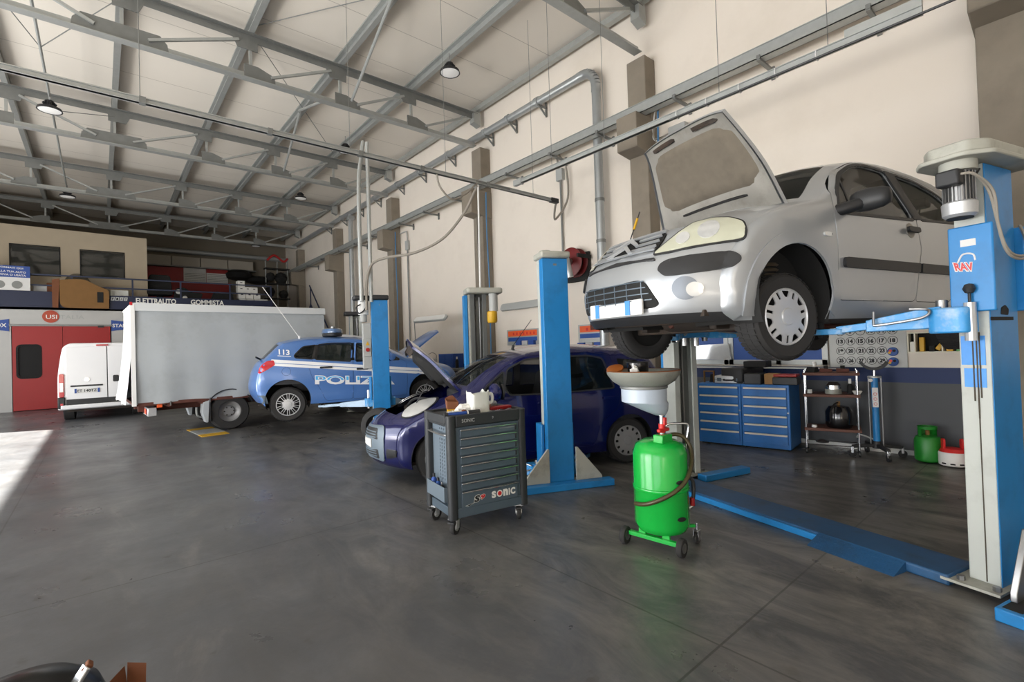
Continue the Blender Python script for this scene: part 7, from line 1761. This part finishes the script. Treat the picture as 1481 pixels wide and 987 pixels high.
tag(MB().lathe([(0, .0), (.10, 0), (.12, .02), (.12, .16), (.08, .20), (0, .21)], 26).build('gas_cylinder', 'red', loc=(7.22, .74, 0)), 'red gas cylinder half hidden by the near lift post', 'gas cylinder')
tag(MB().box(-.015, .0, -.9, 3.2, 0, .06).build('baseboard_right', 'paper', loc=(WX, -1.0 + 1.6, 0)), kind='structure')
# wires and blue wall items behind the cars
for (y0, y1, z0, z1, lab) in ((8.0, 9.12, 1.55, 1.92, 'grey tool board with an orange heading seen over the blue people carrier'), (6.05, 6.80, 1.45, 1.92, 'grey tool board with an orange heading under the silver car nose')):
    t = thing('tool_board', lab, 'tool board', (7.62, (y0 + y1) / 2, z0)); h = (y1 - y0) / 2
    MB().box(-.02, .02, -h, h, 0, z1 - z0).build('sheet', 'galv', t, smooth=0)
    hd_ = MB().box(-.026, -.02, -h + .05, h - .05, z1 - z0 - .16, z1 - z0 - .03).build('orange_heading', 'orange', t, smooth=0)
    for k in range(int((2 * h - .25) / .12)): MB().box(-.028, -.026, -h + .12 + k * .12, -h + .17 + k * .12, z1 - z0 - .13, z1 - z0 - .07).build('heading_mark', 'red_bright', hd_, smooth=0)
    MB().box(-.026, -.02, -h + .05, h - .05, z1 - z0 - .28, z1 - z0 - .19).build('blue_stripe', 'panel_blue', t, smooth=0)
    for k in range(3): MB().box(-.10, -.02, -h + .1 + k * .22, -h + .28 + k * .22, .0, .10).build('parts_bin', 'sign_blue' if k != 1 else 'blind_grey', t, bevel=.006)
# workbench behind the police car nose
t = thing('workbench', 'workbench along the wall between the blue bonnet and the grey lift post', 'workbench', (7.2, 12.4, 0))
MB().box(-.35, .35, -1.9, 1.6, .94, 1.0).build('bench_top', 'galv_dark', t, bevel=.006)
for y in (-1.8, 1.5):
    for x in (-.3, .3): MB().box(x - .03, x + .03, y - .03, y + .03, 0, .94).build('leg', 'galv_dark', t, smooth=0)
MB().box(-.3, .3, -1.8, 1.5, .25, .29).build('lower_shelf', 'galv_dark', t, smooth=0)
t = thing('bin_cabinet', 'small blue drawer rack standing on the workbench', 'drawer rack', (7.35, 11.3, 1.0))
MB().box(-.15, .2, -.36, .36, 0, .38).build('case', 'sign_blue', t, bevel=.006)
for r_ in range(4):
    for c_ in range(2): MB().box(-.165, -.15, -.33 + c_ * .34, -.01 + c_ * .34, .02 + r_ * .09, .09 + r_ * .09).build('drawer', 'panel_blue', t, bevel=.004)
t = thing('bucket', 'white bucket on the workbench left of the blue drawer rack', 'bucket', (7.2, 12.0, 1.0)); MB().lathe([(0, 0), (.11, 0), (.14, .26), (.13, .26), (.1, .01), (0, .01)], 22).build('shell', 'white', t); MB().tube([(-.13, 0, .25), (-.13, 0, .36), (0, 0, .42), (.13, 0, .36), (.13, 0, .25)], .006, 6).build('bail', 'dark', t)
crumple('dark_heap', (7.2, 12.55, 1.0), .2, .25, .13, 'rust', 'heap of dark parts on the workbench behind the bucket', 'parts', 4)
t = thing('spray_bottle', 'dark bottle with white top on the workbench by the grey lift post', 'bottle', (7.2, 10.75, 1.0)); MB().lathe([(0, 0), (.045, 0), (.045, .18), (.02, .24)], 16).build('body', 'dark', t); MB().cyl((0, 0, .22), (0, 0, .3), .022, n=12).build('top', 'white', t)
# loose tyre behind the blue bumper and floor grate under the lorry wheel
t = thing('loose_tyre', 'loose black tyre standing behind the blue bumper', 'tyre', (3.40, 7.35, .30), -50)
MB().lathe([(.19, -.06), (.2, -.085), (.27, -.085), (.295, -.06), (.3, 0), (.295, .06), (.27, .085), (.2, .085), (.19, .06), (.19, -.06)], 40, RX(90)).build('casing', 'rubber', t, smooth=50)
t = thing('floor_grate', 'yellow edged steel floor plates under the lorry wheel', 'floor plate', (1.62, 11.2, 0), 4)
for y0 in (-.42, .62): MB().box(-.22, .24, y0, y0 + .30, 0, .012).build('yellow_plate', 'yellow', t, bevel=.003)
m = MB()
for k in range(7): m.box(-.22, .24, -.10 + k * .10, -.04 + k * .10, 0, .02)
m.build('slats', 'galv', t, smooth=0)
# odds and ends in the lower left corner, close to the camera
t = thing('black_case', 'glossy black rounded case at the lower left edge of the picture', 'case', (-.27, 2.22, 0), 40)
MB().lathe([(0, .475), (.10, .47), (.2, .44), (.26, .39), (.285, .32), (.29, .05), (.27, 0), (0, 0)], 40, Matrix.Diagonal((1.05, .85, 1, 1))).build('shell', 'case_black', t)
MB().prism(rnd([(-.04, -.015), (.05, -.015), (.06, .02), (-.05, .02)], .012), 0, .02, M=T(-.02, -.2, .425) @ RX(30)).build('white_gloss_badge', 'lens_clear', t, bevel=.004)
MB().cyl((0, .0, .47), (0, .0, .48), .02, n=12).build('screw_cap', 'black_plastic', t)
t = thing('metal_lever', 'bright metal lever with a brown tip leaning beside the black case', 'lever', (-.075, 2.19, -.03), 0)
MB().prism([(-.05, .03), (.10, .03), (.06, .42), (-.02, .42)], -.05, .05, axis='y').build('stand', 'cab_grey', t, bevel=.006)
MB().bar((-.055, -.03, .40), (.025, -.01, .515), .05, .012, (0, 0, 1)).build('blade', 'chrome', t, bevel=.003)
MB().bar((.015, .0, .498), (.035, .0, .518), .035, .02, (0, 0, 1)).build('tip', 'cardboard_dark', t, bevel=.004)
t = thing('small_carton', 'small open brown carton near the lower left edge', 'box', (.055, 2.27, -.05), -45); t.scale = (.75, .75, 1)
m = MB(); m.box(-.05, .05, -.05, .05, .05, .36); m.build('carton', 'cardboard_dark', t, bevel=.003)
m = MB(); m.add([(-.05, .05, .36), (.05, .05, .36), (.05, .055, .43), (-.05, .055, .43), (-.05, -.05, .36), (-.05, .05, .36), (-.06, .05, .42), (-.06, -.05, .40)], [(0, 1, 2, 3), (4, 5, 6, 7)]); m.build('open_flap', 'cardboard_dark', t, smooth=0, fix=False)
MB().box(-.04, .04, -.053, -.05, .25, .34).build('dark_mark', 'dark', t, smooth=0)
# oil stains on the slab
for k, (x, y, rx, ry, lab) in enumerate(((2.95, 4.35, .30, .12, 'dark oil puddle under the blue bumper behind the tool trolley'),)):
    P_ = [(rx * math.cos(a) * (1 + .25 * math.sin(3 * a + k)), ry * math.sin(a) * (1 + .25 * math.cos(2 * a + k))) for a in [2 * PI * i / 28 for i in range(28)]]
    tag(MB().prism(P_, 0, .0015).build('oil_puddle', 'puddle', loc=(x, y, .0005), smooth=0), lab, 'puddle')
LIGHT_POW = (210, 500, 430)
SUN_E = 45.0
EXPO = 0.0
BOUNCE = (1.0, 1.05, .3)
# ------------------------------------------------------------------ daylight, sun, camera, view
wd = bpy.data.worlds.new('daylight'); SC.world = wd; wd.use_nodes = True
bg = wd.node_tree.nodes['Background']; bg.inputs[0].default_value = (.75, .85, 1.0, 1); bg.inputs[1].default_value = 1.0
def area(name, loc, rot, sx, sy, power, col):
    l = bpy.data.lights.new(name, 'AREA'); l.shape = 'RECTANGLE'; l.size = sx; l.size_y = sy; l.energy = power; l.color = col
    o = bpy.data.objects.new(name, l); COL.objects.link(o); o.location = loc; o.rotation_euler = rot; return o
DAY = (.97, .985, 1.0)
for (a, b_, h), pw, bo in zip(OPEN, LIGHT_POW, BOUNCE):
    area('door_daylight', (LX - .05, (a + b_) / 2, h / 2), (0, R(-90), 0), h, b_ - a, pw, DAY)
    area('bounce_fill', (LX + .5, (a + b_) / 2, .5), (0, R(-142), 0), 2.0, b_ - a, pw * bo, (1.0, .96, .90))  # added upward fill lamps inside the doors, in place of forecourt-reflected light
s = bpy.data.lights.new('sun', 'SUN'); s.energy = SUN_E; s.angle = R(.6); s.color = (1, .95, .86)
so = bpy.data.objects.new('sun', s); COL.objects.link(so)
dv = Vector((1.0, -.46, -.715)); so.rotation_euler = dv.to_track_quat('-Z', 'Y').to_euler()

yaw, pit, rol, fpx = 0.704479454, 0.0130931, -0.0324961764, 700.859489
fw = Vector((math.sin(yaw) * math.cos(pit), math.cos(yaw) * math.cos(pit), math.sin(pit)))
rt = fw.cross(Vector((0, 0, 1))).normalized(); up = rt.cross(fw)
r2 = rt * math.cos(rol) + up * math.sin(rol); u2 = -rt * math.sin(rol) + up * math.cos(rol)
cam = bpy.data.cameras.new('camera'); co = bpy.data.objects.new('camera', cam); COL.objects.link(co)
cam.sensor_fit = 'HORIZONTAL'; cam.sensor_width = 36; cam.lens = fpx / 1481 * 36; cam.clip_start = .05; cam.clip_end = 200
co.matrix_world = Matrix(((r2.x, u2.x, -fw.x, 0), (r2.y, u2.y, -fw.y, 0), (r2.z, u2.z, -fw.z, 1.5), (0, 0, 0, 1)))
SC.camera = co
SC.view_settings.view_transform = 'Standard'; SC.view_settings.look = 'None'; SC.view_settings.exposure = EXPO; SC.view_settings.gamma = 1; SC.view_settings.use_curve_mapping = False
SC.cycles.use_denoising = True
try: SC.cycles.denoiser = 'OPENIMAGEDENOISE'
except Exception: pass
SC.cycles.max_bounces = 8; SC.cycles.diffuse_bounces = 5; SC.cycles.glossy_bounces = 4; SC.cycles.transparent_max_bounces = 12
SC.cycles.sample_clamp_indirect = 6; SC.cycles.caustics_reflective = False; SC.cycles.caustics_refractive = False
